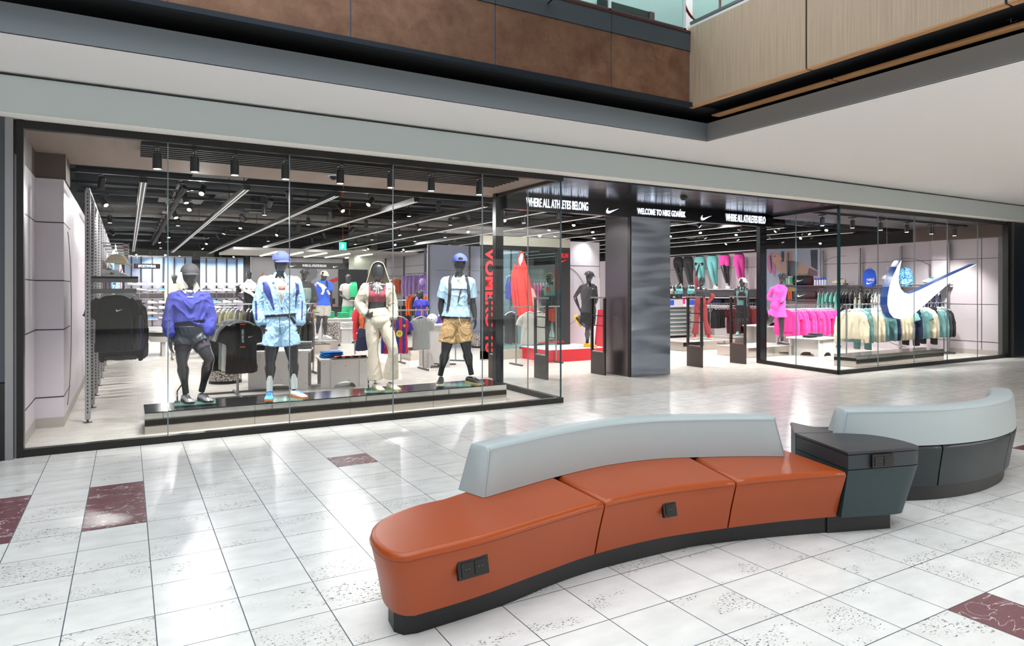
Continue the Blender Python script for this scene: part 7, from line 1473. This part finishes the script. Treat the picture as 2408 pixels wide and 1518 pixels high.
m = simple(585, 800, .01, 'dark mannequin seen from behind with a white hooded jumper over the shoulders', dict(pelvis=(590, 722), waist=(589, 706), neck=(586, 661), head=(586, 646), shL=(566, 674), shR=(607, 674), elL=(555, 692, .04), wrL=(576, 710, -.1), elR=(612, 694, .04), wrR=(596, 710, -.1), hipL=(581, 726), hipR=(599, 726), knL=(580, 755), anL=(580, 788), knR=(600, 755), anR=(600, 788)), 1.04, False, .012)
m.body(); m.top('black_tee', FB['black'], .05, .03, .6, .03, wr=(.008, 2), seed=9); m.top('draped_jumper', FB['white'], .66, .045, .25, .035, wr=(.010, 2.6), seed=10, neck=1.0); m.strap([(575, 682, -.17), (592, 690, -.20), (607, 704, -.18)], .10, FB['white'], 'jumper_sleeve', .03); m.bottom('trousers', FB['black'], .2, .02, 1.8, .03)
b_ = B(); b_.ell(m.J['head']+Vector((0, .0, .008)), (.092, .115, .125), 20, 14); b_.sweep([m.J['neck']+Vector((0, -.02, -.02)), m.J['neck']+Vector((0, -.02, .07))], [(.12, .11), (.07, .08)], 18); b_.obj('hood', FB['white'], m.e, remesh=.011, sm=3, wr=(.004, 8, (1, 1, 1), 3))
m = simple(412, 785, .01, 'mannequin in cream jumper and olive cap far back before the shoe wall', dict(pelvis=(411, 722), waist=(411, 707), neck=(411, 665), head=(410, 654), shL=(397, 673), shR=(425, 673), elL=(392, 694), wrL=(393, 714), elR=(430, 694), wrR=(429, 714), hipL=(405, 726), hipR=(418, 726), knL=(404, 750), anL=(404, 777), knR=(418, 750), anR=(419, 777)), 1.05, False, .014)
m.body(); m.top('jumper', FB['cream'], .05, .03, 1.9, .03, wr=(.008, 2), seed=4); m.bottom('trousers', FB['black'], .2, .02, 1.9, .03); m.cap(FB['olive'], 0, back=True)
m = simple(990, 817, .262, 'child mannequin with long dark hair in a red and blue striped football shirt, arm out', dict(pelvis=(991, 745), waist=(991, 731), neck=(990, 704), head=(986, 692), shL=(979, 710), shR=(1002, 710), elL=(974, 727), wrL=(975, 742), elR=(1010, 722, .02), wrR=(1001, 733, -.14), hdR=(996, 735, -.18), hipL=(985, 749), hipR=(997, 749), knL=(984, 775), anL=(984, 808), knR=(998, 775), anR=(998, 808)), .76, True, .009)
m.body(hface=-.6); m.top('football_shirt', JER, .05, .03, .7, .03, wr=(.006, 2)); m.bottom('shorts', FB['navy'], .2, .02, .6, .03); b_ = B(); h = m.J['head']; b_.sweep([h+Vector((.01, .02, .085)), h+Vector((.035, .03, .05)), h+Vector((.06, .03, -.04)), h+Vector((.065, .01, -.14)), h+Vector((.07, -.01, -.19))], [(.05, .06), (.068, .075), (.04, .06), (.03, .04), (.015, .02)], 14); b_.obj('hair', M('hair_dark', (28, 26, 28), .4), m.e, smooth=True)
m = simple(1296, 799, .262, 'dark mannequin in olive cap, grey jacket and coral shorts seen through the running board', dict(pelvis=(1298, 728), waist=(1297, 712), neck=(1296, 668), head=(1292, 653), shL=(1280, 678), shR=(1312, 678), elL=(1276, 700), wrL=(1281, 720), elR=(1318, 700), wrR=(1312, 722), hipL=(1291, 732), hipR=(1306, 732), knL=(1290, 762), anL=(1288, 792), knR=(1307, 765), anR=(1308, 793)), 1.13, False, .014)
m.body(); m.top('jacket', FB['charcoal'], .06, .03, 1.9, .03, wr=(.008, 2)); m.bottom('shorts', FB['coral'], .26, .025, .72, .04, .01, wr=(.008, 3)); m.cap(FB['olive'], R(-20)); m.top('cape', FB['sage'], .62, .045, .2, .03, wr=(.006, 2)); m.strap([(1288, 674, -.18), (1290, 686, -.19)], .10, FB['coral'], 'inner_shirt', .01)
for m in ALLM:
    if not any(c.name.startswith('sneaker') for c in m.e.children):
        m.shoe('L', R(-12), SK, SW, SK, None); m.shoe('R', R(14), SK, SW, SK, None)
# leg forms in a row on the right wall and busts on the unit
lg = [(1597, 'charcoal', .45, 'grey shorts-length leggings', 1), (1620, 'charcoal', 1.95, 'long grey leggings', 2), (1647, 'aqua', 1.9, 'aqua leggings', 3), (1677, 'aqua', 1.85, 'aqua leggings with white sock', 4), (1706, 'pink', .42, 'pink cycling shorts', 5), (1740, 'pink', 1.9, 'long pink leggings', 6)]
for u, mt, ln, w, k in lg:
    base = Xp(u, 690, 18.45); r0 = ray(u, 682); kk = 18.45/r0.x
    m = Man.__new__(Man); m.base = Vector((18.45, base.y, 1.70)); m.z0 = 1.70; m.D = math.hypot(18.45, base.y); m.rz = -math.atan2(18.45, base.y)-R(12); m.r = Vector((math.cos(m.rz), math.sin(m.rz), 0)); m.f = Vector((-math.sin(m.rz), math.cos(m.rz), 0)); m.e = empty('leg_form', m.base, m.rz, 'leg form wearing %s, %s in the row on the wall' % (w, ['leftmost', 'second', 'third', 'fourth', 'fifth', 'rightmost'][k-1]), 'leg mannequin', 'leg forms on the right wall'); m.sc = 1.12; m.vox = .014; m.fem = True; m.n = 0
    V = Vector; m.J = dict(pelvis=V((-.03, 0, 1.05)), waist=V((-.03, 0, 1.24)), neck=V((-.03, 0, 1.75)), hipL=V((-.12, 0, 1.0)), hipR=V((.06, 0, 1.0)), knL=V((-.03, -.10, .58)), anL=V((.06, .06, .10)), knR=V((.07, .02, .56)), anR=V((.10, .10, .10)))
    b_ = B(); p_, r_ = m.torso(-.13, .36); b_.sweep(p_, r_, 20)
    for L in 'LR':
        H_, K_, A_ = m.J['hip'+L], m.J['kn'+L], m.J['an'+L]; m.limb(b_, [H_, H_.lerp(K_, .5), K_], [.086, .072, .052]); m.limb(b_, [K_, K_.lerp(A_, .33)+V((0, .014, 0)), A_], [.05, .052, .03])
    b_.obj('leg_body', MQ, m.e, remesh=.014, sm=4); m.bottom('leggings', FB[mt], .30, .006, ln, .008, 0, wr=None)
    if k in (1, 4, 5):
        m.sock('L', FB['white'], .10); 
    m.shoe('L', R(40), SW if k != 2 else SGY, SW, SW, None)
for i, (u, mt) in enumerate(((1574, 'stone'), (1596, 'aqua'), (1626, 'aqua'))):
    b0 = Yp(u, 700, 16.8); e = empty('bust_form', (b0.x, 16.8, 1.121), R(-40), 'black bust form with %s sports bra, %s on the white tray unit' % ('pale' if mt == 'stone' else 'aqua', ['left', 'middle', 'right'][i]), 'bust mannequin', 'bust forms on the tray unit')
    B().cyl((0, 0, 0), (0, 0, .25), .014, n=8).lathe([(.09, 0), (.09, .012)], n=18).obj('stand', CHROME, e, smooth=True)
    b_ = B(); q = cr([(0, 0, .24, .12, .09), (0, 0, .32, .115, .088), (0, 0, .42, .125, .10), (0, 0, .52, .145, .115), (0, 0, .62, .145, .095), (0, 0, .68, .10, .07), (0, 0, .72, .05, .05), (0, 0, .80, .045, .045)], 3); b_.sweep([x[:3] for x in q], [(x[3], x[4]) for x in q], 20)
    for q_ in (-1, 1): b_.ell((q_*.06, -.08, .51), (.058, .05, .055)); b_.sweep([(q_*.12, 0, .62), (q_*.165, .0, .60), (q_*.19, 0, .50)], [.045, .045, .038], 12)
    b_.obj('torso', MQ, e, remesh=.013, sm=4)
    b_ = B(); q = cr([(0, 0, .40, .130, .105), (0, 0, .46, .142, .118), (0, 0, .54, .152, .122), (0, 0, .58, .148, .112)], 3); b_.sweep([x[:3] for x in q], [(x[3], x[4]) for x in q], 20)
    for q_ in (-1, 1): b_.ell((q_*.06, -.08, .51), (.064, .056, .06)); b_.sweep([(q_*.09, -.09, .56), (q_*.095, -.05, .66), (q_*.09, .02, .70)], [(.022, .01), (.02, .012), (.02, .012)], 8)
    b_.obj('sports_bra', FB[mt], e, remesh=.013, sm=3)

# ================================================================== labels: things that look alike are told apart by their order in view
def _tell_apart():
    by = {}
    for o in bpy.data.objects:
        if o.parent is None and 'label' in o and o.get('kind') != 'structure': by.setdefault(o['label'], []).append(o)
    for lb, os_ in by.items():
        if len(os_) < 2: continue
        def u(o):
            l = o.location; d = sA*l.x+cA*l.y; return (cA*l.x-sA*l.y)/max(d, .1)
        def h(o): return -o.location.z
        vert = len({round(u(o), 2) for o in os_}) == 1
        os_.sort(key=h if vert else u)
        for i, o in enumerate(os_):
            if i >= len(ORD): break
            add = '%s from the %s' % (ORD[i], 'top' if vert else 'left')
            w = lb.split(); room = 16-len(add.split())
            o['label'] = ' '.join(w[:room] if len(w) > room else w)+', '+add
_tell_apart()
